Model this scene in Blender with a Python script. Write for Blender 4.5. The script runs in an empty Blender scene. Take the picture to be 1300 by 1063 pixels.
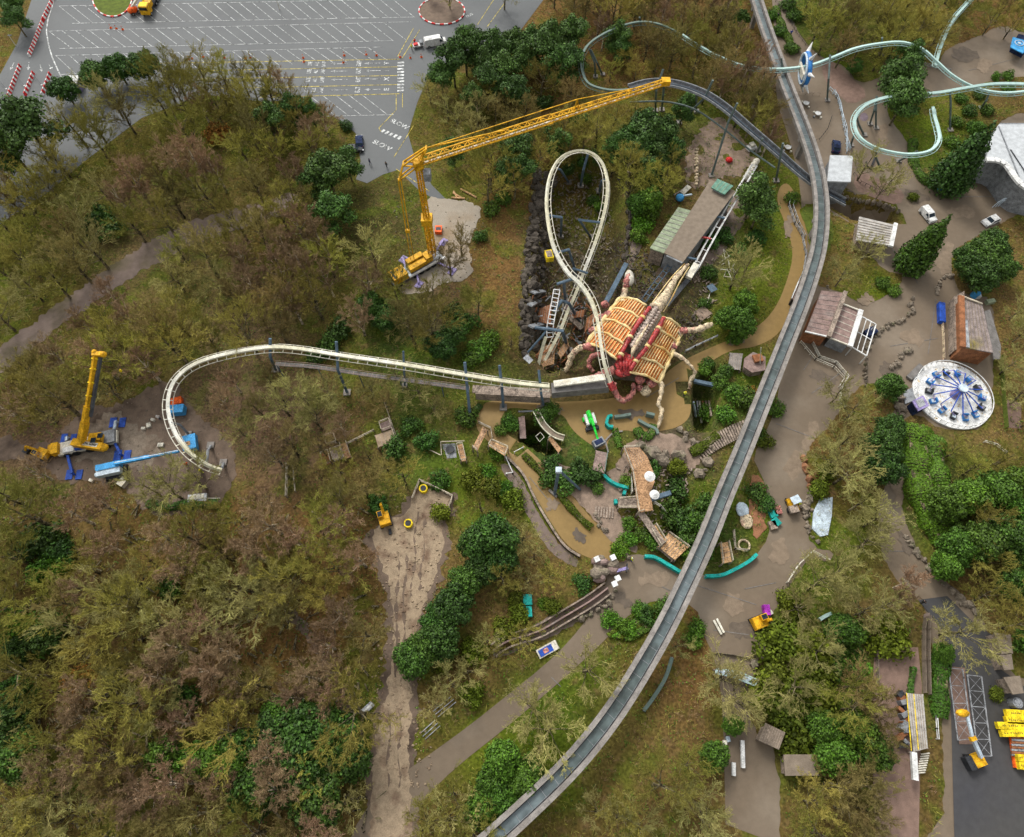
import bpy, bmesh, math, random
import numpy as np
from mathutils import Vector, Matrix
from mathutils.geometry import delaunay_2d_cdt
rnd = random.Random(7)
SC = bpy.context.scene
COL = SC.collection
R = math.radians

# ------------------------------------------------------------------ camera, sky, sun, exposure
H0, PITCH, FOC = 120.0, R(28.0), 867.0
cam_d = bpy.data.cameras.new("camera")
cam = bpy.data.objects.new("camera", cam_d)
COL.objects.link(cam)
cam.location = (0, 0, H0)
cam.rotation_euler = (PITCH, 0, 0)
cam_d.sensor_width = 36.0
cam_d.sensor_fit = 'HORIZONTAL'
cam_d.lens = 36.0 * FOC / 1300.0
cam_d.shift_y = -45.0 / 1300.0
cam_d.clip_end = 8000
cam_d.clip_start = 0.5
SC.camera = cam

SUN_EL, SUN_AZ = R(48), R(-25)        # azimuth clockwise from +Y
w = bpy.data.worlds.new("World")
SC.world = w
w.use_nodes = True
nt = w.node_tree
nt.nodes.clear()
sky = nt.nodes.new('ShaderNodeTexSky')
sky.sky_type = 'NISHITA'
sky.sun_disc = False
sky.sun_elevation = SUN_EL
sky.sun_rotation = SUN_AZ
sky.air_density = 1.5
sky.dust_density = 4.0
hs = nt.nodes.new('ShaderNodeHueSaturation')
hs.inputs['Saturation'].default_value = 0.08
bg = nt.nodes.new('ShaderNodeBackground')
bg.inputs['Strength'].default_value = 0.15
wo = nt.nodes.new('ShaderNodeOutputWorld')
nt.links.new(sky.outputs[0], hs.inputs['Color'])
nt.links.new(hs.outputs[0], bg.inputs['Color'])
nt.links.new(bg.outputs[0], wo.inputs['Surface'])
sd = bpy.data.lights.new("sun", 'SUN')
sd.energy = 1.15
sd.angle = R(14)
sd.color = (1.0, 0.95, 0.88)
sun = bpy.data.objects.new("sun", sd)
COL.objects.link(sun)
_d = Vector((math.sin(SUN_AZ) * math.cos(SUN_EL), math.cos(SUN_AZ) * math.cos(SUN_EL), math.sin(SUN_EL)))
sun.rotation_euler = _d.to_track_quat('Z', 'Y').to_euler()
SC.view_settings.view_transform = 'Standard'
SC.view_settings.look = 'None'
SC.view_settings.exposure = 0.55
SC.view_settings.gamma = 1.0
SC.cycles.max_bounces = 5
SC.cycles.diffuse_bounces = 3
SC.cycles.transparent_max_bounces = 8
SC.cycles.use_denoising = True

# ------------------------------------------------------------------ photo pixel <-> world
CP, SP = math.cos(PITCH), math.sin(PITCH)
def ray(px, py):
    dx = (px - 650.0) / FOC
    dy = (486.5 - py) / FOC
    return (dx, dy * CP + SP, dy * SP - CP)
def Pz(px, py, z=0.0):
    d = ray(px, py)
    t = (H0 - z) / (-d[2])
    return Vector((d[0] * t, d[1] * t, z))
def pix(p):
    x, y, z = p[0], p[1], p[2] - H0
    yc = y * CP + z * SP
    zc = -y * SP + z * CP
    return (650 + FOC * x / (-zc), 486.5 - FOC * yc / (-zc))
def poly_w(poly):
    return np.array([Pz(a, b)[:2] for a, b in poly])
def sdf(poly, X, Y):
    """signed distance, positive inside"""
    n = len(poly)
    d = np.full(X.shape, 1e9)
    ins = np.zeros(X.shape, bool)
    for i in range(n):
        ax, ay = poly[i]
        bx, by = poly[(i + 1) % n]
        ex, ey = bx - ax, by - ay
        wx, wy = X - ax, Y - ay
        t = np.clip((wx * ex + wy * ey) / (ex * ex + ey * ey + 1e-9), 0, 1)
        d = np.minimum(d, (wx - ex * t) ** 2 + (wy - ey * t) ** 2)
        c = ((ay > Y) != (by > Y))
        with np.errstate(divide='ignore', invalid='ignore'):
            xi = ax + (Y - ay) * ex / (ey if abs(ey) > 1e-9 else 1e-9)
        ins ^= (c & (X < xi))
    d = np.sqrt(d)
    return np.where(ins, d, -d)
def inside_px(poly, x, y):
    c = False
    n = len(poly)
    for i in range(n):
        ax, ay = poly[i]
        bx, by = poly[(i + 1) % n]
        if (ay > y) != (by > y) and x < ax + (y - ay) * (bx - ax) / (by - ay):
            c = not c
    return c

# ------------------------------------------------------------------ ground layout (traced outlines, then put on the ground)
CARPARK = [(40,-80),(40,0),(22,55),(0,95),(-40,150),(-80,300),(0,285),(60,245),(110,203),(180,150),(260,120),(340,130),(380,124),(400,136),(430,152),(452,170),(458,205),(452,228),(466,233),(486,222),(505,216),(530,240),(552,254),(565,252),(548,235),(525,195),(518,170),(530,130),(545,95),(575,78),(600,75),(640,60),(660,40),(690,0),(720,-80)]
YARD = [(543,250),(560,252),(590,255),(611,262),(610,275),(604,290),(597,305),(596,325),(600,340),(595,355),(575,358),(560,360),(545,372),(520,375),(503,368),(498,355),(510,345),(530,332),(546,318),(549,290),(541,268)]
OLDPATH = [(-60,485),(60,395),(130,345),(200,300),(260,275),(340,255),(375,243),(382,264),(320,287),(250,308),(190,338),(120,383),(60,425),(-60,525)]
MUD = [(-20,548),(60,572),(85,540),(110,515),(150,515),(185,495),(215,480),(245,520),(285,555),(305,590),(290,630),(240,655),(190,655),(150,612),(110,612),(75,610),(60,592),(-20,580)]
GRAVEL = [(120,530),(155,520),(170,535),(190,545),(205,565),(195,590),(150,600),(100,590),(95,570)]
SAND = [(527,618),(548,622),(572,628),(568,650),(560,668),(564,690),(556,720),(550,745),(541,762),(530,790),(524,830),(521,870),(521,900),(518,973),(525,1090),(470,1090),(474,973),(478,930),(490,882),(496,840),(499,795),(496,752),(488,720),(476,695),(472,678),(488,660),(515,655),(522,640)]
CHANNEL = [(607,522),(622,506),(700,512),(800,505),(835,485),(858,462),(905,440),(960,418),(985,392),(1000,355),(1008,320),(997,285),(985,255),(990,235),(1003,232),(1022,275),(1026,320),(1010,385),(990,425),(960,441),(930,444),(905,457),(882,479),(876,500),(878,528),(862,543),(835,548),(815,553),(795,545),(775,552),(768,575),(745,562),(725,545),(715,525),(690,523),(650,517),(640,522),(633,540),(645,553),(660,561),(690,588),(712,612),(735,640),(752,660),(768,676),(785,697),(800,714),(765,714),(740,706),(719,692),(700,665),(682,635),(666,602),(645,580),(618,560),(603,543)]
PLAZA = [(972,-80),(984,40),(984,125),(1000,170),(1013,220),(1018,262),(1020,330),(1010,385),(1000,425),(985,465),(990,500),(975,545),(955,580),(965,600),(978,640),(978,680),(955,712),(925,730),(870,730),(840,710),(802,702),(770,714),(770,745),(750,780),(722,815),(690,846),(640,886),(595,922),(548,956),(500,990),(460,1030),(430,1100),(495,1100),(540,1012),(579,974),(645,922),(700,875),(736,843),(767,814),(790,788),(820,765),(845,762),(885,770),(890,800),(905,830),(912,860),(918,900),(922,1100),(1480,1100),(1480,-80)]
PAVE = [(688,588),(700,580),(740,600),(768,602),(785,590),(800,557),(850,548),(880,562),(890,585),(875,600),(845,580),(812,570),(800,590),(790,640),(780,645),(792,665),(812,700),(795,700),(775,686),(755,660),(725,628),(700,603)]
BEDS = [
 [(1003,-80),(1005,25),(1022,55),(1045,75),(1075,85),(1088,106),(1112,102),(1125,90),(1160,88),(1190,82),(1203,60),(1240,48),(1275,30),(1300,45),(1480,45),(1480,-80)],
 [(1130,124),(1165,130),(1220,112),(1300,95),(1480,90),(1480,135),(1300,140),(1262,158),(1245,200),(1230,245),(1205,248),(1175,235),(1158,212),(1155,185),(1140,165),(1125,145)],
 [(1010,258),(1060,262),(1085,285),(1100,318),(1122,345),(1152,350),(1122,380),(1095,387),(1060,368),(1035,362),(1024,350),(1028,300)],
 [(1480,255),(1300,268),(1270,285),(1240,300),(1208,320),(1207,345),(1215,365),(1225,375),(1262,378),(1262,460),(1256,545),(1195,547),(1165,524),(1142,535),(1141,590),(1143,640),(1156,682),(1180,720),(1215,750),(1245,780),(1262,830),(1300,870),(1480,880)],
 [(1030,622),(1020,592),(1030,560),(1055,540),(1075,505),(1100,485),(1128,490),(1137,530),(1137,580),(1125,610),(1115,640),(1115,690),(1130,730),(1170,765),(1180,790),(1185,830),(1195,850),(1200,1100),(990,1100),(990,960),(952,925),(955,870),(962,830),(975,800),(985,770),(1002,742),(1030,705),(1052,716),(1060,700),(1030,695),(1022,665),(1030,640)],
 [(950,580),(966,600),(974,640),(975,680),(960,696),(944,690),(944,620)],
]
ASPHALT = [(1165,762),(1202,757),(1235,790),(1258,806),(1270,850),(1300,872),(1480,880),(1480,1100),(1212,1100),(1205,840),(1196,800)]
COURT = [(1110,822),(1165,822),(1170,870),(1165,1100),(1112,1100),(1105,905)]
PITS = [  # outline, depth, slope width
 ([(690,208),(735,184),(775,198),(792,240),(797,300),(785,355),(772,400),(742,468),(690,478),(670,440),(670,380),(677,300),(684,240)], 8.0, 5.0),
 ([(658,532),(685,530),(712,560),(700,577),(675,565),(660,555)], 7.0, 1.4),
 ([(882,486),(905,470),(913,510),(906,547),(883,545)], 7.0, 1.4),
 ([(845,587),(872,600),(884,645),(872,690),(845,702),(835,660)], 3.5, 4.0),
 ([(1055,243),(1130,264),(1140,279),(1085,278),(1052,258)], 5.0, 1.6),
]
HARD = [CARPARK, YARD, OLDPATH, MUD, SAND, CHANNEL, PLAZA, PAVE]
HARD_W = [poly_w(p) for p in HARD]
xs = np.concatenate([[-4000,-1500,-700,-400,-280,-220], np.arange(-190, 190.1, 1.0), [220,280,400,700,1500,4000]])
ys = np.concatenate([[-4000,-1500,-600,-250,-120,-70], np.arange(-45, 235.1, 1.0), [260,320,450,800,1600,4000]])
GX, GY = np.meshgrid(xs, ys)
near = (np.abs(GX) < 200) & (GY > -50) & (GY < 240)
def smooth_noise(X, Y, sc, seed):
    r = np.random.RandomState(seed)
    out = np.zeros(X.shape)
    for k in range(10):
        a = r.rand() * 6.28
        f = (0.6 + r.rand()) / sc
        out += np.sin((X * math.cos(a) + Y * math.sin(a)) * f * 6.28 + r.rand() * 6.28)
    return out / 3.2
hard_d = np.full(GX.shape, -50.0)
for p in HARD_W:
    hard_d = np.maximum(hard_d, sdf(p, GX, GY))
mask = np.clip((-hard_d - 1.5) / 6.0, 0, 1)
GZ = mask * (0.55 * smooth_noise(GX, GY, 38, 3) + 0.18 * smooth_noise(GX, GY, 9, 4)) * near
pit_d = np.zeros(GX.shape)
for (p, dep, sl) in PITS:
    s = np.clip((sdf(poly_w(p), GX, GY) + 0.5) / sl, 0, 1)
    s = s * s * (3 - 2 * s)
    pit_d = np.maximum(pit_d, s * dep * (1 + 0.10 * smooth_noise(GX, GY, 5, 9)))
GZ = GZ - pit_d
def hgt(x, y):
    i = int(np.searchsorted(xs, x)) - 1
    j = int(np.searchsorted(ys, y)) - 1
    i = min(max(i, 0), len(xs) - 2)
    j = min(max(j, 0), len(ys) - 2)
    u = (x - xs[i]) / (xs[i + 1] - xs[i])
    v = (y - ys[j]) / (ys[j + 1] - ys[j])
    return float((GZ[j, i] * (1 - u) + GZ[j, i + 1] * u) * (1 - v) + (GZ[j + 1, i] * (1 - u) + GZ[j + 1, i + 1] * u) * v)
def P(px, py, dz=0.0):
    """photo pixel -> point on the terrain (+dz above it)"""
    z = 0.0
    for _ in range(6):
        q = Pz(px, py, z)
        z = 0.5 * z + 0.5 * (hgt(q.x, q.y) + dz)
    q = Pz(px, py, z)
    q.z = hgt(q.x, q.y) + dz
    return q
def on(px, py):
    return P(px, py)
def ang(a, b):
    p, q = Pz(*a), Pz(*b)
    return math.atan2(q.y - p.y, q.x - p.x)

# ------------------------------------------------------------------ materials
MATS = {}
def mat(name, col, rough=0.75, spec=None, var=0.25, scale=1.0, metal=0.0, bump=0.0, fine=6.0, rand=0.0, island=0.0, alpha=1.0, dirt=None):
    if name in MATS:
        return MATS[name]
    m = bpy.data.materials.new(name)
    m.use_nodes = True
    n = m.node_tree
    b = n.nodes['Principled BSDF']
    b.inputs['Roughness'].default_value = rough
    b.inputs['Metallic'].default_value = metal
    if spec is None: spec = 0.08 if (name.startswith(('leaf','twig','bark','mud','sand','gravel','rock','red','old','bone','woodg','lime_g'))) else 0.35
    b.inputs['Specular IOR Level'].default_value = spec
    if alpha < 1:
        b.inputs['Alpha'].default_value = alpha
    g = n.nodes.new('ShaderNodeNewGeometry')
    n1 = n.nodes.new('ShaderNodeTexNoise'); n1.inputs['Scale'].default_value = scale; n1.inputs['Detail'].default_value = 5
    n2 = n.nodes.new('ShaderNodeTexNoise'); n2.inputs['Scale'].default_value = scale * fine; n2.inputs['Detail'].default_value = 4
    n.links.new(g.outputs['Position'], n1.inputs['Vector'])
    n.links.new(g.outputs['Position'], n2.inputs['Vector'])
    add = n.nodes.new('ShaderNodeMath'); add.operation = 'ADD'
    n.links.new(n1.outputs['Fac'], add.inputs[0]); n.links.new(n2.outputs['Fac'], add.inputs[1])
    mr = n.nodes.new('ShaderNodeMapRange')
    mr.inputs['From Min'].default_value = 0.65; mr.inputs['From Max'].default_value = 1.35
    mr.inputs['To Min'].default_value = 1 - var; mr.inputs['To Max'].default_value = 1 + var
    n.links.new(add.outputs[0], mr.inputs['Value'])
    val = mr.outputs[0]
    if island:
        mi = n.nodes.new('ShaderNodeMapRange')
        mi.inputs['To Min'].default_value = 1 - island; mi.inputs['To Max'].default_value = 1 + island
        n.links.new(g.outputs['Random Per Island'], mi.inputs['Value'])
        mm = n.nodes.new('ShaderNodeMath'); mm.operation = 'MULTIPLY'
        n.links.new(val, mm.inputs[0]); n.links.new(mi.outputs[0], mm.inputs[1]); val = mm.outputs[0]
    base = n.nodes.new('ShaderNodeRGB'); base.outputs[0].default_value = (*col, 1)
    c = base.outputs[0]
    if rand:
        oi = n.nodes.new('ShaderNodeObjectInfo')
        hv = n.nodes.new('ShaderNodeHueSaturation')
        h = n.nodes.new('ShaderNodeMapRange'); h.inputs['To Min'].default_value = 0.5 - 0.008 * rand; h.inputs['To Max'].default_value = 0.5 + 0.026 * rand
        n.links.new(oi.outputs['Random'], h.inputs['Value']); n.links.new(h.outputs[0], hv.inputs['Hue'])
        w1 = n.nodes.new('ShaderNodeTexWhiteNoise'); w1.noise_dimensions = '1D'
        n.links.new(oi.outputs['Random'], w1.inputs['W'])
        v = n.nodes.new('ShaderNodeMapRange'); v.inputs['To Min'].default_value = 1 - 0.4 * rand; v.inputs['To Max'].default_value = 1 + 0.35 * rand
        n.links.new(w1.outputs['Value'], v.inputs['Value']); n.links.new(v.outputs[0], hv.inputs['Value'])
        n.links.new(c, hv.inputs['Color']); c = hv.outputs[0]
    if dirt:
        n3 = n.nodes.new('ShaderNodeTexNoise'); n3.inputs['Scale'].default_value = dirt[1]; n3.inputs['Detail'].default_value = 6
        n.links.new(g.outputs['Position'], n3.inputs['Vector'])
        rr = n.nodes.new('ShaderNodeMapRange'); rr.inputs['From Min'].default_value = dirt[2]; rr.inputs['From Max'].default_value = dirt[2] + 0.18
        n.links.new(n3.outputs['Fac'], rr.inputs['Value'])
        dm = n.nodes.new('ShaderNodeMix'); dm.data_type = 'RGBA'
        n.links.new(rr.outputs[0], dm.inputs[0]); n.links.new(c, dm.inputs[6]); dm.inputs[7].default_value = (*dirt[0], 1)
        c = dm.outputs[2]
    vm = n.nodes.new('ShaderNodeVectorMath'); vm.operation = 'SCALE'
    n.links.new(c, vm.inputs[0]); n.links.new(val, vm.inputs['Scale'])
    n.links.new(vm.outputs[0], b.inputs['Base Color'])
    if bump:
        bp = n.nodes.new('ShaderNodeBump'); bp.inputs['Strength'].default_value = bump; bp.inputs['Distance'].default_value = 0.1
        n.links.new(n2.outputs['Fac'], bp.inputs['Height']); n.links.new(bp.outputs[0], b.inputs['Normal'])
    MATS[name] = m
    return m
M_ = lambda k: MATS[k]
mat('asphalt', (0.104,0.110,0.111), 0.6, 0.2, 0.06, fine=30, bump=0.2, dirt=((0.080,0.085,0.087), 0.035, 0.5))
mat('asphalt_dark', (0.06,0.058,0.056), 0.6, 0.2, 0.15, fine=20, dirt=((0.05,0.05,0.055),0.05,0.5))
mat('white_line', (0.42,0.43,0.42), 0.7, 0.25, 1.5, dirt=((0.25,0.25,0.25),0.7,0.56))
mat('yellow_line', (0.46,0.36,0.05), 0.7, 0.3, 1.5, dirt=((0.2,0.19,0.13),0.7,0.55))
mat('gravel', (0.31,0.27,0.215), 0.95, 0.22, 0.12, fine=25, bump=0.5, dirt=((0.24,0.17,0.10),0.10,0.5))
mat('sand', (0.31,0.235,0.155), 0.95, 0.34, 0.3, fine=7, bump=0.8, dirt=((0.15,0.095,0.062),0.35,0.50))
mat('channel', (0.245,0.160,0.058), 0.42, 0.16, 0.12, fine=9, dirt=((0.20,0.125,0.042),0.09,0.55))
mat('plaza', (0.160,0.123,0.086), 0.5, 0.16, 0.11, fine=9, dirt=((0.205,0.165,0.122),0.07,0.50))
mat('pad', (0.20,0.16,0.12), 0.95, 0.3, 0.4, fine=7, bump=0.6, dirt=((0.13,0.095,0.068),0.3,0.5))
mat('faded_plum', (0.15,0.115,0.135), 0.6, 0.2, 0.5)
mat('worn', (0.205,0.155,0.108), 0.7, 0.2, 0.3, fine=9)
mat('patch', (0.118,0.092,0.068), 0.6, 0.2, 0.3, fine=9)
mat('pave', (0.24,0.175,0.13), 0.8, 0.2, 0.4, fine=9, bump=0.3, dirt=((0.13,0.10,0.075),0.3,0.53))
mat('redpave', (0.205,0.135,0.105), 0.7, 0.15, 0.3, fine=9)
mat('oldpath', (0.19,0.145,0.12), 0.9, 0.2, 0.2, fine=10, dirt=((0.09,0.075,0.04),0.12,0.5))
mat('mud', (0.15,0.108,0.078), 0.9, 0.3, 0.3, fine=9, bump=0.5, dirt=((0.06,0.04,0.028),0.15,0.5))
mat('concrete', (0.235,0.215,0.195), 0.85, 0.2, 0.5, fine=10, dirt=((0.19,0.17,0.15),0.25,0.52))
mat('concrete_dark', (0.16,0.15,0.14), 0.85, 0.2, 0.5, fine=8)
mat('rock', (0.19,0.155,0.115), 0.95, 0.4, 0.7, fine=5, bump=0.8, dirt=((0.07,0.08,0.03),0.5,0.55))
mat('rockdark', (0.075,0.062,0.048), 0.95, 0.4, 0.7, fine=5, bump=0.8)
mat('redrock', (0.26,0.12,0.06), 0.95, 0.35, 0.5, fine=6, bump=0.5)
mat('yellow', (0.58,0.31,0.015), 0.45, 0.10, 0.7, dirt=((0.35,0.17,0.02),0.9,0.62))
mat('yellow2', (0.75,0.55,0.02), 0.5, 0.1, 0.7)
mat('roofwhite', (0.44,0.46,0.47), 0.6, 0.06, 0.3)
mat('white', (0.62,0.62,0.60), 0.5, 0.07, 0.5, dirt=((0.5,0.48,0.44),0.4,0.6))
mat('offwhite', (0.58,0.55,0.46), 0.6, 0.12, 0.6, dirt=((0.33,0.29,0.20),0.5,0.56))
mat('cream', (0.58,0.55,0.40), 0.55, 0.12, 0.4, dirt=((0.70,0.69,0.62),0.06,0.47))
mat('grey', (0.22,0.23,0.24), 0.6, 0.12, 0.6)
mat('dark', (0.03,0.032,0.036), 0.5, 0.2, 0.8)
mat('tyre', (0.022,0.022,0.023), 0.85, 0.2, 1)
mat('glass', (0.02,0.03,0.04), 0.1, 0.05, 1)
mat('steel', (0.34,0.35,0.36), 0.45, 0.15, 0.8, metal=0.5)
mat('supblue', (0.085,0.125,0.165), 0.5, 0.15, 0.5)
mat('supgreen', (0.10,0.13,0.12), 0.55, 0.2, 0.5)
mat('rail_dark', (0.065,0.07,0.078), 0.5, 0.25, 0.6)
mat('teal', (0.42,0.58,0.54), 0.45, 0.14, 0.15, dirt=((0.28,0.42,0.39),0.12,0.55))
mat('tealgreen', (0.13,0.18,0.155), 0.5, 0.15, 0.2)
mat('net_teal', (0.01,0.30,0.26), 0.7, 0.25, 0.7)
mat('blue', (0.02,0.07,0.35), 0.5, 0.2, 0.7)
mat('liftblue', (0.06,0.28,0.55), 0.45, 0.1, 0.6)
mat('gateblue', (0.03,0.16,0.42), 0.4, 0.2, 0.6)
mat('orange', (0.65,0.10,0.015), 0.5, 0.15, 0.8)
mat('red', (0.50,0.02,0.02), 0.5, 0.15, 0.8)
mat('lime', (0.03,0.55,0.05), 0.45, 0.1, 0.8)
mat('purple', (0.28,0.03,0.32), 0.5, 0.1, 0.8)
mat('lilac', (0.24,0.20,0.38), 0.5, 0.15, 0.8)
mat('hivis', (0.55,0.62,0.04), 0.7, 0.1, 1)
mat('skin', (0.5,0.3,0.2), 0.6, 0.05, 1)
mat('navy', (0.02,0.03,0.07), 0.8, 0.1, 1)
mat('wood', (0.34,0.20,0.105), 0.8, 0.15, 0.8, fine=4)
mat('woodlight', (0.46,0.28,0.14), 0.8, 0.15, 0.8, fine=4)
mat('woodgrey', (0.24,0.19,0.15), 0.85, 0.25, 0.8, fine=4)
mat('woodpost', (0.38,0.33,0.25), 0.85, 0.2, 0.8)
mat('timber_red', (0.24,0.10,0.045), 0.85, 0.2, 0.6)
mat('roofbrown', (0.205,0.165,0.125), 0.85, 0.12, 0.3, fine=8)
mat('roofpink', (0.235,0.165,0.145), 0.8, 0.14, 0.5, fine=6, dirt=((0.22,0.19,0.17),0.3,0.55))
mat('roofslate', (0.22,0.18,0.165), 0.8, 0.2, 0.7, fine=6, dirt=((0.17,0.14,0.03),0.25,0.56))
mat('roofgreen', (0.25,0.29,0.19), 0.7, 0.15, 0.5)
mat('canopygreen', (0.12,0.24,0.18), 0.6, 0.15, 0.5)
mat('roofgrey', (0.36,0.34,0.31), 0.75, 0.18, 0.5, dirt=((0.22,0.20,0.15),0.3,0.55))
mat('paleblue', (0.46,0.54,0.60), 0.5, 0.1, 0.5, dirt=((0.36,0.42,0.47),0.3,0.55))
mat('lime_grass', (0.085,0.115,0.012), 0.95, 0.35, 0.5, fine=8, bump=0.5)
mat('shell', (0.68,0.53,0.26), 0.65, 0.22, 0.5, dirt=((0.62,0.38,0.12),0.35,0.5))
mat('shell_slot', (0.50,0.15,0.03), 0.6, 0.3, 1.0)
mat('bone', (0.50,0.40,0.26), 0.65, 0.4, 1.0, fine=4, dirt=((0.33,0.16,0.12),0.7,0.56))
mat('flesh', (0.34,0.12,0.10), 0.55, 0.4, 1.2, fine=4, dirt=((0.5,0.36,0.26),1.2,0.55))
mat('blood', (0.30,0.03,0.03), 0.45, 0.3, 0.9, fine=4, dirt=((0.5,0.2,0.16),1.3,0.6))
mat('vert', (0.36,0.29,0.24), 0.65, 0.35, 1.2)
# plants
mat('bark', (0.12,0.10,0.055), 0.9, 0.3, 2)
mat('bark_birch', (0.42,0.36,0.27), 0.8, 0.25, 2)
mat('twig_olive', (0.268,0.232,0.052), 0.9, 0.15, 0.25, rand=1.0, island=0.45)
mat('twig_brown', (0.225,0.172,0.062), 0.9, 0.15, 0.25, rand=1.0, island=0.45)
mat('twig_pink', (0.275,0.178,0.105), 0.9, 0.15, 0.25, rand=0.7, island=0.4)
mat('twig_pale', (0.325,0.292,0.105), 0.9, 0.15, 0.25, rand=0.6, island=0.4)
mat('leaf_dark', (0.046,0.100,0.008), 0.7, 0.4, 0.45, rand=0.8, island=0.6)
mat('leaf_mid', (0.068,0.132,0.007), 0.7, 0.4, 0.45, rand=0.8, island=0.6)
mat('leaf_pine', (0.058,0.115,0.016), 0.7, 0.4, 0.45, rand=0.6, island=0.6)
mat('leaf_bright', (0.075,0.155,0.004), 0.7, 0.4, 0.45, rand=0.8, island=0.5)
mat('leaf_olive', (0.10,0.125,0.008), 0.7, 0.2, 0.3, rand=0.8, island=0.5)
mat('leaf_rust', (0.30,0.14,0.025), 0.8, 0.2, 0.3, rand=0.8, island=0.5)

# ------------------------------------------------------------------ mesh builder
class MB:
    def __init__(s):
        s.v, s.f = [], []
    def add(s, vs, fs):
        o = len(s.v)
        s.v += [tuple(p) for p in vs]
        s.f += [tuple(i + o for i in q) for q in fs]
        return s
    def box(s, c, size, rz=0.0, M=None):
        hx, hy, hz = size[0] / 2, size[1] / 2, size[2] / 2
        ca, sa = math.cos(rz), math.sin(rz)
        vs = []
        for z in (-hz, hz):
            for x, y in ((-hx, -hy), (hx, -hy), (hx, hy), (-hx, hy)):
                p = Vector((x * ca - y * sa, x * sa + y * ca, z))
                vs.append(Vector(c) + p)
        return s.add(vs, [(0,3,2,1),(4,5,6,7),(0,1,5,4),(1,2,6,5),(2,3,7,6),(3,0,4,7)])
    def beam(s, a, b, w, h=None, up=(0,0,1)):
        a, b = Vector(a), Vector(b)
        h = h or w
        d = (b - a)
        if d.length < 1e-5: return s
        d.normalize()
        u = Vector(up)
        if abs(d.dot(u)) > 0.98: u = Vector((0, 1, 0))
        sx = d.cross(u).normalized() * (w / 2)
        sz = sx.cross(d).normalized() * (h / 2)
        vs = []
        for p in (a, b):
            vs += [p - sx - sz, p + sx - sz, p + sx + sz, p - sx + sz]
        return s.add(vs, [(0,1,2,3),(7,6,5,4),(0,4,5,1),(1,5,6,2),(2,6,7,3),(3,7,4,0)])
    def tube(s, pts, r, n=6, close=False, cap=True):
        pts = [Vector(p) for p in pts]
        k = len(pts)
        rr = r if isinstance(r, (list, tuple)) else [r] * k
        base = len(s.v)
        ref = None
        for i, p in enumerate(pts):
            if close:
                d = pts[(i + 1) % k] - pts[i - 1]
            else:
                d = pts[min(i + 1, k - 1)] - pts[max(i - 1, 0)]
            d.normalize()
            if ref is None:
                ref = Vector((0,0,1)) if abs(d.z) < 0.9 else Vector((1,0,0))
            x = d.cross(ref)
            if x.length < 1e-4: x = d.orthogonal()
            x.normalize()
            y = x.cross(d).normalized()
            ref = y
            for j in range(n):
                a = 2 * math.pi * j / n
                q = p + (x * math.cos(a) + y * math.sin(a)) * rr[i]
                s.v.append(tuple(q))
        m = k if close else k - 1
        for i in range(m):
            for j in range(n):
                a0 = base + i * n + j
                a1 = base + i * n + (j + 1) % n
                b0 = base + ((i + 1) % k) * n + j
                b1 = base + ((i + 1) % k) * n + (j + 1) % n
                s.f.append((a0, a1, b1, b0))
        if cap and not close:
            s.f.append(tuple(base + j for j in range(n))[::-1])
            s.f.append(tuple(base + (k - 1) * n + j for j in range(n)))
        return s
    def cyl(s, c, r, h, n=20, r2=None):
        r2 = r if r2 is None else r2
        c = Vector(c)
        vs = [c + Vector((r * math.cos(2*math.pi*j/n), r * math.sin(2*math.pi*j/n), 0)) for j in range(n)]
        vs += [c + Vector((r2 * math.cos(2*math.pi*j/n), r2 * math.sin(2*math.pi*j/n), h)) for j in range(n)]
        fs = [(j, (j+1) % n, n + (j+1) % n, n + j) for j in range(n)]
        fs += [tuple(range(n))[::-1], tuple(range(n, 2*n))]
        return s.add(vs, fs)
    def prism(s, pts, z0, z1, z1s=None):
        n = len(pts)
        area = sum(pts[i][0]*pts[(i+1)%n][1] - pts[(i+1)%n][0]*pts[i][1] for i in range(n))
        if area < 0: pts = pts[::-1]; z1s = z1s[::-1] if z1s else None
        vs = [(p[0], p[1], z0) for p in pts] + [(p[0], p[1], z1s[i] if z1s else z1) for i, p in enumerate(pts)]
        fs = [(j, (j+1) % n, n + (j+1) % n, n + j) for j in range(n)] + [tuple(range(n))[::-1], tuple(range(n, 2*n))]
        return s.add(vs, fs)
    def ell(s, c, r, n=10, m=7):
        c = Vector(c)
        r = r if isinstance(r, (list, tuple)) else (r, r, r)
        base = len(s.v)
        for i in range(1, m):
            t = math.pi * i / m
            for j in range(n):
                a = 2*math.pi*j/n
                s.v.append((c.x + r[0]*math.sin(t)*math.cos(a), c.y + r[1]*math.sin(t)*math.sin(a), c.z + r[2]*math.cos(t)))
        top, bot = len(s.v), len(s.v) + 1
        s.v += [(c.x, c.y, c.z + r[2]), (c.x, c.y, c.z - r[2])]
        for i in range(m - 2):
            for j in range(n):
                s.f.append((base+i*n+j, base+(i+1)*n+j, base+(i+1)*n+(j+1)%n, base+i*n+(j+1)%n))
        for j in range(n):
            s.f.append((top, base+j, base+(j+1)%n))
            s.f.append((bot, base+(m-2)*n+(j+1)%n, base+(m-2)*n+j))
        return s
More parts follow.
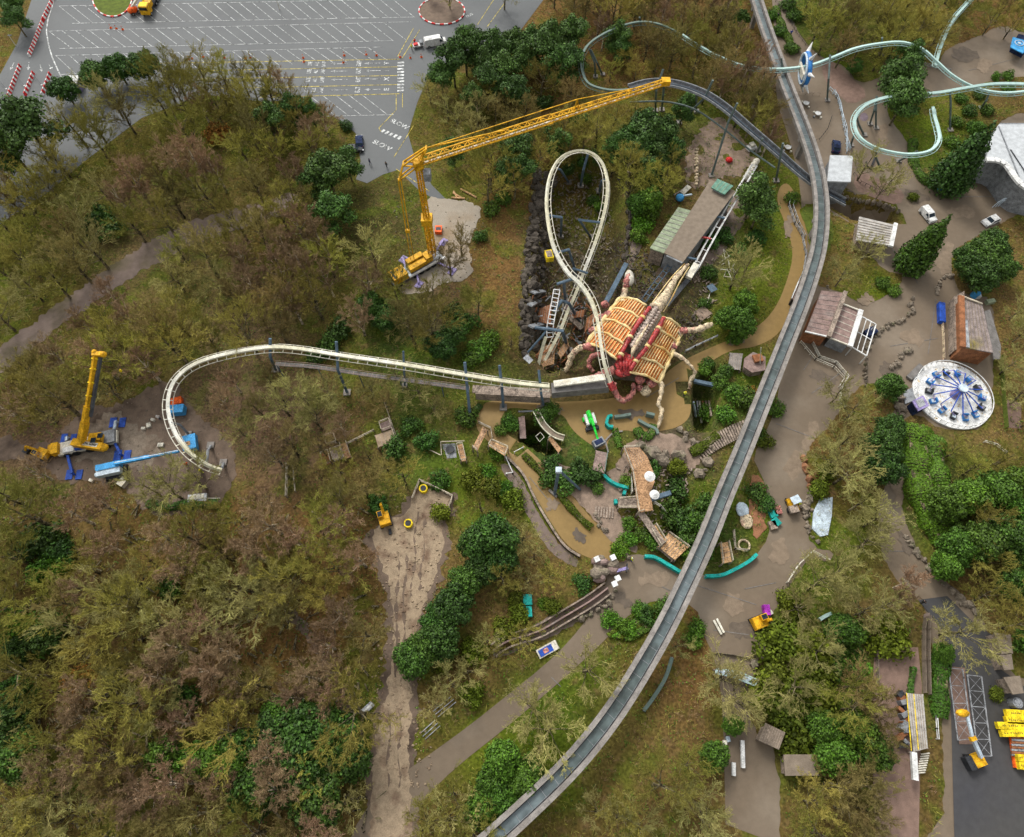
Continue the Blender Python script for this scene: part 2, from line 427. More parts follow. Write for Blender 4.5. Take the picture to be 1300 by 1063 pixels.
    def lattice(s, a, b, w, seg, r=0.06, r2=0.035, w2=None, up=(0,0,1), tri=False):
        a, b = Vector(a), Vector(b)
        d = (b - a).normalized()
        u = Vector(up)
        if abs(d.dot(u)) > 0.95: u = Vector((0,1,0))
        x = d.cross(u).normalized(); y = x.cross(d).normalized()
        w2 = w if w2 is None else w2
        cs = [(-.5,-.5),(.5,-.5),(0,.5)] if tri else [(-.5,-.5),(.5,-.5),(.5,.5),(-.5,.5)]
        ring = []
        for i in range(seg + 1):
            t = i / seg
            ww = w + (w2 - w) * t
            p = a.lerp(b, t)
            ring.append([p + x*cx*ww + y*cy*ww for cx, cy in cs])
        k = len(cs)
        for j in range(k):
            s.beam(ring[0][j], ring[-1][j], r*2)
        for i in range(seg):
            for j in range(k):
                j2 = (j + 1) % k
                if i % 2: s.beam(ring[i][j], ring[i+1][j2], r2*2)
                else: s.beam(ring[i][j2], ring[i+1][j], r2*2)
        for i in range(0, seg + 1, 2):
            for j in range(k):
                s.beam(ring[i][j], ring[i][(j+1) % k], r2*2)
        return s
    def build(s, name, m, parent=None, local=False, smooth=False):
        vs = s.v
        if parent is not None and not local:
            L = abs_loc(parent)
            vs = [(p[0]-L[0], p[1]-L[1], p[2]-L[2]) for p in vs]
        return mk(name, vs, s.f, m, parent, smooth)
def abs_loc(o):
    L = Vector((0,0,0))
    while o is not None:
        L = L + o.location
        o = o.parent
    return L
def mk(name, vs, fs, m, parent=None, smooth=False):
    me = bpy.data.meshes.new(name)
    me.from_pydata([tuple(p) for p in vs], [], fs)
    me.update()
    o = bpy.data.objects.new(name, me)
    if isinstance(m, str): m = MATS[m]
    if m: me.materials.append(m)
    if smooth:
        me.polygons.foreach_set('use_smooth', [True] * len(me.polygons))
    COL.objects.link(o)
    if parent is not None: o.parent = parent
    return o
def npmesh(name, V, F, m):
    """V (n,3), F (k,3 or 4) numpy -> mesh data"""
    me = bpy.data.meshes.new(name)
    k = F.shape[1]
    me.vertices.add(len(V)); me.vertices.foreach_set('co', V.astype(np.float32).ravel())
    me.loops.add(F.size); me.loops.foreach_set('vertex_index', F.astype(np.int32).ravel())
    me.polygons.add(len(F)); me.polygons.foreach_set('loop_start', np.arange(0, F.size, k, dtype=np.int32))
    me.polygons.foreach_set('loop_total', np.full(len(F), k, dtype=np.int32))
    me.update(); me.validate()
    me.materials.append(MATS[m] if isinstance(m, str) else m)
    return me
def tag(o, label, cat=None, group=None, kind=None):
    if label: o['label'] = label
    if cat: o['category'] = cat
    if group: o['group'] = group
    if kind: o['kind'] = kind
    elif cat: o['kind'] = 'thing'
    return o
def thing(name, label, cat, loc, rz=0.0, group=None):
    o = bpy.data.objects.new(name, None)
    o.empty_display_size = 0.5
    COL.objects.link(o)
    o.location = loc
    o.rotation_euler = (0, 0, rz)
    return tag(o, label, cat, group)
def copy_tree(o, parent=None):
    c = o.copy()
    COL.objects.link(c)
    c.parent = parent
    for ch in list(o.children):
        copy_tree(ch, c)
    return c
def struct(o, label=None):
    o['kind'] = 'structure'
    if label: o['label'] = label
    return o

# ------------------------------------------------------------------ terrain
TINT = {'litter':(0.110,0.074,0.024),'olive':(0.092,0.094,0.014),'moss':(0.060,0.105,0.007),'grass':(0.100,0.145,0.008),'red':(0.145,0.080,0.028),
        'dark':(0.035,0.032,0.018),'rock':(0.085,0.068,0.048),'pinkish':(0.17,0.105,0.075),'ochre':(0.15,0.10,0.035),'green':(0.045,0.09,0.018),'lime':(0.12,0.14,0.012),'pit':(0.060,0.045,0.028)}
BLOBS = [(160,320,60,'pinkish'),(240,285,50,'pinkish'),(80,380,50,'litter'),(330,280,50,'red'),(180,200,60,'litter'),(60,480,60,'litter'),(330,200,50,'litter'),(250,200,260,'olive'),(60,330,120,'olive'),(20,30,45,'ochre'),(0,80,30,'red'),(630,330,60,'red'),(640,420,60,'red'),(655,250,45,'red'),(735,220,55,'red'),
 (740,260,40,'moss'),(780,230,30,'ochre'),(460,280,60,'dark'),(560,480,60,'moss'),(520,460,50,'green'),(450,545,60,'litter'),(540,560,60,'green'),(575,520,45,'ochre'),(600,620,50,'grass'),
 (650,640,40,'moss'),(640,730,80,'ochre'),(700,720,50,'ochre'),(560,590,40,'moss'),(600,850,50,'ochre'),(420,700,60,'red'),(250,700,90,'red'),(300,790,80,'red'),
 (400,820,60,'red'),(200,800,90,'litter'),(100,700,80,'litter'),(300,510,70,'pinkish'),(370,560,60,'pinkish'),(60,560,60,'pinkish'),(430,900,60,'moss'),(720,330,60,'rock'),(690,330,25,'rock'),
 (720,420,60,'dark'),(680,300,18,'dark'),(680,240,16,'dark'),(760,310,30,'dark'),(740,60,80,'red'),(850,60,80,'red'),(900,140,60,'moss'),(800,200,60,'green'),(930,40,60,'red'),
 (870,230,50,'litter'),(880,200,40,'pinkish'),(960,270,50,'moss'),(940,360,50,'grass'),(900,330,40,'rock'),(870,440,20,'rock'),(920,500,40,'green'),(950,480,30,'moss'),
 (690,545,30,'dark'),(700,580,30,'green'),(895,515,25,'dark'),(880,640,50,'moss'),(900,690,40,'green'),(870,580,30,'rock'),(760,560,30,'green'),(760,790,30,'ochre'),(870,830,60,'red'),
 (900,880,60,'red'),(880,930,60,'ochre'),(800,930,60,'ochre'),(820,960,60,'litter'),(730,880,70,'moss'),(690,930,60,'moss'),(800,790,40,'moss'),(650,960,60,'grass'),
 (1030,290,40,'lime'),(1070,310,40,'ochre'),(1100,30,80,'moss'),(1150,50,60,'ochre'),(1260,20,60,'red'),(1180,170,50,'grass'),(1200,220,50,'green'),(1110,370,30,'grass'),(1280,400,60,'ochre'),
 (1280,600,80,'ochre'),(1200,620,60,'green'),(1280,760,60,'ochre'),(1080,600,50,'red'),(1040,700,60,'moss'),(1040,850,80,'green'),(1100,760,50,'ochre'),(1150,900,30,'ochre'),(1190,900,20,'green'),(1060,900,60,'moss'),
 (1270,840,20,'grass'),(700,400,35,'pit'),(700,400,35,'pit'),(715,440,35,'pit'),(715,440,30,'pit'),(690,350,25,'pit'),(760,330,30,'pit'),(735,310,35,'pit'),(735,310,30,'rock'),(780,370,30,'pit'),(830,370,30,'pit'),(865,395,30,'pit'),(880,375,25,'rock'),(870,425,22,'pit'),(750,400,30,'pit'),(680,460,25,'pit'),(895,330,25,'rock'),(780,300,22,'pit'),(860,560,22,'rock'),(840,560,16,'rock'),(640,330,50,'red'),(640,400,40,'red'),(960,650,30,'moss'),(1000,20,30,'green'),(570,280,40,'moss'),(560,390,40,'pinkish'),(640,470,50,'green'),(330,400,60,'pinkish'),(510,400,40,'green')]
tint = np.zeros(GX.shape + (3,)); wsum = np.full(GX.shape, 0.55)
tint += np.array(TINT['litter']) * 0.55
PXC, PYC = None, None
_z = -H0
_yc = GY * CP + _z * SP; _zc = -GY * SP + _z * CP
with np.errstate(divide='ignore', invalid='ignore'):
    GPX = 650 + FOC * GX / (-_zc); GPY = 486.5 - FOC * _yc / (-_zc)
greenk = np.ones(GX.shape)
for (bx, by, br, k) in BLOBS:
    if k == 'pit': greenk = np.minimum(greenk, 1 - .9 * np.exp(-(((GPX - bx) ** 2 + (GPY - by) ** 2) / (br * br * 1.2))))
for (bx, by, br, k) in BLOBS:
    jx = 10 * smooth_noise(GX, GY, 22, int(bx)); jy = 10 * smooth_noise(GX, GY, 22, int(by) + 1)
    ww = 2.6 * np.exp(-(((GPX - bx + jx) ** 2 + (GPY - by + jy) ** 2) / (br * br * 0.8))) * near
    tint += ww[..., None] * np.array(TINT[k]); wsum += ww
tint /= wsum[..., None]
nY, nX = GX.shape
V = np.stack([GX.ravel(), GY.ravel(), GZ.ravel()], 1)
idx = np.arange(nY * nX).reshape(nY, nX)
F = np.stack([idx[:-1,:-1].ravel(), idx[:-1,1:].ravel(), idx[1:,1:].ravel(), idx[1:,:-1].ravel()], 1)
def tint_material(name, scale=1.0):
    m = bpy.data.materials.new(name); m.use_nodes = True
    n = m.node_tree; b = n.nodes['Principled BSDF']; b.inputs['Roughness'].default_value = 0.95; b.inputs['Specular IOR Level'].default_value = 0.05
    at = n.nodes.new('ShaderNodeAttribute'); at.attribute_name = 'tint'
    g = n.nodes.new('ShaderNodeNewGeometry')
    def noise(s, d=5):
        t = n.nodes.new('ShaderNodeTexNoise'); t.inputs['Scale'].default_value = s; t.inputs['Detail'].default_value = d
        n.links.new(g.outputs['Position'], t.inputs['Vector']); return t.outputs['Fac']
    def rng(v, a, b_, c, d):
        r = n.nodes.new('ShaderNodeMapRange'); r.inputs['From Min'].default_value = a; r.inputs['From Max'].default_value = b_
        r.inputs['To Min'].default_value = c; r.inputs['To Max'].default_value = d; n.links.new(v, r.inputs['Value']); return r.outputs[0]
    def mixc(f, a, col):
        x = n.nodes.new('ShaderNodeMix'); x.data_type = 'RGBA'; n.links.new(f, x.inputs[0]); n.links.new(a, x.inputs[6]); x.inputs[7].default_value = (*col, 1); return x.outputs[2]
    c = at.outputs['Color']
    gm = n.nodes.new('ShaderNodeMath'); gm.operation = 'MULTIPLY'; n.links.new(rng(noise(0.16*scale, 7), 0.50, 0.62, 0, 0.6), gm.inputs[0]); n.links.new(at.outputs['Alpha'], gm.inputs[1])
    c = mixc(gm.outputs[0], c, (0.070, 0.098, 0.009))
    c = mixc(rng(noise(0.35*scale, 7), 0.56, 0.66, 0, 0.6), c, (0.14, 0.09, 0.04))
    c = mixc(rng(noise(0.9*scale, 6), 0.56, 0.70, 0, 0.45), c, (0.045, 0.06, 0.016))
    mu = n.nodes.new('ShaderNodeMath'); mu.operation = 'MULTIPLY'
    n.links.new(rng(noise(2.2*scale, 6), 0.3, 0.7, 0.55, 1.45), mu.inputs[0]); n.links.new(rng(noise(0.08, 3), 0.3, 0.7, 0.8, 1.2), mu.inputs[1])
    vm = n.nodes.new('ShaderNodeVectorMath'); vm.operation = 'SCALE'
    n.links.new(c, vm.inputs[0]); n.links.new(mu.outputs[0], vm.inputs['Scale']); n.links.new(vm.outputs[0], b.inputs['Base Color'])
    bp = n.nodes.new('ShaderNodeBump'); bp.inputs['Strength'].default_value = 0.7; bp.inputs['Distance'].default_value = 0.25
    n.links.new(noise(1.5, 6), bp.inputs['Height']); n.links.new(bp.outputs[0], b.inputs['Normal'])
    MATS[name] = m
    return m
tint_material('ground')
me = npmesh('ground', V, F, 'ground')
ca = me.color_attributes.new('tint', 'FLOAT_COLOR', 'POINT')
ca.data.foreach_set('color', np.concatenate([tint, greenk[..., None]], 2).astype(np.float32).ravel())
g_o = bpy.data.objects.new('ground', me); COL.objects.link(g_o); struct(g_o, 'leaf littered and mossy woodland floor dipping into rocky pits')

def jag(poly, step, amp, seed):
    """resample an outline and roughen it"""
    r = random.Random(seed)
    out = []
    n = len(poly)
    for i in range(n):
        a, b = Vector(poly[i]), Vector(poly[(i+1) % n])
        k = max(1, int((b - a).length / step))
        for j in range(k):
            t = j / k
            p = a.lerp(b, t)
            nx, ny = -(b - a).normalized().y, (b - a).normalized().x
            dd = 0
            if amp:
                x_, y_ = p.x, p.y
                dd = amp * (1.1*math.sin(x_*.9+seed+2*math.sin(y_*.7)) * math.cos(y_*.8) + .7*math.sin(x_*2.3+1.7*math.sin(y_*1.9)+seed) + .4*math.sin(y_*4.7+x_*3.1) + r.uniform(-.6, .6))
            out.append((p.x + nx*dd, p.y + ny*dd))
    return out
def smooth_poly(poly, it=2):
    for _ in range(it):
        q = []
        n = len(poly)
        for i in range(n):
            a, b = poly[i], poly[(i+1) % n]
            q.append((a[0]*.75+b[0]*.25, a[1]*.75+b[1]*.25)); q.append((a[0]*.25+b[0]*.75, a[1]*.25+b[1]*.75))
        poly = q
    return poly
def sheet(name, poly_px, m, dz, label, step=2.5, amp=0.0, smooth=1, tintcol=None):
    pw = [tuple(Pz(a, b)[:2]) for a, b in poly_px]
    if smooth: pw = smooth_poly(pw, smooth)
    pw = jag(pw, step if amp == 0 else 0.5, amp, len(pw))
    arr = np.array(pw)
    x0, y0 = arr.min(0); x1, y1 = arr.max(0)
    gx, gy = np.meshgrid(np.arange(x0, x1, 3.0), np.arange(y0, y1, 3.0))
    ins = sdf(arr, gx, gy) > 1.0
    pts = [Vector(p) for p in pw] + [Vector((a, b)) for a, b in zip(gx[ins], gy[ins])]
    nb = len(pw)
    edges = [(i, (i+1) % nb) for i in range(nb)]
    r = delaunay_2d_cdt(pts, edges, [list(range(nb))], 1, 1e-4)
    vs = [(p.x, p.y, hgt(p.x, p.y) + dz) for p in r[0]]
    fs = []
    for f in r[2]:
        a, b, c = [r[0][i] for i in f[:3]]
        fs.append(tuple(f) if (b-a).cross(c-a) > 0 else tuple(f)[::-1])
    o = mk(name, vs, fs, m)
    struct(o, label)
    if tintcol is not None:
        ca = o.data.color_attributes.new('tint', 'FLOAT_COLOR', 'POINT')
        cols = []
        for p in vs:
            j = min(max(int(np.searchsorted(ys, p[1])) , 0), nY-1); i = min(max(int(np.searchsorted(xs, p[0])), 0), nX-1)
            cols += [*tint[j, i], 1.0]
        ca.data.foreach_set('color', cols)
    return o
sheet('car_park', CARPARK, 'asphalt', 0.04, 'grey asphalt car park with white slanted bays', smooth=0)
sheet('gravel_yard', YARD, 'gravel', 0.06, 'pale gravel working area under the tall yellow tower crane', amp=0.25)
sheet('old_path', OLDPATH, 'oldpath', 0.04, 'overgrown pale path running through the woodland', amp=0.4)
sheet('mud_ground', MUD, 'mud', 0.04, 'churned brown mud round the mobile crane', amp=0.4)
sheet('gravel_pad', GRAVEL, 'pad', 0.07, 'patch of pale stone under the mobile crane', amp=0.7)
_cx = lambda p: (p[0] + (9 if p[0] > 522 or (p[0] > 505 and p[1] > 860) else -9), p[1])
sheet('sand_edge_ground', [_cx(p) for p in SAND], 'mud', 0.035, 'dark trampled soil along the sandy track', amp=0.5)
sheet('sand_track', SAND, 'sand', 0.05, 'rough pale sandy track running down through the trees', amp=0.24)
sheet('channel_path', CHANNEL, 'channel', 0.05, 'ochre brown path winding past the creature', smooth=2)
sheet('plaza', PLAZA, 'plaza', 0.04, 'brown tarmac paths and plaza of the park', smooth=1)
sheet('paved_court', PAVE, 'pave', 0.07, 'pinkish broken paving round the timber deck', amp=0.2)
for i, b in enumerate(BEDS):
    sheet('planted_terrain', b, 'ground', 0.09, None, amp=0.12, smooth=1, tintcol=1)
sheet('asphalt_road', ASPHALT, 'asphalt_dark', 0.13, 'dark wet service yard', smooth=0)
sheet('court_path', COURT, 'redpave', 0.13, 'reddish walled court', smooth=0)
sheet('lawn', [(1012,262),(1052,266),(1060,300),(1045,330),(1032,340),(1028,300)], 'lime_grass', 0.13, 'lime green lawn beside the trough', amp=0.2)
sheet('brick_path', [(1088,215),(1125,232),(1150,245),(1142,262),(1110,252),(1082,240)], 'redpave', 0.06, 'red brick path by the dark trench', smooth=1)
sheet('brick_path', [(1042,75),(1058,78),(1075,95),(1105,120),(1080,135),(1062,118),(1045,100)], 'redpave', 0.06, 'red brick path beside the blue ring', smooth=1)

# ------------------------------------------------------------------ trees
def unit(v):
    return v / (np.linalg.norm(v, axis=-1, keepdims=True) + 1e-9)
def bare_tree(seed, h, r, lean_up=0.5, limbs=6, twl=1.0, start=0.16):
    """returns trunk MB and twig arrays; origin at the base"""
    rs = np.random.RandomState(seed)
    mb = MB()
    top = Vector((rs.uniform(-.5, .5), rs.uniform(-.5, .5), h * 0.62))
    r0 = 0.028 * h
    mid = Vector((rs.uniform(-.25, .25), rs.uniform(-.25, .25), h * 0.3))
    mb.tube([(0, 0, -0.4), mid, top, top + Vector((0, 0, h * 0.25))], [r0, r0 * .75, r0 * .4, r0 * .12], 6)
    P0, D, L = [], [], []
    for i in range(limbs):
        t = start + (0.62 - start) * (i + 0.5) / limbs
        a = i * 2.4 + rs.uniform(-.5, .5)
        p = np.array([top.x * t / .62, top.y * t / .62, h * t])
        el = lean_up * rs.uniform(.6, 1.3)
        d = np.array([math.cos(a) * math.cos(el), math.sin(a) * math.cos(el), math.sin(el)])
        P0.append(p); D.append(d); L.append(r * rs.uniform(.8, 1.05) * (1.0 - .15 * i / limbs))
    P0.append(np.array([top.x, top.y, h * .6])); D.append(np.array([0.1, 0.1, 1.0])); L.append(h * .33)
    P0, D, L = np.array(P0), unit(np.array(D)), np.array(L)
    tri = []
    def curve(P0, D, L, bend, n=4):
        pts = [P0]
        d = D.copy()
        for k in range(n):
            d = unit(d + rs.normal(0, .06, d.shape) + np.array([0, 0, bend]))
            pts.append(pts[-1] + d * (L / n)[:, None])
        return np.stack(pts, 1), d
    pts, _ = curve(P0, D, L, .10)
    for i in range(len(P0)):
        mb.tube([tuple(q) for q in pts[i]], [r0 * .38, r0 * .30, r0 * .2, r0 * .12, r0 * .04], 4, cap=False)
    lev = [(6, .6, .0), (6, .5, .0), (7, .5, .03), (5, .6, .02)]
    wd = [0.13, 0.08, 0.052, 0.042]
    cur, curL = pts, L
    for li, (nb, fr, bend) in enumerate(lev):
        n = len(cur)
        m = n * nb
        t = rs.uniform(.22, .98, m) * (cur.shape[1] - 1)
        i0 = np.minimum(t.astype(int), cur.shape[1] - 2)
        fr_ = (t - i0)[:, None]
        src = np.repeat(np.arange(n), nb)
        a = cur[src, i0]; b = cur[src, i0 + 1]
        p = a * (1 - fr_) + b * fr_
        d = unit(b - a)
        rnd_ = rs.normal(0, 1, (m, 3)); rnd_[:, 2] = rnd_[:, 2] * .6 + .15
        d = unit(d * 1.0 + unit(rnd_) * .68)
        ll = curL[src] * fr * rs.uniform(.6, 1.15, m) * (twl if li >= 2 else 1)
        c, _ = curve(p, d, ll, bend, 2 if li else 3)
        k = c.shape[1]
        wv = unit(np.cross(d, rs.normal(0, 1, (m, 3)))) * wd[li] * .5
        for s in range(k - 1):
            w0 = 1 - s / (k - 1); w1 = 1 - (s + 1) / (k - 1)
            A = c[:, s] - wv * w0; B = c[:, s] + wv * w0; C = c[:, s + 1]
            if s < k - 2 or li < 2:
                Cm = c[:, s + 1] - wv * max(w1, .3); Cp = c[:, s + 1] + wv * max(w1, .3)
                tri.append(np.stack([A, B, Cp], 1)); tri.append(np.stack([A, Cp, Cm], 1))
            else:
                tri.append(np.stack([A, B, C], 1))
        cur, curL = c, ll
    T = np.concatenate(tri, 0)
    V = T.reshape(-1, 3)
    F = np.arange(len(V)).reshape(-1, 3)
    return mb, V, F
TV = {}
def tree_var(kind, n, mk_):
    TV[kind] = [mk_(i) for i in range(n)]
def mesh_of(mb, name, m):
    me = bpy.data.meshes.new(name); me.from_pydata(mb.v, [], mb.f); me.update(); me.materials.append(MATS[m]); return me
def olive_v(i):
    mb, V, F = bare_tree(10 + i, 9.5 + i % 3, 4.6 + .4 * (i % 3), .62, 8)
    return mesh_of(mb, 'trunk', 'bark'), npmesh('crown', V, F, 'twig_olive'), 5.0
def brown_v(i):
    mb, V, F = bare_tree(40 + i, 10 + i % 2, 4.4, .75, 8)
    return mesh_of(mb, 'trunk', 'bark'), npmesh('crown', V, F, 'twig_brown'), 5.0
def birch_v(i):
    mb, V, F = bare_tree(70 + i, 10.5, 4.0, .9, 7, 1.15)
    return mesh_of(mb, 'trunk', 'bark_birch'), npmesh('crown', V, F, 'twig_pink'), 5.0
def pale_v(i):
    mb, V, F = bare_tree(90 + i, 9, 4.6, .5, 8, .9)
    return mesh_of(mb, 'trunk', 'bark'), npmesh('crown', V, F, 'twig_pale'), 5.0
tree_var('olive', 5, olive_v); tree_var('brown', 4, brown_v); tree_var('birch', 4, birch_v); tree_var('pale', 3, pale_v)

def leaf_cloud(seed, lobes, n, size, m, shell=0.35, up=0.4):
    """lobes: (x,y,z,rx,ry,rz); small leaf clumps spread through the lobes' outer volume"""
    rs = np.random.RandomState(seed)
    lob = np.array(lobes, float)
    vol = (lob[:, 3] * lob[:, 4] + lob[:, 3] * lob[:, 5])
    c = rs.choice(len(lob), n, p=vol / vol.sum())
    d = unit(rs.normal(0, 1, (n, 3))); d[:, 2] = np.where(rs.rand(n) < up, np.abs(d[:, 2]), d[:, 2])
    rad = (1 - shell * rs.rand(n) ** 1.5) * (1 + .16 * rs.normal(0, 1, n).clip(-1.2, 1.8) * (rs.rand(n) < .4))
    # knobbly surface: small bumps
    bump = 1 + .17 * np.sin(d[:, 0] * 6 + c * 2.1) * np.sin(d[:, 1] * 7 + c) + .08 * np.sin(d[:, 2] * 15 + c * 3)
    p = lob[c, :3] + d * lob[c, 3:6] * (rad * bump)[:, None]
    a = unit(rs.normal(0, 1, (n, 3)) + d * .0)
    nrm = unit(d + rs.normal(0, .55, (n, 3)))
    u = unit(np.cross(nrm, a)); v = np.cross(nrm, u)
    s = size * rs.uniform(.55, 1.25, n)[:, None]
    el = rs.uniform(.45, .9, n)[:, None]
    q = np.stack([p - u * s, p + v * s * el, p + u * s, p - v * s * el], 1)
    V = q.reshape(-1, 3); F = np.arange(len(V)).reshape(-1, 4)
    return npmesh('crown', V, F, m)
def pine_v(i):
    rs = random.Random(i)
    lobes = []
    for k in range(13):
        a = k * 2.4; rr = rs.uniform(.6, 3.0)
        lobes.append((rr * math.cos(a), rr * math.sin(a), 4.8 + rs.uniform(0, 4.6) - .35 * rr, rs.uniform(1.3, 2.2), rs.uniform(1.3, 2.2), rs.uniform(.9, 1.5)))
    lobes.append((0, 0, 10.2, 1.2, 1.2, 1.2))
    mb = MB(); mb.tube([(0,0,-.4),(.1,0,4),(0,.1,9.5)], [.26,.2,.08], 6)
    for l in lobes: mb.tube([(0,0,min(8,l[2]-1.5)), (l[0]*.6,l[1]*.6,l[2]-.6), l[:3]], [.09,.06,.02], 4, cap=False)
    return mesh_of(mb, 'trunk', 'bark'), leaf_cloud(200 + i, lobes, 6500, .25, 'leaf_pine', .5), 7.0
def round_v(i, m='leaf_dark'):
    rs = random.Random(50 + i)
    lobes = [(0, 0, 4.2, 2.8, 2.8, 3.2)]
    lobes[0] = (0, 0, 3.8, 2.3, 2.3, 2.9)
    for k in range(26):
        a = k * 2.4; el = math.asin(1 - (k + .5) / 21 if k < 21 else -.2); q = rs.uniform(.62, .9); rr = rs.uniform(.65, 1.35)
        lobes.append((3.3 * q * math.cos(a) * math.cos(el), 3.3 * q * math.sin(a) * math.cos(el), 3.9 + 3.4 * q * math.sin(el), rr, rr * rs.uniform(.8, 1.2), rr * .9))
    mb = MB(); mb.tube([(0,0,-.4),(0,0,3),(.1,0,6)], [.25,.18,.06], 6)
    return mesh_of(mb, 'trunk', 'bark'), leaf_cloud(300 + i, lobes, 9000, .21, m, .4), 4.2
def bush_v(i, m):
    rs = random.Random(80 + i)
    lobes = []
    for k in range(6):
        a = k * 1.1; rr = rs.uniform(.3, 1.3)
        lobes.append((rr * math.cos(a), rr * math.sin(a), rs.uniform(.5, 1.0), rs.uniform(.8, 1.3), rs.uniform(.8, 1.3), rs.uniform(.7, 1.2)))
    mb = MB(); mb.tube([(0,0,-.3),(0,0,.8)], [.1,.05], 5)
    return mesh_of(mb, 'trunk', 'bark'), leaf_cloud(400 + i, lobes, 1500, .17, m, .4), .9
def cone_v(i):
    rs = random.Random(120 + i)
    lobes = []
    for k in range(16):
        t = k / 15.0
        rr = 2.9 * (1 - t) ** .75 * (.75 if k == 0 else 1) + .25
        for q in range(1 if t > .75 else 4):
            a = q * 1.57 + k
            off = 0 if t > .75 else rr * .45
            lobes.append((off * math.cos(a), off * math.sin(a), .9 + 11.5 * t, rr * .65 + .1, rr * .65 + .1, 1.1))
    mb = MB(); mb.tube([(0,0,-.3),(0,0,5),(0,0,11.5)], [.3,.2,.05], 6)
    return mesh_of(mb, 'trunk', 'bark'), leaf_cloud(500 + i, lobes, 9500, .25, 'leaf_mid' if i % 2 == 0 else 'leaf_dark', .25), 6.0
tree_var('pine', 3, pine_v)
tree_var('dark', 2, lambda i: round_v(i, 'leaf_dark'))
tree_var('green', 2, lambda i: round_v(5 + i, 'leaf_mid'))
tree_var('cone', 2, cone_v)
tree_var('bush', 2, lambda i: bush_v(i, 'leaf_mid'))
tree_var('darkbush', 2, lambda i: bush_v(3 + i, 'leaf_dark'))
tree_var('brightbush', 2, lambda i: bush_v(6 + i, 'leaf_bright'))
tree_var('olivebush', 2, lambda i: bush_v(9 + i, 'leaf_olive'))
tree_var('rustbush', 1, lambda i: bush_v(12 + i, 'leaf_rust'))
KIND = {'olive':('bare_tree','olive bare tree','tree'),'brown':('bare_tree','brown bare tree','tree'),'birch':('birch_tree','pinkish birch','tree'),
        'pale':('spreading_tree','pale bare tree','tree'),'pine':('pine_tree','blue green pine','tree'),'dark':('evergreen_tree','dark evergreen','tree'),
        'green':('evergreen_tree','green evergreen','tree'),'cone':('cypress_tree','pointed cypress','tree'),'bush':('bush','green bush','bush'),
        'darkbush':('bush','dark leafy bush','bush'),'brightbush':('bush','bright green bush','bush'),'olivebush':('bush','olive green bush','bush'),'rustbush':('bush','rusty orange bush','bush')}
GROUPS = {'spreading_tree':'pale spreading trees','bare_tree':'bare winter trees','birch_tree':'pink twigged birches','pine_tree':'pines','evergreen_tree':'round evergreens','cypress_tree':'pointed cypresses','bush':'bushes'}
PLANTS = []      # (object, desc, px, py)
def plant(kind, px, py, s=1.0, sz=None):
    """px,py: where the crown shows in the photo; s scales the whole plant"""
    vars_ = TV[kind]
    tr, cr, ch = vars_[rnd.randrange(len(vars_))]
    sz = sz or s * rnd.uniform(.92, 1.1)
    zc = ch * sz
    q = P(px, py, zc)
    z = hgt(q.x, q.y)
    nm, desc, cat = KIND[kind]
    t = thing(nm, desc, cat, (q.x, q.y, z), rnd.uniform(0, 6.28), GROUPS[nm])
    t.scale = (s, s, sz)
    for me, pn in ((tr, 'trunk'), (cr, 'crown')):
        o = bpy.data.objects.new(pn, me); COL.objects.link(o); o.parent = t
    PLANTS.append((t, desc, px, py))
    return t
placed = []
def far_enough(x, y, d):
    for (a, b) in placed:
        if (a - x) ** 2 + (b - y) ** 2 < d * d: return False
    return True
def scatter(poly, n, dist, kinds, s0, s1, avoid=()):
    x0 = min(p[0] for p in poly); x1 = max(p[0] for p in poly); y0 = min(p[1] for p in poly); y1 = max(p[1] for p in poly)
    k = tries = 0
    while k < n and tries < n * 60:
        tries += 1
        x, y = rnd.uniform(x0, x1), rnd.uniform(y0, y1)
        if not inside_px(poly, x, y): continue
        if any(inside_px(a, x, y) for a in avoid): continue
        if not far_enough(x, y, dist): continue
        placed.append((x, y))
        kd = kinds(x, y) if callable(kinds) else rnd.choice(kinds)
        plant(kd, x, y, rnd.uniform(s0, s1))
        k += 1
    return k
TOPC = [(915,-40),(925,-10),(945,50),(968,120),(1000,170),(1050,180),(1045,110),(1010,40),(985,-40)]
OPC = [(-20,440),(60,372),(130,322),(195,290),(250,268),(262,300),(215,328),(140,378),(80,422),(-20,490)]
WA = [(-30,185),(50,165),(100,150),(140,112),(200,106),(270,100),(330,130),(400,145),(425,190),(395,215),(385,250),(420,300),(470,310),(490,350),(530,385),(600,385),(615,420),(590,455),(480,440),(350,425),(260,440),(195,480),(150,492),(90,512),(-30,535)]
WB = [(250,490),(300,462),(420,482),(545,505),(560,520),(500,530),(430,560),(390,605),(320,600),(290,560)]
WC = [(-30,605),(60,618),(130,640),(165,690),(300,655),(330,620),(440,620),(460,680),(470,780),(480,860),(440,1070),(-30,1070)]
def kA(x, y):
    r = rnd.random()
    if y > 330 and x > 300: return 'brown' if r < .3 else ('birch' if r < .62 else 'olive')
    if 150 < x < 420 and 180 < y < 320: return 'birch' if r < .38 else ('brown' if r < .6 else 'olive')
    return 'olive' if r < .5 else ('pale' if r < .66 else ('brown' if r < .86 else 'birch'))
def kC(x, y):
    r = rnd.random()
    if x < 60: return 'olive' if r < .7 else 'pale'
    return 'birch' if r < .3 else ('olive' if r < .68 else ('brown' if r < .86 else 'pale'))
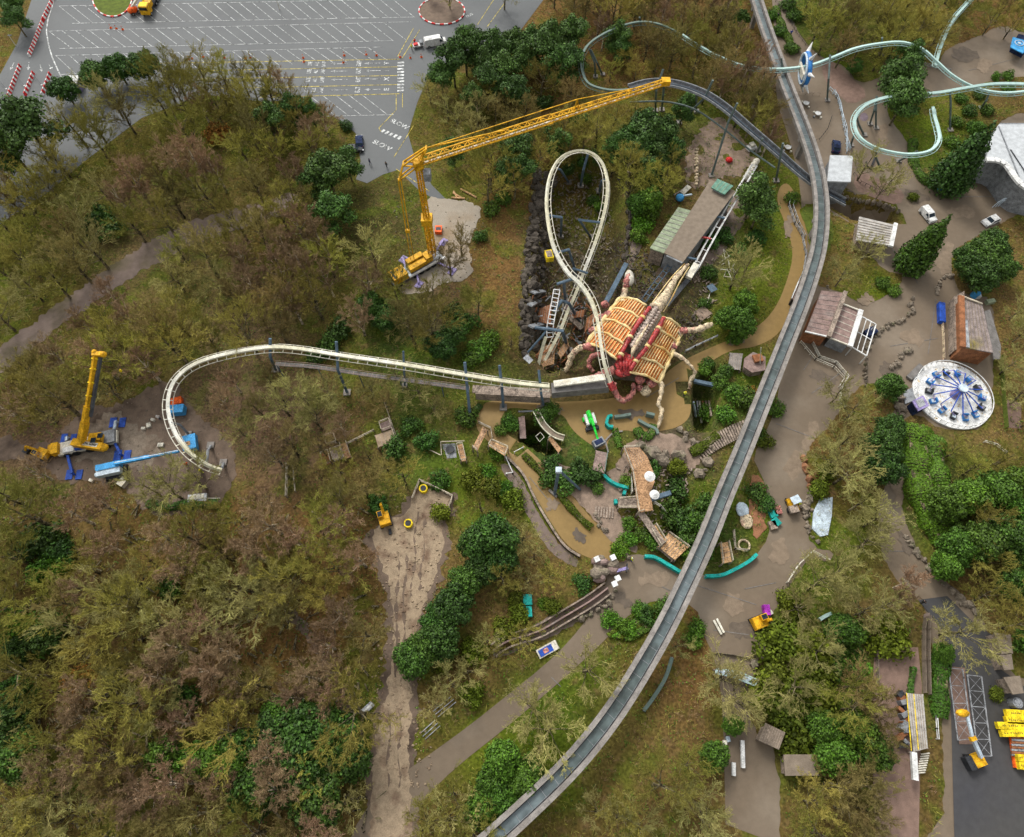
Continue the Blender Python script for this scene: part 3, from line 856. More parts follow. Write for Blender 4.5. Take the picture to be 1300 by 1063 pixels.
# individually traced plants first
TR = {
 'pine': [(575,75,1.1),(600,50,1.0),(630,60,1.1),(640,85,1.1),(675,50,1.0),(700,50,1.1),(725,75,1.0),(620,100,1.0),(30,155,1.7),(10,185,1.3),(415,215,1.25),(400,225,1.0),(420,265,1.15),(370,135,.9),(345,150,1.0),(395,140,.8),(440,205,.9),(590,60,1.15),(615,80,1.0),(560,95,.9),(690,60,1.2),(710,80,1.1),(665,75,.9),(725,40,1.0),
          (655,55,1.0),(785,45,.95),(790,60,.7),(820,160,1.15),(830,175,1.2),(845,165,1.0),(800,175,.9),(655,115,1.0),(575,190,.8),(640,110,.8),(1145,95,1.3),(1150,125,1.2),(1155,75,1.1),(870,135,.8),(960,245,1.1),(965,265,1.0),(600,120,.8)],
 'dark': [(120,97,1.1),(150,88,1.05),(182,85,1.1),(82,115,1.0),(625,685,1.25),(635,710,.9),(605,690,.9),(590,740,.85),(575,770,1.0),(555,790,.8),(560,810,.95),(540,820,.8),(525,835,.9),(610,725,.8),
          (385,930,1.3),(345,935,1.0),(420,935,1.2),(310,955,1.0),(375,975,1.2),(440,960,1.0),(330,1000,1.1),(400,1015,1.2),(20,880,.8),(60,810,.8),(1085,85,.6),(1120,570,1.0),(1120,590,1.05),(1130,545,.8),
          (1130,492,.75),(1245,325,1.2),(1260,310,1.0),(1230,335,1.0),(1245,350,1.0),(1270,340,.9),(20,830,.7),(10,900,1.0),(10,930,1.0),(25,960,1.0),(470,390,.9),(490,405,.8),(940,25,.7),(560,440,.9),(575,425,.8)],
 'green': [(210,960,.9),(240,965,.85),(270,965,.8),(60,800,.6),(300,975,.9),(355,905,.8),(810,260,.8),(825,255,.9),(1200,640,1.0),(1230,632,1.0),(1265,625,1.1),(1290,615,1.0),(1215,695,1.0),(1245,690,1.1),(1280,680,1.1),
           (1200,720,.8),(940,410,.9),(925,405,.8),(945,385,.8),(1240,165,.6),(1045,925,.8),
           (1070,800,.8),(1090,930,.9),(1110,955,.9),(1060,960,.9),(640,965,.9),(668,990,.9),(1198,828,.5),(930,920,.5),(905,960,.7),(695,560,.5)],
 'cone': [(1226,204,1.5),(1175,312,1.2)],
 'darkbush': [(440,160,1.0),(735,150,1.5),(700,165,1.4),(690,130,1.3),(610,300,1.0),(590,410,1.5),(575,395,1.3),(700,605,1.3),(720,610,1.4),(745,605,1.3),(735,595,1.2),(760,600,1.0),(700,590,1.1),(860,620,1.4),(850,650,1.5),(870,660,1.5),(900,640,1.3),
             (975,640,1.0),(960,625,1.1),(760,200,1.2),(720,215,1.0),(900,305,1.3),(920,300,1.2),(940,320,1.2),(960,300,1.2),(895,385,.8),(740,205,.9),(500,570,1.4),(520,540,1.2),(480,640,1.2),(540,560,1.3),(740,740,1.0),(845,770,1.0),(820,780,1.0),(140,290,1.8),(120,280,1.5),(130,270,1.4),
             (830,595,.9),(815,615,.8),(430,420,1.6),(415,440,1.5),(400,452,1.3),(235,890,1.3),(40,690,1.8),(60,680,1.6),(75,700,1.5),(215,745,1.3)],
 'bush': [(675,555,1.0),(650,540,.9),(635,545,.8),(690,530,1.1),(885,660,1.3),(905,665,1.3),(915,640,1.2),(870,690,1.3),(895,700,1.1),(935,500,1.3),(950,505,1.4),(915,485,1.0),(920,470,.9),(900,460,.8),(900,525,1.2),(920,525,1.2),(900,345,1.1),
          (560,610,1.2),(590,530,1.3),(610,445,1.5),(620,430,1.3),(600,455,1.2),(1010,20,1.3),(1000,5,1.3),(990,40,1.1),(1005,60,1.2),(980,20,1.0),(960,550,1.0),(985,520,1.1),(1005,250,1.0),(755,255,1.0),(745,225,1.0),(1245,120,1.0),(1230,140,1.1),(1220,125,1.0),(1215,155,1.0),(1235,160,1.0),(1255,140,1.0),(1210,180,1.1),(1280,110,1.0),
          (795,610,.8),(760,620,.7),(785,695,.6),(790,690,.7),(800,665,.8),(830,690,.9),(815,680,.8),(640,250,1.2),(625,265,1.2),(1135,370,.9),(1120,360,.9),(1030,860,1.2),(1090,800,1.2)],
 'brightbush': [(825,270,1.6),(815,285,1.4),(810,300,1.2),(630,575,.9),(620,600,1.0),(800,685,.9),(785,700,.9),(875,705,.9),(60,800,1.9),(1155,560,1.0),(1165,555,1.0),(700,520,1.0),(645,535,.9),(895,470,.9),(935,430,1.0),(775,785,.9),(790,795,.9),(810,775,.8),(800,800,.8),(840,785,.7),(885,800,1.0),(880,815,.9),
                (690,765,.6),(640,620,1.0),(1280,95,.9),(1265,97,.8),(5,805,1.8),(20,790,1.6),(50,725,1.5),(75,722,1.4),(1080,840,1.4),(1090,850,1.2),(760,262,.9)],
 'olivebush': [(985,815,2.0),(1003,812,1.9),(1030,820,2.2),(1035,845,2.0),(985,860,1.8),(975,880,1.8),(1000,885,2.0),(1020,890,1.8),(1030,925,2.4),(995,905,1.8),(1010,940,1.8),(1132,812,2.0),(1020,865,1.7),(1045,880,1.8),(970,560,1.0),(860,590,1.0),(655,760,1.0),(560,650,1.2),(600,610,1.4),(625,620,1.3),(650,635,1.3),(560,840,1.2),(600,830,1.3),(600,880,1.2),(640,800,1.2),(660,780,1.2),(700,770,1.0),(1010,780,1.4),(1000,760,1.3),(1040,620,1.3),(1050,600,1.2),(1160,250,.8),(1265,880,.8)],
 'rustbush': [(275,170,1.6),(105,870,1.5),(955,500,.8)],
 'pale': [(570,-5,.8),(745,850,1.0),(695,925,1.1),(680,900,1.0),(920,860,1.1),(935,890,1.1),(1100,210,.9),(1135,225,.8),(1120,240,.7),(1070,560,1.0),(1075,600,1.1),(1060,580,1.0),(1220,800,1.15),(1100,775,.9),(1125,770,.8),(1040,740,1.0),(1070,725,1.0),(1015,770,.8),(1010,870,.9),(1040,830,.9),(860,820,.5),(240,790,1.2),(290,760,1.3),(310,745,1.2),(330,775,1.2),
          (1100,690,1.0),(1110,660,.9),(1090,640,.9),(950,340,1.0),(935,350,1.0),(640,-10,1.0),(545,115,.8),(580,150,1.0),(605,140,1.0),(600,170,.9),(1085,520,.9),(1065,500,.8),(1070,350,.8),(1100,320,.9),(360,515,1.1),(385,505,1.0),(400,530,1.0),(250,610,.9),(215,620,1.0),(190,620,.9),(500,475,.8),(530,495,.8)],
 'birch': [(110,415,.9),(50,600,.9),(130,640,1.0),(100,655,1.0),(110,750,.9),(230,820,1.1),(265,855,1.0),(115,880,1.0),(110,910,.9),(290,830,1.0),(1150,740,.8),(380,690,1.1),(1140,765,.7)],
 'brown': [(570,335,.9),(585,310,.8),(1110,900,.8),(1112,935,.8),(1085,870,.9)],
}
for kd, L in TR.items():
    for (x, y, s) in L:
        placed.append((x, y))
        plant(kd, x, y, s)
scatter(WA, 105, 22, kA, .95, 1.35, [OPC])
scatter([(190,95),(300,85),(380,120),(440,160),(410,200),(300,150),(200,130)], 16, 17, ['olive','birch','olive','brown'], .8, 1.1)
scatter([(520,230),(600,250),(650,300),(640,350),(600,330),(500,300),(470,260),(440,240)], 0, 20, ['olive'], .6, .8)
scatter(WB, 16, 24, ['pale','birch','brown'], .6, .9)
scatter(WC, 88, 25, kC, .85, 1.15)
WE = [(560,130),(600,130),(640,95),(720,100),(740,130),(700,140),(640,165),(560,175)]
scatter(WE, 10, 18, ['olive','brown'], .7, .9)
scatter([(690,-20),(960,-20),(970,60),(985,130),(975,185),(940,150),(900,110),(860,75),(800,70),(730,20)], 50, 18, ['brown','olive','birch','brown'], .9, 1.2, [TOPC])
scatter([(750,80),(830,75),(850,95),(770,100)], 4, 18, ['olive'], .6, .7)
scatter([(620,190),(700,165),(800,145),(860,150),(850,240),(800,235),(770,200),(700,190),(650,240),(610,245)], 26, 18, ['olive','pine','olive'], .8, 1.1)
scatter([(1010,-20),(1240,-20),(1200,50),(1190,70),(1110,75),(1050,65),(1020,30)], 30, 18, ['olive','brown','pale','olive'], .9, 1.2, [TOPC])
scatter([(1240,-20),(1310,-20),(1310,35),(1250,40)], 6, 18, ['olive','brown'], .6, .8)
scatter([(1060,890),(1090,870),(1105,970),(1100,1065),(1010,1065),(1050,990)], 8, 24, ['olive','brown'], .8, 1.0)
scatter([(1270,380),(1310,380),(1310,600),(1210,600),(1180,560),(1270,545)], 10, 22, ['olive','pale'], .6, .85)
scatter([(1250,640),(1310,640),(1310,860),(1270,800),(1220,730)], 10, 24, ['olive','olive','green'], .7, .9)
scatter([(600,610),(640,625),(690,720),(730,750),(640,830),(560,905),(530,900),(590,840),(640,760)], 14, 24, ['olive','pale'], .45, .7)
scatter([(430,520),(480,580),(520,600),(500,640),(400,620),(420,560)], 6, 24, ['olive','brown'], .5, .8)
scatter([(510,360),(600,380),(660,430),(600,450),(500,430)], 8, 24, ['olive','brown'], .6, .9)
scatter([(570,990),(690,950),(600,1065),(520,1065)], 7, 26, ['pale','olive','green'], .6, .9)
scatter([(760,1000),(900,930),(910,1065),(720,1065)], 7, 26, ['pale','olive'], .6, .9)
scatter([(0,-10),(30,-10),(10,50),(0,60)], 3, 14, ['darkbush','pine'], .7, .9)

# ------------------------------------------------------------------ undergrowth nobody could count
def undergrowth(name, n, m, size, blade, seed, polys, label, h=0.5):
    rs = np.random.RandomState(seed)
    X = rs.uniform(-175, 175, n * 3); Y = rs.uniform(-25, 215, n * 3)
    d = np.full(X.shape, -50.0)
    for p in HARD_W: d = np.maximum(d, sdf(p, X, Y))
    bed = np.full(X.shape, -50.0)
    for p in BEDS: bed = np.maximum(bed, sdf(poly_w(p), X, Y))
    ok = (d < -.8) | (bed > .8)
    for p in (ASPHALT, COURT): ok &= sdf(poly_w(p), X, Y) < -.5
    pn = smooth_noise(X, Y, 14, seed) + smooth_noise(X, Y, 5, seed + 1)
    ok &= pn > rs.uniform(-2.2, .9, len(X))
    X, Y = X[ok][:n], Y[ok][:n]
    k = len(X)
    Z = np.array([hgt(a, b) for a, b in zip(X, Y)]) + .1
    C = np.stack([X, Y, Z + rs.uniform(.05, h, k)], 1)
    V = []
    for j in range(blade):
        a = unit(rs.normal(0, 1, (k, 3)) * np.array([1, 1, .5]) + np.array([0, 0, .3]))
        b = unit(np.cross(a, rs.normal(0, 1, (k, 3))))
        c = C + rs.normal(0, .25, (k, 3)) * np.array([1, 1, .3])
        s = size[0] * rs.uniform(.6, 1.3, (k, 1)); t = size[1] * rs.uniform(.6, 1.3, (k, 1))
        V.append(np.stack([c - b * t, c + b * t, c + a * s], 1))
    V = np.concatenate(V, 0).reshape(-1, 3)
    me = npmesh(name, V, np.arange(len(V)).reshape(-1, 3), m)
    o = bpy.data.objects.new(name, me); COL.objects.link(o)
    tag(o, label, None, None, 'stuff')
undergrowth('undergrowth', 42000, 'twig_olive', (.75, .035), 4, 5, None, 'tangled olive brambles and twigs over the woodland floor')
undergrowth('dead_undergrowth', 26000, 'twig_pink', (.7, .03), 4, 11, None, 'pinkish dead stems over the woodland floor')
undergrowth('ground_ivy', 30000, 'leaf_mid', (.26, .13), 4, 17, None, 'green ivy and moss patches on the ground', .25)

# ------------------------------------------------------------------ shared builders
def catmull(pts, n=8):
    pts = [Vector(p) for p in pts]
    out = []
    for i in range(len(pts) - 1):
        p0 = pts[max(i-1, 0)]; p1 = pts[i]; p2 = pts[i+1]; p3 = pts[min(i+2, len(pts)-1)]
        for j in range(n):
            t = j / n
            out.append(0.5 * ((2*p1) + (p2-p0)*t + (2*p0-5*p1+4*p2-p3)*t*t + (-p0+3*p1-3*p2+p3)*t**3))
    out.append(pts[-1])
    return out
def even(path, step):
    out = [path[0]]
    acc = 0
    for a, b in zip(path, path[1:]):
        L = (b - a).length
        while acc + L >= step:
            t = (step - acc) / L
            a = a.lerp(b, t); L = (b - a).length; acc = 0
            out.append(a.copy())
        acc += L
    return out
def frames(path, bank=0.0):
    fr = []
    for i, p in enumerate(path):
        d = (path[min(i+1, len(path)-1)] - path[max(i-1, 0)]).normalized()
        s = d.cross(Vector((0,0,1))).normalized()
        u = s.cross(d).normalized()
        b = bank(i / (len(path)-1)) if callable(bank) else bank
        s2 = s * math.cos(b) + u * math.sin(b); u2 = u * math.cos(b) - s * math.sin(b)
        fr.append((p, d, s2, u2))
    return fr
def sweep(mb, fr, o, z, w, h):
    base = len(mb.v)
    for (p, d, s, u) in fr:
        for a, b in ((-.5,-.5),(.5,-.5),(.5,.5),(-.5,.5)):
            mb.v.append(tuple(p + s * (o + a*w) + u * (z + b*h)))
    for i in range(len(fr) - 1):
        for j in range(4):
            a = base + 4*i + j; b = base + 4*i + (j+1) % 4
            mb.f.append((a, b, b+4, a+4))
    mb.f.append((base, base+3, base+2, base+1)); k = base + 4*(len(fr)-1)
    mb.f.append((k, k+1, k+2, k+3))
    return mb
def track(name, label, cat, pts, m, rail_m=None, bank=0.0, spine=.75, gauge=.85, drop=-.5, tie=1.6, group=None, rr=.1, tie_m=None):
    path = even(catmull([Pz(*p) for p in pts], 10), .9)
    fr = frames(path, bank)
    t = thing(name, label, cat, (path[0].x, path[0].y, hgt(path[0].x, path[0].y)), 0, group)
    ties = MB()
    if spine: sweep(ties, fr, 0, 0, spine, spine * .8)
    for s in (-1, 1):
        mb = MB(); mb.tube([p + sd * (gauge * s) + u * drop for (p, d, sd, u) in fr], rr, 5)
        if spine or s > 0: mb.build('rail', rail_m or m, t)
        else: ties.add(mb.v, mb.f)
    mb = ties
    for (p, d, sd, u) in fr[::max(1, round(tie / .9))]:
        mb.beam(p - sd * gauge + u * drop, p + sd * gauge + u * drop, .14, .14)
        mb.beam(p, p + u * drop, .2, .2)
    mb.build('spine' if spine else 'rail', m if spine else (rail_m or m), t)
    return t, fr
def column(name, label, cat, pts, r, m, group=None, base=True, n=8):
    """bent pipe column standing on the ground: pts world points from the foot up"""
    foot = Vector(pts[0])
    t = thing(name, label, cat, foot, 0, group)
    MB().tube(pts, r, n).build('post', m, t)
    b = MB().box((foot.x, foot.y, foot.z + .15), (r*5, r*5, .5)); b.build('footing', 'concrete', t)
    return t
def vz(bx, by, py):
    """height at which a vertical through ground point (x,y) shows at photo row py"""
    lo, hi = 0.0, 60.0
    for _ in range(40):
        m = (lo + hi) / 2
        if pix((bx, by, m))[1] > py: lo = m
        else: hi = m
    return lo
def roofed(name, label, cat, corners, z, roof_m, wall_m, over=.35, slab=.28, zs=None, seams=0, seam_m=None, ground=None, group=None):
    c = [Pz(a, b, (zs[i] if zs else z)) for i, (a, b) in enumerate(corners)]
    cx = sum(p.x for p in c)/len(c); cy = sum(p.y for p in c)/len(c)
    g = min(hgt(p.x, p.y) for p in c) if ground is None else ground
    t = thing(name, label, cat, (cx, cy, g), 0, group)
    k = len(c)
    area = sum(c[i].x*c[(i+1)%k].y - c[(i+1)%k].x*c[i].y for i in range(k))
    if area < 0: c = c[::-1]
    vs = [(p.x, p.y, p.z - slab) for p in c] + [tuple(p) for p in c]
    MB().add(vs, [(j, (j+1)%k, k+(j+1)%k, k+j) for j in range(k)] + [tuple(range(k))[::-1], tuple(range(k, 2*k))]).build('roof', roof_m, t)
    w = []
    for p in c:
        d = Vector((cx - p.x, cy - p.y, 0)).normalized() * over * 1.4
        w.append((p.x + d.x, p.y + d.y, p.z - slab - .01))
    vs = [(p[0], p[1], g - .3) for p in w] + w
    MB().add(vs, [(j, (j+1)%k, k+(j+1)%k, k+j) for j in range(k)]).build('wall', wall_m, t)
    if seams:
        mb = MB()
        c0 = [Pz(a, b, (zs[i] if zs else z)) for i, (a, b) in enumerate(corners)]
        for i in range(1, seams):
            f = i / seams
            a = c0[0].lerp(c0[1], f); b = c0[3].lerp(c0[2], f)
            mb.beam(a + Vector((0,0,.03)), b + Vector((0,0,.03)), .09, .07)
        mb.build('roof_seam_pattern', seam_m or roof_m, t)
    return t
def fence(name, label, pts, h=1.1, m='woodgrey', post=1.8, rails=3, r=.05, cat='fence', solid=None, group=None, panel_m=None, dz=0):
    w_ = [P(a, b) + Vector((0,0,dz)) for a, b in pts]
    t = thing(name, label, cat, w_[0], 0, group)
    rl, pm = MB(), MB()
    for a, b in zip(w_, w_[1:]):
        L = (b - a).length; k = max(1, round(L / post))
        for i in range(k + 1):
            q = a.lerp(b, i / k)
            pm.beam(q - Vector((0,0,.2)), q + Vector((0,0,h)), r*1.6)
        for j in range(rails):
            z = Vector((0,0,h * (j + 1) / rails - .04)); rl.beam(a + z, b + z, r)
    if rails: rl.build('rail', m, t)
    pm.build('post_pattern', m, t)
    if solid:
        s = MB()
        for a, b in zip(w_, w_[1:]): s.beam(a + Vector((0,0,h*.5)), b + Vector((0,0,h*.5)), .06, h*.9)
        s.build('panel', solid, t)
    return t
def wallrun(name, label, pts, w=.5, h=.7, m='rock', cat='wall', rough=True, group=None):
    w_ = even([P(a, b) for a, b in pts], .8 if not rough else max(.55, w * .85)) + [P(*pts[-1])]
    mb = MB(); rs = random.Random(int(pts[0][0]))
    if rough:
        for q in w_:
            s = rs.uniform(.45, 1.25)
            k0 = len(mb.v); c_ = q + Vector((rs.uniform(-.5,.5)*w, rs.uniform(-.5,.5)*w, h*.3))
            mb.ell(c_, (w*s*rs.uniform(.6,1), w*s*rs.uniform(.6,1), h*s*.7), 6, 5)
            for i_ in range(k0, len(mb.v)):
                v_ = Vector(mb.v[i_]); mb.v[i_] = tuple(c_ + (v_ - c_) * rs.uniform(.68, 1.25))
    else:
        for a, b in zip(w_, w_[1:]): mb.beam(a + Vector((0,0,h/2)), b + Vector((0,0,h/2)), w, h)
    o = mb.build(name, m)
    return tag(o, label, cat, group)
def leaf_on(path_px, w, h, m, name, label, size=.17, dens=90, cat='hedge', seed=3, group=None):
    """hedge: leaf clumps over a rounded box swept along a line"""
    pts = even(catmull([P(a, b) for a, b in path_px], 6), .5)
    rs = np.random.RandomState(seed)
    L = len(pts) * .5
    n = int(L * dens * (w + h) / 2)
    i = rs.randint(0, len(pts) - 1, n)
    pa = np.array([tuple(p) for p in pts]); d = unit(pa[i+1] - pa[i]); sd = np.stack([d[:,1], -d[:,0], np.zeros(n)], 1)
    th = rs.uniform(-.15, math.pi + .15, n)
    wob = 1 + .16 * np.sin(i * .55)[:]
    c = pa[i] + d * rs.rand(n, 1) * .5 + sd * (np.cos(th) * w * .5 * wob)[:, None] + np.array([0,0,1]) * ((np.abs(np.sin(th)) ** .5) * h * wob)[:, None]
    nr = unit(sd * np.cos(th)[:, None] + np.array([0,0,1]) * np.sin(th)[:, None] + rs.normal(0, .5, (n, 3)))
    u = unit(np.cross(nr, rs.normal(0, 1, (n, 3)))); v = np.cross(nr, u)
    s = size * rs.uniform(.6, 1.3, (n, 1))
    q = np.stack([c-u*s, c+v*s*.7, c+u*s, c-v*s*.7], 1).reshape(-1, 3)
    o0 = pts[0]
    t = thing(name, label, cat, o0, 0, group)
    q = q - np.array(tuple(o0))
    me = npmesh('foliage', q, np.arange(len(q)).reshape(-1, 4), m)
    o = bpy.data.objects.new('foliage', me); COL.objects.link(o); o.parent = t
    mb = MB()
    for a, b in zip(pts[::3], pts[3::3]): mb.beam(a + Vector((0,0,h*.4)), b + Vector((0,0,h*.4)), w*.6, h*.8)
    mb.build('stems', 'bark', t)
    return t

# ------------------------------------------------------------------ car park
def gline(mb, a, b, w, z=.06):
    p, q = P(*a), P(*b)
    mb.beam(p + Vector((0,0,z)), q + Vector((0,0,z)), w, .02)
mk_w, mk_y = MB(), MB()
def row(tl, tr, bl, br, x0, x1, sp, shift, top=True, bot=True, mb=mk_w):
    fy = lambda a, b, x: a[1] + (b[1]-a[1]) * (x-a[0]) / (b[0]-a[0])
    if top: gline(mb, tl, tr, .11)
    if bot: gline(mb, bl, br, .11)
    x = x0
    while x < x1:
        gline(mb, (x, fy(tl, tr, x)), (x+shift, fy(bl, br, x+shift)), .12)
        x += sp
row((75,8),(520,-1),(92,30),(527,22), 75, 500, 16.3, 27)
row((60,40),(522,28),(75,62),(500,52), 62, 490, 17.0, 29)
row((70,71),(485,60),(78,95),(507,76), 71, 480, 17.2, 25, bot=False)
gline(mk_w, (78,95), (110,93), .11)
row((85,-22),(520,-28),(100,-4),(520,-12), 85, 520, 16, 24)
row((390,122.6),(505,120),(413,148),(500,146), 394, 470, 16.5, 32, top=False)
cv = [(72,-12),(66,10),(61,25),(59,40),(62,58),(66,72),(73,88),(80,103)]
for a, b in zip(cv, cv[1:]): gline(mk_w, a, b, .3)
for (a, b) in [((190,81),(507,75.5)),((205,91),(505,85.3)),((240,101),(505,96.3)),((270,113),(505,107.8)),((330,124),(507,119.5))]: gline(mk_y, a, b, .16)
for a, b in [((525,36),(505,72)),((533,38),(510,75)),((503,119),(503,140)),((511,119),(511,137)),((503,140),(481,163)),((481,163),(484,168)),((640,5),(618,35)),((628,-2),(606,32)),((545,243),(503,215)),((525,160),(500,200))]:
    gline(mk_y, a, b, .14)
for i in range(10): gline(mk_w, (504.5, 80.2+i*3.95), (513, 79.8+i*3.95), .62)
for i in range(5): gline(mk_w, (484+i*5.3, 168.5+i*2.1), (488+i*5.3, 165+i*2.1), .7)
def arrow(mb, a, b):
    gline(mb, a, b, .16)
    p, q = P(*a), P(*b); d = (p - q).normalized(); s = Vector((-d.y, d.x, 0))
    o = len(mb.v); z = Vector((0,0,.07))
    mb.add([p + d*.5 + z, p - d*.7 + s*.45 + z, p - d*.7 - s*.45 + z], [(0,1,2)])
for yc in (81.5, 91, 101.6, 114.8):
    arrow(mk_w, (422, yc), (441, yc-.4)); arrow(mk_w, (465, yc-.6), (483, yc-1.0))
for (a, b) in [((14,88),(18,80)),((36,88),(37,79)),((53,90),(51,82)),((66,88),(62,82))]: arrow(mk_w, a, b)
o = struct(mk_w.build('parking_markings', 'white_line'), 'white parking bay lines, arrows and zebra stripes')
o = struct(mk_y.build('lane_markings', 'yellow_line'), 'yellow lane lines across the car park')
dg = bpy.context.evaluated_depsgraph_get
def word(txt, px, py, size, rz, m='white_line', name='road_marking', z=.07, flat=True, squash=1.0):
    cu = bpy.data.curves.new('lettering', 'FONT'); cu.body = txt; cu.size = size; cu.align_x = 'CENTER'; cu.align_y = 'CENTER'; cu.extrude = .005; cu.offset = size * .02
    o = bpy.data.objects.new('lettering', cu); COL.objects.link(o)
    bpy.context.view_layer.update()
    me = bpy.data.meshes.new_from_object(o.evaluated_get(dg()))
    bpy.data.objects.remove(o)
    me.materials.clear(); me.materials.append(MATS[m])
    ob = bpy.data.objects.new(name, me); COL.objects.link(ob)
    q = P(px, py); ob.location = (q.x, q.y, q.z + z); ob.rotation_euler = (0, 0, rz); ob.scale = (1, squash, 1)
    struct(ob, 'painted white lane lettering')
    return ob
for yc, big in ((81.5,'T'), (91,'I'), (101.6,'X'), (114.8,'E')):
    word('USE', 394 - (yc-81)*.12, yc, 1.0, R(90), squash=1.5); word('ALL', 402.5 - (yc-81)*.12, yc, 1.0, R(90), squash=1.4); word('LANES', 411.5 - (yc-81)*.1, yc, .78, R(90), squash=1.8)
    word('EXIT', 456 - (yc-81)*.05, yc-.4, 1.05, R(90), squash=1.6); word(big, 491, yc-.8, 2.0, R(90), squash=.9)
word('SLOW', 507, 158, 1.9, ang((500,155),(514,162))); word('SLOW', 485, 185, 1.9, ang((478,182),(492,189)))
word('BUS', 596, 20, 1.3, R(40))

# worn patches on the paths
for i, (x, y, w_, h_, a, m) in enumerate([(1030,560,9,26,.1,'worn'),(1012,590,14,20,.4,'worn'),(1045,480,16,8,.2,'patch'),(1130,470,12,9,.5,'patch'),(1165,250,16,8,.3,'patch'),(1120,170,8,14,.1,'worn'),(940,800,14,12,.2,'patch'),(930,770,10,16,.5,'worn'),(830,735,22,9,-.2,'worn'),(790,760,12,8,.5,'patch'),(1200,330,9,22,.2,'worn'),(1220,270,16,9,.1,'worn'),(1080,250,7,7,.1,'patch'),(990,700,12,16,.2,'worn'),(1160,430,14,10,.3,'worn'),(1225,70,18,9,.1,'patch'),(1250,85,9,9,.3,'worn'),(700,520,18,5,.1,'worn'),(800,525,16,6,.1,'patch'),(735,680,8,8,.7,'patch'),(700,640,6,9,.6,'worn'),(940,430,16,6,-.4,'worn'),(1000,290,5,14,.1,'worn'),(1140,620,6,20,.0,'worn'),(1150,690,8,16,-.5,'patch'),(1100,380,9,7,.1,'worn')]):
    pts_ = [(x + w_*math.cos(k*.52)*math.cos(a) - h_*math.sin(k*.52)*math.sin(a), y + w_*math.cos(k*.52)*math.sin(a) + h_*math.sin(k*.52)*math.cos(a)) for k in range(12)]
    sheet('worn_path', pts_, m, .062 + .003*i, 'worn patch on the path', amp=.45, smooth=1)
jn = MB()
for (a, b) in [((985,740),(945,748)),((880,742),(960,768)),((1030,500),(1072,470)),((985,538),(1032,556)),((1120,300),(1165,360)),((1130,440),(1190,430)),((1150,350),(1195,300)),((1100,130),(1060,200)),((1230,90),(1290,75)),((1142,560),(1140,600)),((1160,700),(1120,700)),((840,745),(870,760)),((905,800),(950,806)),((700,860),(712,872)),((1200,250),(1260,250)),((700,640),(672,606)),((820,505),(862,480)),((1040,440),(1020,470)),((1178,450),(1188,380))]:
    gline(jn, a, b, .12, .085)
struct(jn.build('path_joint_marking', 'concrete_dark'), 'dark joint and drain lines across the paths')
# kerbed islands
def island(name, label, cx, cy, rx, ry, m, n=34):
    ring = [Pz(cx + rx*math.cos(2*math.pi*i/n), cy + ry*math.sin(2*math.pi*i/n)) for i in range(n)]
    c = Pz(cx, cy)
    t = thing(name, label, 'island', c)
    MB().prism([(p.x, p.y) for p in ring], -.1, .22).build('bed', m, t)
    kw, kr = MB(), MB()
    for i in range(n):
        a, b = ring[i], ring[(i+1) % n]
        (kw if i % 2 else kr).beam(a + Vector((0,0,.17)), b + Vector((0,0,.17)), .32, .35)
    kw.build('kerb', 'white', t); kr.build('kerb', 'red', t)
island('kerbed_island', 'grassy round island with red and white kerb beside the yellow lorry', 143, -2, 25, 24, 'lime_grass')
island('kerbed_island', 'brown round island with red and white kerb and one bare tree', 561, 15, 29, 17, 'mud')

# barriers, cones
def barrier_mb():
    mb = MB()
    mb.add([(-.5,-.22,0),(.5,-.22,0),(.5,.22,0),(-.5,.22,0),(-.5,-.1,.45),(.5,-.1,.45),(.5,.1,.45),(-.5,.1,.45),(-.5,-.08,.85),(.5,-.08,.85),(.5,.08,.85),(-.5,.08,.85)],
           [(3,2,1,0),(0,1,5,4),(1,2,6,5),(2,3,7,6),(3,0,4,7),(4,5,9,8),(5,6,10,9),(6,7,11,10),(7,4,8,11),(8,9,10,11)])
    return mb
bm = {}
for c in ('red', 'white'):
    me = bpy.data.meshes.new('barrier'); b = barrier_mb(); me.from_pydata(b.v, [], b.f); me.update(); me.materials.append(MATS[c]); bm[c] = me
def barrier_line(a, b, n, lab, grp, sc=1.0):
    rz = ang(a, b)
    for i in range(n):
        t = i / (n-1)
        q = P(a[0] + (b[0]-a[0])*t, a[1] + (b[1]-a[1])*t)
        c = 'red' if i % 2 == 0 else 'white'
        o = bpy.data.objects.new('traffic_barrier', bm[c]); COL.objects.link(o)
        o.location = q + Vector((0,0,.04)); o.rotation_euler = (0,0,rz + rnd.uniform(-.05,.05)); o.scale = (sc * .72, 1.2, 1.1)
        tag(o, f'{c} plastic barrier {lab}', 'barrier', grp + ' ' + c)
barrier_line((70,-4),(56,26), 15, 'in the long line beside the curved kerb line, upper run', 'long barrier line upper', .95)
barrier_line((55,29),(38,72), 22, 'in the long line towards the entry lanes, lower run', 'long barrier line lower', .95)
barrier_line((26,86),(11,126), 18, 'in the outermost entry lane row by the verge', 'outer entry row', .95)
barrier_line((43,95),(33,121), 11, 'in the middle entry lane row', 'middle entry row', .95)
barrier_line((64,96),(55,121), 10, 'in the entry lane row by the kiosk', 'inner entry row', .95)
for i, (x, y) in enumerate([(11,117),(34,113),(56,112)]):
    q = P(x, y); t = thing('lift_barrier', ['dark lift gate arm by the grass verge','dark lift gate arm over the middle entry lane','dark lift gate arm by the kiosk lane'][i], 'gate', q)
    MB().box(q + Vector((0,0,.5)), (.4,.4,1.1)).build('cabinet', 'white', t)
    e = P(x-12, y-14); MB().beam(q + Vector((0,0,1)), e + Vector((0,0,1.1)), .1).build('arm', 'dark', t)
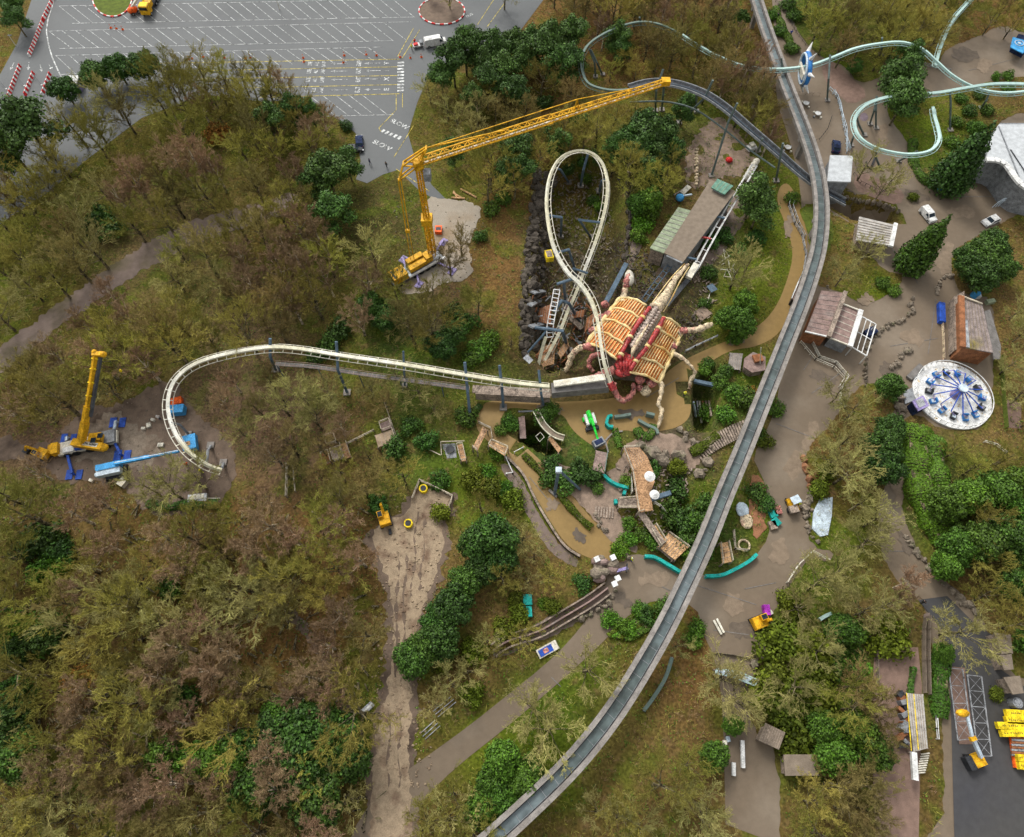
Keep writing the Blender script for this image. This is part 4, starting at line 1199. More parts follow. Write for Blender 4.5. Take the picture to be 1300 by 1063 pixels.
def cone_at(x, y, label):
    q = P(x, y)
    t = thing('traffic_cone', label, 'cone', q + Vector((0,0,.04)))
    MB().box((0,0,.04),(.5,.5,.07)).build('base', 'orange', t, local=True)
    MB().cyl((0,0,.07), .24, .4, 10, .14).build('body', 'orange', t, local=True)
    MB().cyl((0,0,.47), .145, .28, 10, .09).build('stripe', 'white', t, local=True)
    MB().cyl((0,0,.75), .09, .3, 10, .04).build('tip', 'orange', t, local=True)
    t.scale = (1.15, 1.15, 1.1)
CN = [(385,74,'lone orange cone by the end of the bay lines'),(437,71,'orange cone behind another, above the lane lettering'),(436,80,'orange cone standing on a lane arrow'),(465,70,'orange cone, first of a pair above the lanes'),(478,71,'orange cone, second of a pair above the lanes'),
      (508,73,'orange cone by the top of the zebra stripes'),(521,74,'orange cone below the parked van'),(535,73,'orange cone farthest from the zebra stripes'),(240,76,'first orange cone past the hedge trees'),(244,75,'orange cone touching the first past the hedge'),(258,73,'orange cone pair member beside the yellow line'),
      (285,74,'orange cone midway along the yellow line'),(312,75,'orange cone before the lane lines'),(318,74,'orange cone close behind another before the lanes'),(141,36,'orange cone fallen in the aisle by the island'),(148,37,'orange cone in the aisle cluster by the island'),(156,38,'last orange cone of the aisle cluster'),(386,79,'small cone below the lone orange cone')]
for c in CN: cone_at(*c)

# ------------------------------------------------------------------ vehicles
def wheels(t, L, W, r=.34, xs_=None, w=.24):
    for x in (xs_ or (-L*.32, L*.32)):
        for s in (-1, 1):
            o = MB(); pts = [(x + r*math.cos(a*math.pi/8), 0, r + r*math.sin(a*math.pi/8)) for a in range(16)]
            y0, y1 = s*(W/2 - w), s*(W/2 + .02)
            vs = [(p[0], y0, p[2]) for p in pts] + [(p[0], y1, p[2]) for p in pts]
            o.add(vs, [(j, (j+1)%16, 16+(j+1)%16, 16+j) for j in range(16)] + [tuple(range(16))[::-1], tuple(range(16,32))])
            wh = o.build('wheel', 'tyre', t, local=True)
            h = MB(); vs = [(x + (p[0]-x)*.55, y1 + s*.01, r + (p[2]-r)*.55) for p in pts]; h.add(vs, [tuple(range(16))]); h.build('hub', 'steel', wh, local=True)
def vehicle(name, label, px, py, rz, L, W, prof, m, glass, cat='car', roofm=None):
    """prof: list of (x, z) side outline from tail to nose along the top; extruded, narrower at the roof"""
    t = thing(name, label, cat, P(px, py) + Vector((0,0,.05)), rz)
    zmax = max(z for x, z in prof)
    def yy(z): return W/2 * (1 - .14 * max(0, (z - .9) / max(.1, zmax - .9)))
    n = len(prof)
    vs = []
    for s in (-1, 1):
        for x, z in prof: vs.append((x, s*yy(z), z))
        vs += [(prof[-1][0], s*W/2, .3), (prof[0][0], s*W/2, .3)]
    k = n + 2
    fs = [tuple(range(k))[::-1], tuple(range(k, 2*k))] + [(j, (j+1)%k, k+(j+1)%k, k+j) for j in range(k)]
    MB().add(vs, fs).build('body', m, t, local=True)
    for (x0, z0, x1, z1) in glass['sides']:
        for s in (-1, 1):
            a = [(x0[0], s*(yy(z0)+.015), z0), (x0[1], s*(yy(z0)+.015), z0), (x1[1], s*(yy(z1)+.015), z1), (x1[0], s*(yy(z1)+.015), z1)]
            MB().add(a, [(0,1,2,3)]).build('side_window', 'glass', t, local=True)
    for nm, (xa, za, xb, zb) in glass['ends'].items():
        d = Vector((zb-za, 0, xa-xb)); d.normalize()
        if d.z < 0: d = -d
        a = [(xa+d.x*.015, -yy(za)*.86, za+d.z*.015), (xa+d.x*.015, yy(za)*.86, za+d.z*.015), (xb+d.x*.015, yy(zb)*.86, zb+d.z*.015), (xb+d.x*.015, -yy(zb)*.86, zb+d.z*.015)]
        MB().add(a, [(0,1,2,3)]).build(nm, 'glass', t, local=True)
    for s in (-1, 1):
        MB().box((prof[-1][0]-.05, s*W*.36, .7), (.2,.3,.18)).build('headlight', 'steel', t, local=True)
        MB().box((prof[0][0]+.03, s*W*.4, .85), (.12,.18,.3)).build('tail_light', 'red', t, local=True)
        MB().box((L*.2, s*(W/2+.08), 1.05), (.15,.16,.16)).build('mirror', 'dark', t, local=True)
    wheels(t, L, W)
    return t
VAN = [(-2.9,.5),(-2.95,1.9),(-2.8,2.25),(1.0,2.3),(1.45,2.2),(2.2,1.25),(2.85,1.05),(2.95,.5)]
VG = {'sides':[((1.05,1.95),1.25,(1.05,1.45),1.9)],'ends':{'windscreen':(2.15,1.32,1.5,2.12)}}
CAR = [(-2.05,.5),(-2.1,.95),(-1.85,1.15),(-1.35,1.5),(.25,1.52),(1.0,1.02),(1.95,.85),(2.08,.5)]
CG = {'sides':[((-1.55,-.35),1.02,(-1.3,-.4),1.42),((-.28,.8),1.02,(-.33,.2),1.42)],'ends':{'windscreen':(.98,1.05,.3,1.48),'rear_window':(-1.82,1.18,-1.4,1.46)}}
SMALLVAN = [(-2.1,.5),(-2.15,1.6),(-1.95,1.85),(.2,1.88),(.5,1.8),(1.15,1.15),(2.0,.98),(2.12,.5)]
SG = {'sides':[((.0,.95),1.15,(.0,.45),1.65)],'ends':{'windscreen':(1.1,1.2,.52,1.76),'rear_window':(-2.14,1.3,-2.02,1.75)}}
vehicle('panel_van', 'white long panel van parked beside the brown kerbed island', 553, 57, ang((541,60),(568,55)), 5.9, 2.0, VAN, 'white', VG, 'van')
vehicle('parked_car', 'white car with dark roof windows standing on the plaza by the pointed cypress', 1176, 276, ang((1167,266),(1184,286)), 4.2, 1.85, SMALLVAN, 'white', SG)
vehicle('parked_car', 'white car half under the wide dark evergreen', 1256, 283, ang((1267,279),(1246,288)), 4.2, 1.85, CAR, 'white', CG)
vehicle('parked_car', 'blue car parked at the end of the narrow lane', 457, 183, ang((457,190),(456,176)), 4.2, 1.8, CAR, 'navy', CG)
vehicle('parked_car', 'dark car parked at the wood edge below the blue car', 451, 192, ang((445,192),(458,191)), 4.2, 1.8, CAR, 'dark', CG)
vehicle('parked_car', 'dark blue car beside the white flat roof', 1060, 189, ang((1060,194),(1061,178)), 4.2, 1.8, CAR, 'navy', CG)
# striped utility vehicle behind the van
t = thing('utility_buggy', 'white flatbed buggy with red load behind the panel van', 'buggy', P(531, 60) + Vector((0,0,.05)), ang((525,61),(538,58)))
MB().box((0,0,.6),(2.6,1.4,.35)).build('bed', 'white', t, local=True); MB().box((.9,0,1.1),(.8,1.3,.8)).build('cab', 'grey', t, local=True); MB().box((-.6,0,.95),(1.1,.9,.4)).build('load', 'red', t, local=True); wheels(t, 2.6, 1.4, .3)
# yellow lorry with crane body and orange skip
t = thing('lorry', 'yellow crane lorry parked beside the grass island', 'lorry', P(190, 16) + Vector((0,0,.05)), ang((196,2),(186,23)))
MB().box((1.2,0,1.9),(2.2,2.5,2.4)).build('cab', 'yellow', t, local=True)
MB().add([(2.32,-1.1,2.0),(2.32,1.1,2.0),(2.32,1.1,2.8),(2.32,-1.1,2.8)], [(0,1,2,3)]).build('windscreen', 'glass', t, local=True)
MB().box((1.2,0,3.12),(1.7,2.1,.1)).build('roof_panel', 'yellow2', t, local=True)
MB().box((-3.6,0,1.1),(7.0,2.4,.4)).build('chassis', 'dark', t, local=True)
MB().box((-1.0,0,2.0),(1.4,2.3,1.3)).build('engine_box', 'yellow', t, local=True)
MB().lattice((-6.5,.2,2.2),(-1.5,.2,2.2),.8,6,.07,.04).build('crane_boom', 'yellow', t, local=True)
MB().box((-5,-.7,1.7),(2.4,.8,.8)).build('tool_box', 'lilac', t, local=True)
wheels(t, 9, 2.5, .5, (1.4,-3.2,-4.6,-6.0), .35)
t = thing('skip_lift', 'orange loader with pale arm beside the yellow lorry', 'loader', P(172, 17) + Vector((0,0,.05)), ang((166,18),(180,12)))
mb = MB(); mb.ell((-.3,0,1.1),(1.5,1.1,.9),12,8); mb.build('body', 'orange', t, local=True); MB().beam((-.2,0,1.8),(3.2,.6,3.4),.5,.5).build('arm', 'offwhite', t, local=True); MB().box((3.3,.6,3.4),(1.2,1.2,.9)).build('basket', 'red', t, local=True); wheels(t, 2.6, 2.0, .45)
# kiosk
t = roofed('ticket_kiosk', 'small kiosk with white roof and purple side by the dark trees', 'kiosk', [(86,96),(100,96),(97,105.5),(83,105.5)], 2.8, 'white', 'lilac', over=.05)
# lamp posts
for i, (x, y) in enumerate([(355,12),(20,58)]):
    q = P(x, y); t = thing('lamp_post', ['tall pale lamp post among the parking bays','short post on the verge beside the entry road'][i], 'lamp post', q)
    MB().tube([q, q + Vector((0,0,7 if i == 0 else 3))], [.12,.07], 6).build('pole', 'offwhite', t); MB().box(q + Vector((.3,0,7 if i == 0 else 3)), (1.0,.35,.15)).build('lamp_head', 'hivis' if i == 0 else 'grey', t)

# ------------------------------------------------------------------ people
def person_mesh(pose):
    bmh = bmesh.new()
    J = {'pel':(0,0,.95),'chest':(0,0,1.3),'neck':(0,0,1.5),'head':(0,0,1.62),'top':(0,0,1.74),'ls':(0,.2,1.42),'le':(.06,.28,1.15),'lh':(.2,.3,.92),'rs':(0,-.2,1.42),'re':(.06,-.28,1.15),'rh':(.2,-.3,.92),
         'lk':(.04+pose,.1,.5),'lf':(-.02+pose,.1,.06),'lt':(.18+pose,.11,.04),'rk':(.04-pose*.5,-.1,.5),'rf':(-.05-pose,-.1,.06),'rt':(.15-pose,-.11,.04)}
    RR = {'pel':.14,'chest':.15,'neck':.06,'head':.1,'top':.07,'ls':.07,'le':.05,'lh':.035,'rs':.07,'re':.05,'rh':.035,'lk':.07,'lf':.05,'lt':.035,'rk':.07,'rf':.05,'rt':.035}
    E = [('pel','chest'),('chest','neck'),('neck','head'),('head','top'),('chest','ls'),('ls','le'),('le','lh'),('chest','rs'),('rs','re'),('re','rh'),('pel','lk'),('lk','lf'),('lf','lt'),('pel','rk'),('rk','rf'),('rf','rt')]
    me = bpy.data.meshes.new('person'); keys = list(J); me.from_pydata([J[k] for k in keys], [(keys.index(a), keys.index(b)) for a, b in E], []); me.update()
    o = bpy.data.objects.new('tmp', me); COL.objects.link(o)
    md = o.modifiers.new('s', 'SKIN')
    for i, k in enumerate(keys): me.skin_vertices[0].data[i].radius = (RR[k], RR[k]); me.skin_vertices[0].data[i].use_root = (k == 'pel')
    o.modifiers.new('d', 'SUBSURF').levels = 1
    bpy.context.view_layer.update()
    m2 = bpy.data.meshes.new_from_object(o.evaluated_get(dg())); bpy.data.objects.remove(o)
    for p in m2.polygons: p.use_smooth = True
    return m2
PM = [person_mesh(.0), person_mesh(.16)]
def person(px, py, rz, jacket, legs, label, hat=None, pose=0, lift=0):
    b = PM[pose].copy(); b.name = 'person'
    b.materials.clear(); b.materials.append(MATS['skin']); b.materials.append(MATS[legs])
    for p in b.polygons: p.material_index = 1 if p.center.z < 1.0 and abs(p.center.y) < .24 else 0
    o = bpy.data.objects.new('person', b); COL.objects.link(o)
    q = P(px, py); o.location = q + Vector((0,0,.06+lift)); o.rotation_euler = (0,0,rz)
    tag(o, label, 'person')
    mb = MB(); mb.tube([(0,0,.9),(0,0,1.1),(0,0,1.38),(0,0,1.5)], [.19,.19,.21,.09], 10)
    for s in (-1, 1): mb.tube([(0,s*.18,1.44),(.06,s*.28,1.15),(.15,s*.3,.99)], [.095,.075,.06], 8)
    mb.build('jacket', jacket, o, local=True, smooth=True)
    mb = MB(); mb.ell((-.01,0,1.69), (.12,.12,.11), 10, 6); mb.build('helmet' if hat else 'hair', hat or 'dark', o, local=True, smooth=True)
    o.scale = (1.1,1.1,1.05)
    return o
person(868,503,1.2,'hivis','navy','person in yellow hi-vis beside the dark pit edge','yellow2')
person(523,64,.3,'hivis','dark','person in hi-vis standing behind the white van','orange')
person(527,57,2.0,'red','navy','person in red jacket beside the buggy load')
person(165,612,.8,'hivis','navy','person in hi-vis beside the blue boom lift','hivis')
person(470,209,.2,'navy','navy','person in dark clothes walking on the road below the zebra',pose=1)
person(491,213,.9,'dark','dark','person in black on the kerb by the road junction')
person(986,24,1.6,'navy','dark','person walking up the garden path at the top',pose=1)
person(1003,46,1.6,'blue','navy','person in blue on the fenced path below the hedge',pose=1)
person(801,712,0,'hivis','blue','person at the stone gate ruin in blue trousers','white')
person(258,601,2,'hivis','hivis','person in full yellow under the cream track end','yellow2')
person(239,592,2,'orange','navy','person in orange under the cream track bend','white')
person(1012,642,1,'hivis','navy','person beside the small dumper on the plaza','white')
person(204,533,2,'white','navy','person in white beside the muddy bend of the track','white')
person(1168,766,.5,'dark','dark','person in dark clothes at the head of the service lane')
person(1275,258,.2,'navy','dark','person beside the blue arched gate')

# ------------------------------------------------------------------ coaster tracks
def up(q, z): return Vector((q.x, q.y, z))
t1, fr1 = track('coaster_track', 'cream coaster track bending round the mud and running straight to the creature', 'coaster track',
  [(281,597,3.5),(262,590,4.5),(240,574,5.5),(224,553,6.2),(215,530,6.8),(213,510,7.4),(218,490,8),(229,475,8.6),(246,463,9.2),(270,454,9.8),(305,446,10.2),(345,441,10.4),(380,443,10.4),(430,451,10.2),(512,463,9.6),(595,477,8.8),(660,487,7.8),(700,491,7.2)],
  'cream', 'offwhite', bank=lambda s: -.75 * max(0, 1 - s / .45) if s < .45 else -.1, spine=.62, gauge=.85, rr=.08)
t2, fr2 = track('coaster_loop', 'cream raised coaster loop with red tipped end over the creature', 'coaster track',
  [(776,490,5.5),(768,465,8),(763,440,9.5),(759,410,10.5),(752,385,11),(738,362,11.2),(722,347,11.2),(708,325,11.2),(700,303,11.2),(695,275,11.2),(694,250,11.3),(698,225,11.6),(707,206,12),(720,195,12.4),(737,191,12.6),(753,195,12.3),(765,208,11.8),(771,230,11),(770,255,9.8),(764,282,8.2),(755,310,6.4),(744,338,4.6),(732,370,2.8),(722,392,1.6),(712,418,.2),(700,442,-1.5),(686,468,-3.5)],
  'cream', 'offwhite', bank=lambda s: .1 if s < .12 else (.8 if s < .62 else .3), spine=.6, gauge=.75, rr=.08)
MB().beam(Pz(775,486,6.0), Pz(779,495,5.0), 1.1, .9).build('severed_end', 'blood', t2)
t3, fr3 = track('track_piece', 'short ladder like white track piece tilted over the wooden boards', 'coaster track', [(707,368,7.5),(704,385,6.8),(700,405,5.8),(698,420,4.6),(699,432,3.4)], 'offwhite', 'white', spine=0, gauge=.62, drop=0, tie=.9)
t4, fr4 = track('track_pole', 'thin tan rail leaning down beside the ladder track', 'rail', [(693,428,3.5),(688,445,1),(683,466,-1.5)], 'cream', spine=.5, gauge=.25, drop=.1)
# straight white rails past the station
t5, fr5 = track('coaster_track', 'white straight twin railed track running beside the station roof', 'coaster track',
  [(958,210,4.5),(940,240,4.5),(915,282,4.5),(898,312,4.5),(884,338,4.5),(872,352,4.5)], 'white', 'white', spine=0, gauge=.55, drop=0, tie=3.6, rr=.2)
MB().beam(Pz(884,336,5.0), Pz(874,353,4.5), 1.3, .9).build('end_block', 'offwhite', t5)
t6, fr6 = track('coaster_track', 'dark twin rails leading out of the station front', 'coaster track', [(855,332,2.6),(835,357,2.6),(817,382,2.6)], 'rail_dark', 'supblue', spine=0, gauge=.5, drop=0, tie=1.8)
# wide dark curved track
path = even(catmull([Pz(*p) for p in [(800,112,14),(822,106,14.2),(845,105,14.2),(870,110,14),(897,121,13.6),(922,138,13),(950,162,11.4),(985,192,8.6),(1015,219,5.8),(1043,240,3.2),(1075,258,1.2)]], 10), 1.0)
fr = frames(path, .12)
t = thing('lift_track', 'wide dark grey trough track curving down beneath the concrete trough', 'coaster track', (path[0].x, path[0].y, 0))
sweep(MB(), fr, 0, -.2, 2.0, .3).build('bed', 'dark', t)
for s in (-1, 1):
    sweep(MB(), fr, s*1.25, .05, .2, .5).build('side_beam', 'grey', t)
mb = MB(); sweep(mb, fr, 0, -.04, .12, .1)
for (p, d, sd, u) in fr[::2]: mb.beam(p - sd*.95 + u*.0, p + sd*.95 + u*.0, .12, .12)
mb.build('crosstie_pattern', 'rail_dark', t)
mb = MB(); mb.tube([p + sd*.35 + u*.1 for (p, d, sd, u) in fr], .07, 5); mb.build('cable', 'supblue', t)
p2 = even(catmull([Pz(*p) for p in [(800,130,9),(822,129,9),(850,130,9),(882,139,9),(915,161,8.6),(950,189,8),(985,214,7.2)]], 8), 1.0)
t = thing('walkway_rail', 'thin grey beam curving below the wide dark track', 'rail', (p2[0].x, p2[0].y, 0))
MB().tube(p2, .2, 6).build('beam', 'supgreen', t)
# teal coaster
track('teal_coaster_track', 'dull grey green coaster track curving through the wood above the dark track', 'coaster track', [(742,100,6),(738,86,6.5),(739,72,7),(747,57,7.5),(765,44,8),(790,33,8.4),(815,28,8.6),(840,32,8.6),(865,44,8.4)], 'tealgreen', 'tealgreen', spine=.5, gauge=.6, rr=.08)
tealpts = [(865,44,8.4),(890,60,8),(915,73,7.5),(945,84,7),(985,88,7),(1025,84,7),(1055,74,8),(1085,62,9.5),(1115,56,10.5),(1145,54,11),(1170,62,10.8),(1190,79,9.8),(1208,95,8.5),(1230,108,7.2),(1255,116,6),(1285,118,5),(1330,112,5)]
t7, fr7 = track('teal_coaster_track', 'pale teal flying coaster track crossing under the trough and through the blue ring', 'coaster track', tealpts, 'teal', 'teal', bank=lambda s: .15, spine=.62, gauge=.62, rr=.09)
t8, fr8 = track('teal_coaster_track', 'pale teal coaster track looping back over the plaza by the pointed cypress', 'coaster track',
  [(1330,110,8.5),(1300,107,8.5),(1260,107,8.5),(1225,112,8.5),(1190,118,8.5),(1155,120,8.5),(1125,124,8.3),(1100,133,8),(1087,146,7.8),(1085,160,7.6),(1092,175,7.4),(1110,187,7.2),(1135,194,7),(1160,196,6.8),(1182,191,6.4),(1192,178,6),(1190,162,5.5),(1186,148,5),(1184,134,4.5)], 'teal', 'teal', bank=lambda s: .3, spine=.62, gauge=.62, rr=.09)
t9, fr9 = track('teal_coaster_track', 'pale teal track coming down out of the wood at the top edge', 'coaster track', [(1245,-15,10),(1232,0,9.5),(1214,20,8.5),(1203,38,7.5),(1194,60,6.5),(1187,86,5.5)], 'teal', 'teal', bank=.2, spine=.6, gauge=.6, rr=.09)
t10, fr10 = track('teal_coaster_track', 'dark green end of the coaster curving under the dark trough track', 'coaster track', [(742,100,6),(748,107,6),(760,112,6),(778,115,6),(800,114,6)], 'tealgreen', 'tealgreen', spine=.55, gauge=.6)

SUPG = 'blue grey coaster columns'
def sup(label, pts, r=.28, m='supblue', g=SUPG, name='track_column'):
    w_ = []
    for i, (x, y, z) in enumerate(pts):
        if i == 0: q = P(x, y)
        else: q = Pz(x, y, z)
        w_.append(q)
    return column(name, label, 'column', w_, r, m, g)
sup('blue grey column where the straight white track begins', [(350,470,0),(343,453,8.5),(343,430,11.5)])
sup('blue grey column reaching far down below the white track', [(441,499,0),(429,470,7),(427,434,11.5)])
sup('slim blue grey column in the middle of the white track', [(514,490,0),(513,470,8),(512,446,11)], .2)
sup('blue grey column at the bank of the ochre path', [(597,532,0),(594,500,6),(590,460,10.5)])
sup('blue grey column standing in the ochre path bend', [(639,518,0),(637,490,7),(634,464,10)])
sup('pale blue column beside the grey trough end', [(690,515,0),(687,500,6),(684,470,8.5)], .24)
sup('grey column holding the cream bend from inside', [(240,552,0),(228,539,4),(217,537,6.8)], .24, 'grey')
sup('grey column bent over at the cream track end', [(268,566,0),(264,572,5),(262,592,4.2)], .26, 'grey')
sup('short grey column by the cut end of the cream track', [(284,588,0),(282,594,2.8)], .26, 'grey')
sup('long blue grey column inside the top of the loop', [(737,236,0),(741,215,8),(746,197,11.8)])
sup('blue grey column at the shoulder of the loop', [(722,232,0),(712,216,9),(703,212,11.5)], .24)
sup('blue grey column on the far side of the loop', [(761,243,0),(764,230,8),(770,228,10.6)], .3)
sup('blue grey crossbar column from the loop\'s long side', [(712,300,0),(713,276,10.5),(696,274,10.8)], .26)
sup('blue grey crossbar column meeting the lower leg of the loop', [(750,300,0),(735,279,9.2),(764,283,8)], .26)
sup('bent blue grey column where the loop narrows', [(733,352,0),(722,317,10.4),(704,322,10.8)], .28)
sup('blue grey bar across the lower loop leg', [(730,362,0),(728,341,5.2),(746,347,4.6)], .26)
sup('blue grey hammer head column above the ladder track', [(718,390,0),(716,358,10.6),(707,361,10.6),(728,354,10.8)], .3)
sup('heavy blue column leaning through the lower boards', [(737,408,0),(722,385,5),(713,382,6.2),(703,396,6)], .34)
sup('heavy blue cranked column over the wooden ramps', [(722,446,0),(714,420,5),(696,418,4.8),(679,416,4.5)], .34)
sup('dark blue brace propping the boards from the cliff side', [(668,450,0),(690,425,4),(697,415,4.6)], .24)
for i, (foot, a, b) in enumerate([((832,141),(833,115,13),(842,88,17)),((862,156),(895,124,13),(905,102,17.5)),((884,142),(884,120,12),(882,108,13.5)),((903,224),(925,154,12.5),(936,131,17)),((985,230),(990,203,10.5),(994,182,15)),((962,192),(965,185,8),(968,176,11.5)),((840,140),(842,120,10),(843,108,13.8))]):
    sup(['green grey post with its tip above the crane jib end','green grey leaning post at the second gap of the dark track','short green grey post under the top curve','very long green grey post over the pink rubble','green grey post beside the concrete trough','stub grey post above the white buggy','second green grey post under the jib end'][i], [(*foot,0), a, b], .26, 'supgreen', 'green grey posts of the dark track')
for i, (foot, a, b) in enumerate([((756,98),(755,80,4),(748,62,6.8)),((765,95),(758,80,4),(750,63,6.8)),((1050,128),(1052,100,7),(1054,70,9.5)),((1112,163),(1112,140,6),(1113,122,8)),((1104,158),(1110,140,6),(1113,124,8)),((1206,166),(1207,130,6),(1206,116,8)),((1097,172),(1090,158,4),(1088,150,7)),((1080,185),(1083,175,5),(1088,160,6.5)),((1245,138),(1252,128,4),(1256,118,5.5)),((816,40),(814,32,6),(812,22,9.5)),((995,110),(994,95,5),(992,74,8.5)),((1118,70),(1119,62,8),(1120,48,11.5)),((1118,215),(1112,200,3),(1112,188,6.6)),((1140,205),(1150,200,4),(1165,192,6.5))]):
    sup(['grey column in the far wood holding the teal bend, outer leg','grey column in the far wood holding the teal bend, inner leg','tall grey column beside the blue spiked ring','grey column, upright leg under the teal plaza loop','grey column, slanted leg under the teal plaza loop','tall dark column in the hedge bed below the teal crossing','grey column at the rounded end of the teal loop','grey leaning leg by the white flat roof','dark leg where the two teal tracks part','small post poking above the teal track in the wood','grey post between the trough and the blue ring','grey post above the teal crest','forked grey column over the anchor shape','grey stub under the low side of the teal loop'][i], [(*foot,0), a, b], .24, 'supgreen', 'columns of the teal coaster')

# grey trough with brick side at the end of the straight track
t = thing('track_trough', 'grey walled trough with brown boards under the straight track end', 'trough', P(720,505))
mb = MB(); a, b = Pz(598,492,3.2), Pz(775,492,3.2)
MB().beam(Pz(700,496,3.5), Pz(772,489,3.8), 2.2, 2.2).build('wall', 'concrete_dark', t)
mb = MB(); mb.beam(Pz(600,494,3.0), Pz(700,499,3.0), 1.6, .3); mb.build('boards', 'woodgrey', t)
MB().beam(Pz(604,503,1.8), Pz(698,508,1.8), .3, 2.6).build('side_panel', 'woodgrey', t)
MB().beam(Pz(703,488,5.2), Pz(768,479,6.2), 1.3, .5).build('capping', 'offwhite', t)
t = thing('catwalk', 'long narrow brown boarded catwalk below the white track', 'walkway', P(350,466))
fr = frames(even(catmull([Pz(*p) for p in [(350,462,5.5),(400,466,5.5),(460,475,5.2),(540,486,5),(600,494,4.6)]], 6), .9))
sweep(MB(), fr, 0, 0, .8, .12).build('deck', 'concrete_dark', t)
for s in (-1, 1): sweep(MB(), fr, s*.42, .5, .07, .07).build('handrail', 'roofpink', t)
mb = MB()
for (p, d, sd, u) in fr[::1]: mb.beam(p - sd*.4 + u*.07, p + sd*.4 + u*.07, .1, .06)
mb.build('slats', 'woodgrey', t)
mb = MB()
for (p, d, sd, u) in fr[::9]: mb.beam(Vector((p.x, p.y, hgt(p.x, p.y)-.2)), p, .16)
mb.build('legs', 'supblue', t)

# blue spiked ring
c = Pz(1023, 88, 7.2)
t = thing('ring_gate', 'blue oval ring with white spikes round the teal track', 'ring gate', (c.x, c.y, 0))
n = 28; rx, rz_ = 1.0, 4.3
dirx = Vector((.10, 1, 0)).normalized()
ring = [c + dirx * (math.cos(2*math.pi*i/n) * 4.0) + Vector((-.25*math.sin(2*math.pi*i/n), 0, math.sin(2*math.pi*i/n) * 3.2)) for i in range(n)]
MB().tube(ring, .62, 8, close=True).build('hoop', 'gateblue', t, smooth=True)
for i in range(0, n, 4):
    q = ring[i]; d = (q - c).normalized(); MB().tube([q + d*.4, q + d*2.6 + Vector((.8,0,0))], [.55,.05], 6).build('spike', 'white', t)
ring2 = [q + Vector((-.75,0,.1)) for q in ring]
MB().tube(ring2, .28, 6, close=True).build('trim_ring', 'paleblue', t, smooth=True)
MB().box(c + Vector((-.9,0,-.5)), (.5,4.8,1.6)).build('plate', 'offwhite', t)

# ------------------------------------------------------------------ concrete trough crossing everything
cl = [(949,-40),(958,-8),(972,35),(988,80),(1003,120),(1020,163),(1034,205),(1041,240),(1043,275),(1039,315),(1029,352),(1015,392),(999,432),(980,480),(962,525),(942,575),(918,632),(897,685),(872,740),(845,795),(815,848),(782,900),(748,945),(712,985),(660,1035),(610,1080)]
path = even(catmull([Pz(x, y, 6.0) for x, y in cl], 8), 1.2)
fr = frames(path)
t = thing('raised_trough', 'long curving raised concrete trough with blue green netted floor', 'trough', P(872, 745))
for s in (-1, 1):
    sweep(MB(), fr, s*1.24, 0, .74, .9).build('side_beam', 'concrete', t)
    sweep(MB(), fr, s*.79, -.40, .2, .12).build('gutter', 'dark', t)
def net_mat():
    m = bpy.data.materials.new('trough_floor'); m.use_nodes = True
    n = m.node_tree; b = n.nodes['Principled BSDF']; b.inputs['Roughness'].default_value = .35; b.inputs['Alpha'].default_value = .82
    g = n.nodes.new('ShaderNodeNewGeometry')
    z1 = n.nodes.new('ShaderNodeTexNoise'); z1.inputs['Scale'].default_value = .035; z1.inputs['Detail'].default_value = 3
    z2 = n.nodes.new('ShaderNodeTexNoise'); z2.inputs['Scale'].default_value = .6; z2.inputs['Detail'].default_value = 6
    for z in (z1, z2): n.links.new(g.outputs['Position'], z.inputs['Vector'])
    r = n.nodes.new('ShaderNodeValToRGB'); r.color_ramp.elements[0].position = .38; r.color_ramp.elements[0].color = (.085,.115,.112,1)
    r.color_ramp.elements[1].position = .62; r.color_ramp.elements[1].color = (.125,.160,.170,1)
    n.links.new(z1.outputs['Fac'], r.inputs['Fac'])
    mr = n.nodes.new('ShaderNodeMapRange'); mr.inputs['From Min'].default_value = .35; mr.inputs['From Max'].default_value = .65; mr.inputs['To Min'].default_value = .65; mr.inputs['To Max'].default_value = 1.35
    n.links.new(z2.outputs['Fac'], mr.inputs['Value'])
    v = n.nodes.new('ShaderNodeVectorMath'); v.operation = 'SCALE'; n.links.new(r.outputs['Color'], v.inputs[0]); n.links.new(mr.outputs[0], v.inputs['Scale']); n.links.new(v.outputs[0], b.inputs['Base Color'])
    MATS['trough_floor'] = m
net_mat()
sweep(MB(), fr, 0, -.36, 1.4, .06).build('netted_floor', 'trough_floor', t)
mb = MB(); sweep(mb, fr, -.68, -.32, .05, .04)
for (p, d, sd, u) in fr[::2]: mb.beam(p - sd*.7 + u*(-.32), p + sd*.7 + u*(-.32), .07, .03)
mb.build('crossbar_lattice_pattern', 'grey', t)
mb = MB()
for (p, d, sd, u) in fr[::9]:
    for s in (-1, 1): mb.beam(p + sd*s*.88 + u*.455, p + sd*s*1.6 + u*.455, .08, .02)
mb.build('joint_pattern', 'concrete_dark', t)
for k in (14, 34, 55, 76, 97, 118, 139, 160, 180):
    if k < len(fr):
        p, d, sd, u = fr[k]
        m_ = MB(); m_.beam(Vector((p.x, p.y, hgt(p.x, p.y)-.5)), p + Vector((0,0,-1.2)), 1.0, 1.4); m_.beam(p - sd*1.6 + Vector((0,0,-.85)), p + sd*1.6 + Vector((0,0,-.85)), .9, .7)
        m_.build('pier', 'concrete', t)

def lumpy(mb, a, seed=1):
    rs = random.Random(seed + len(mb.v)); mb.v = [tuple(c + rs.uniform(-a, a) for c in v) for v in mb.v]
    return mb
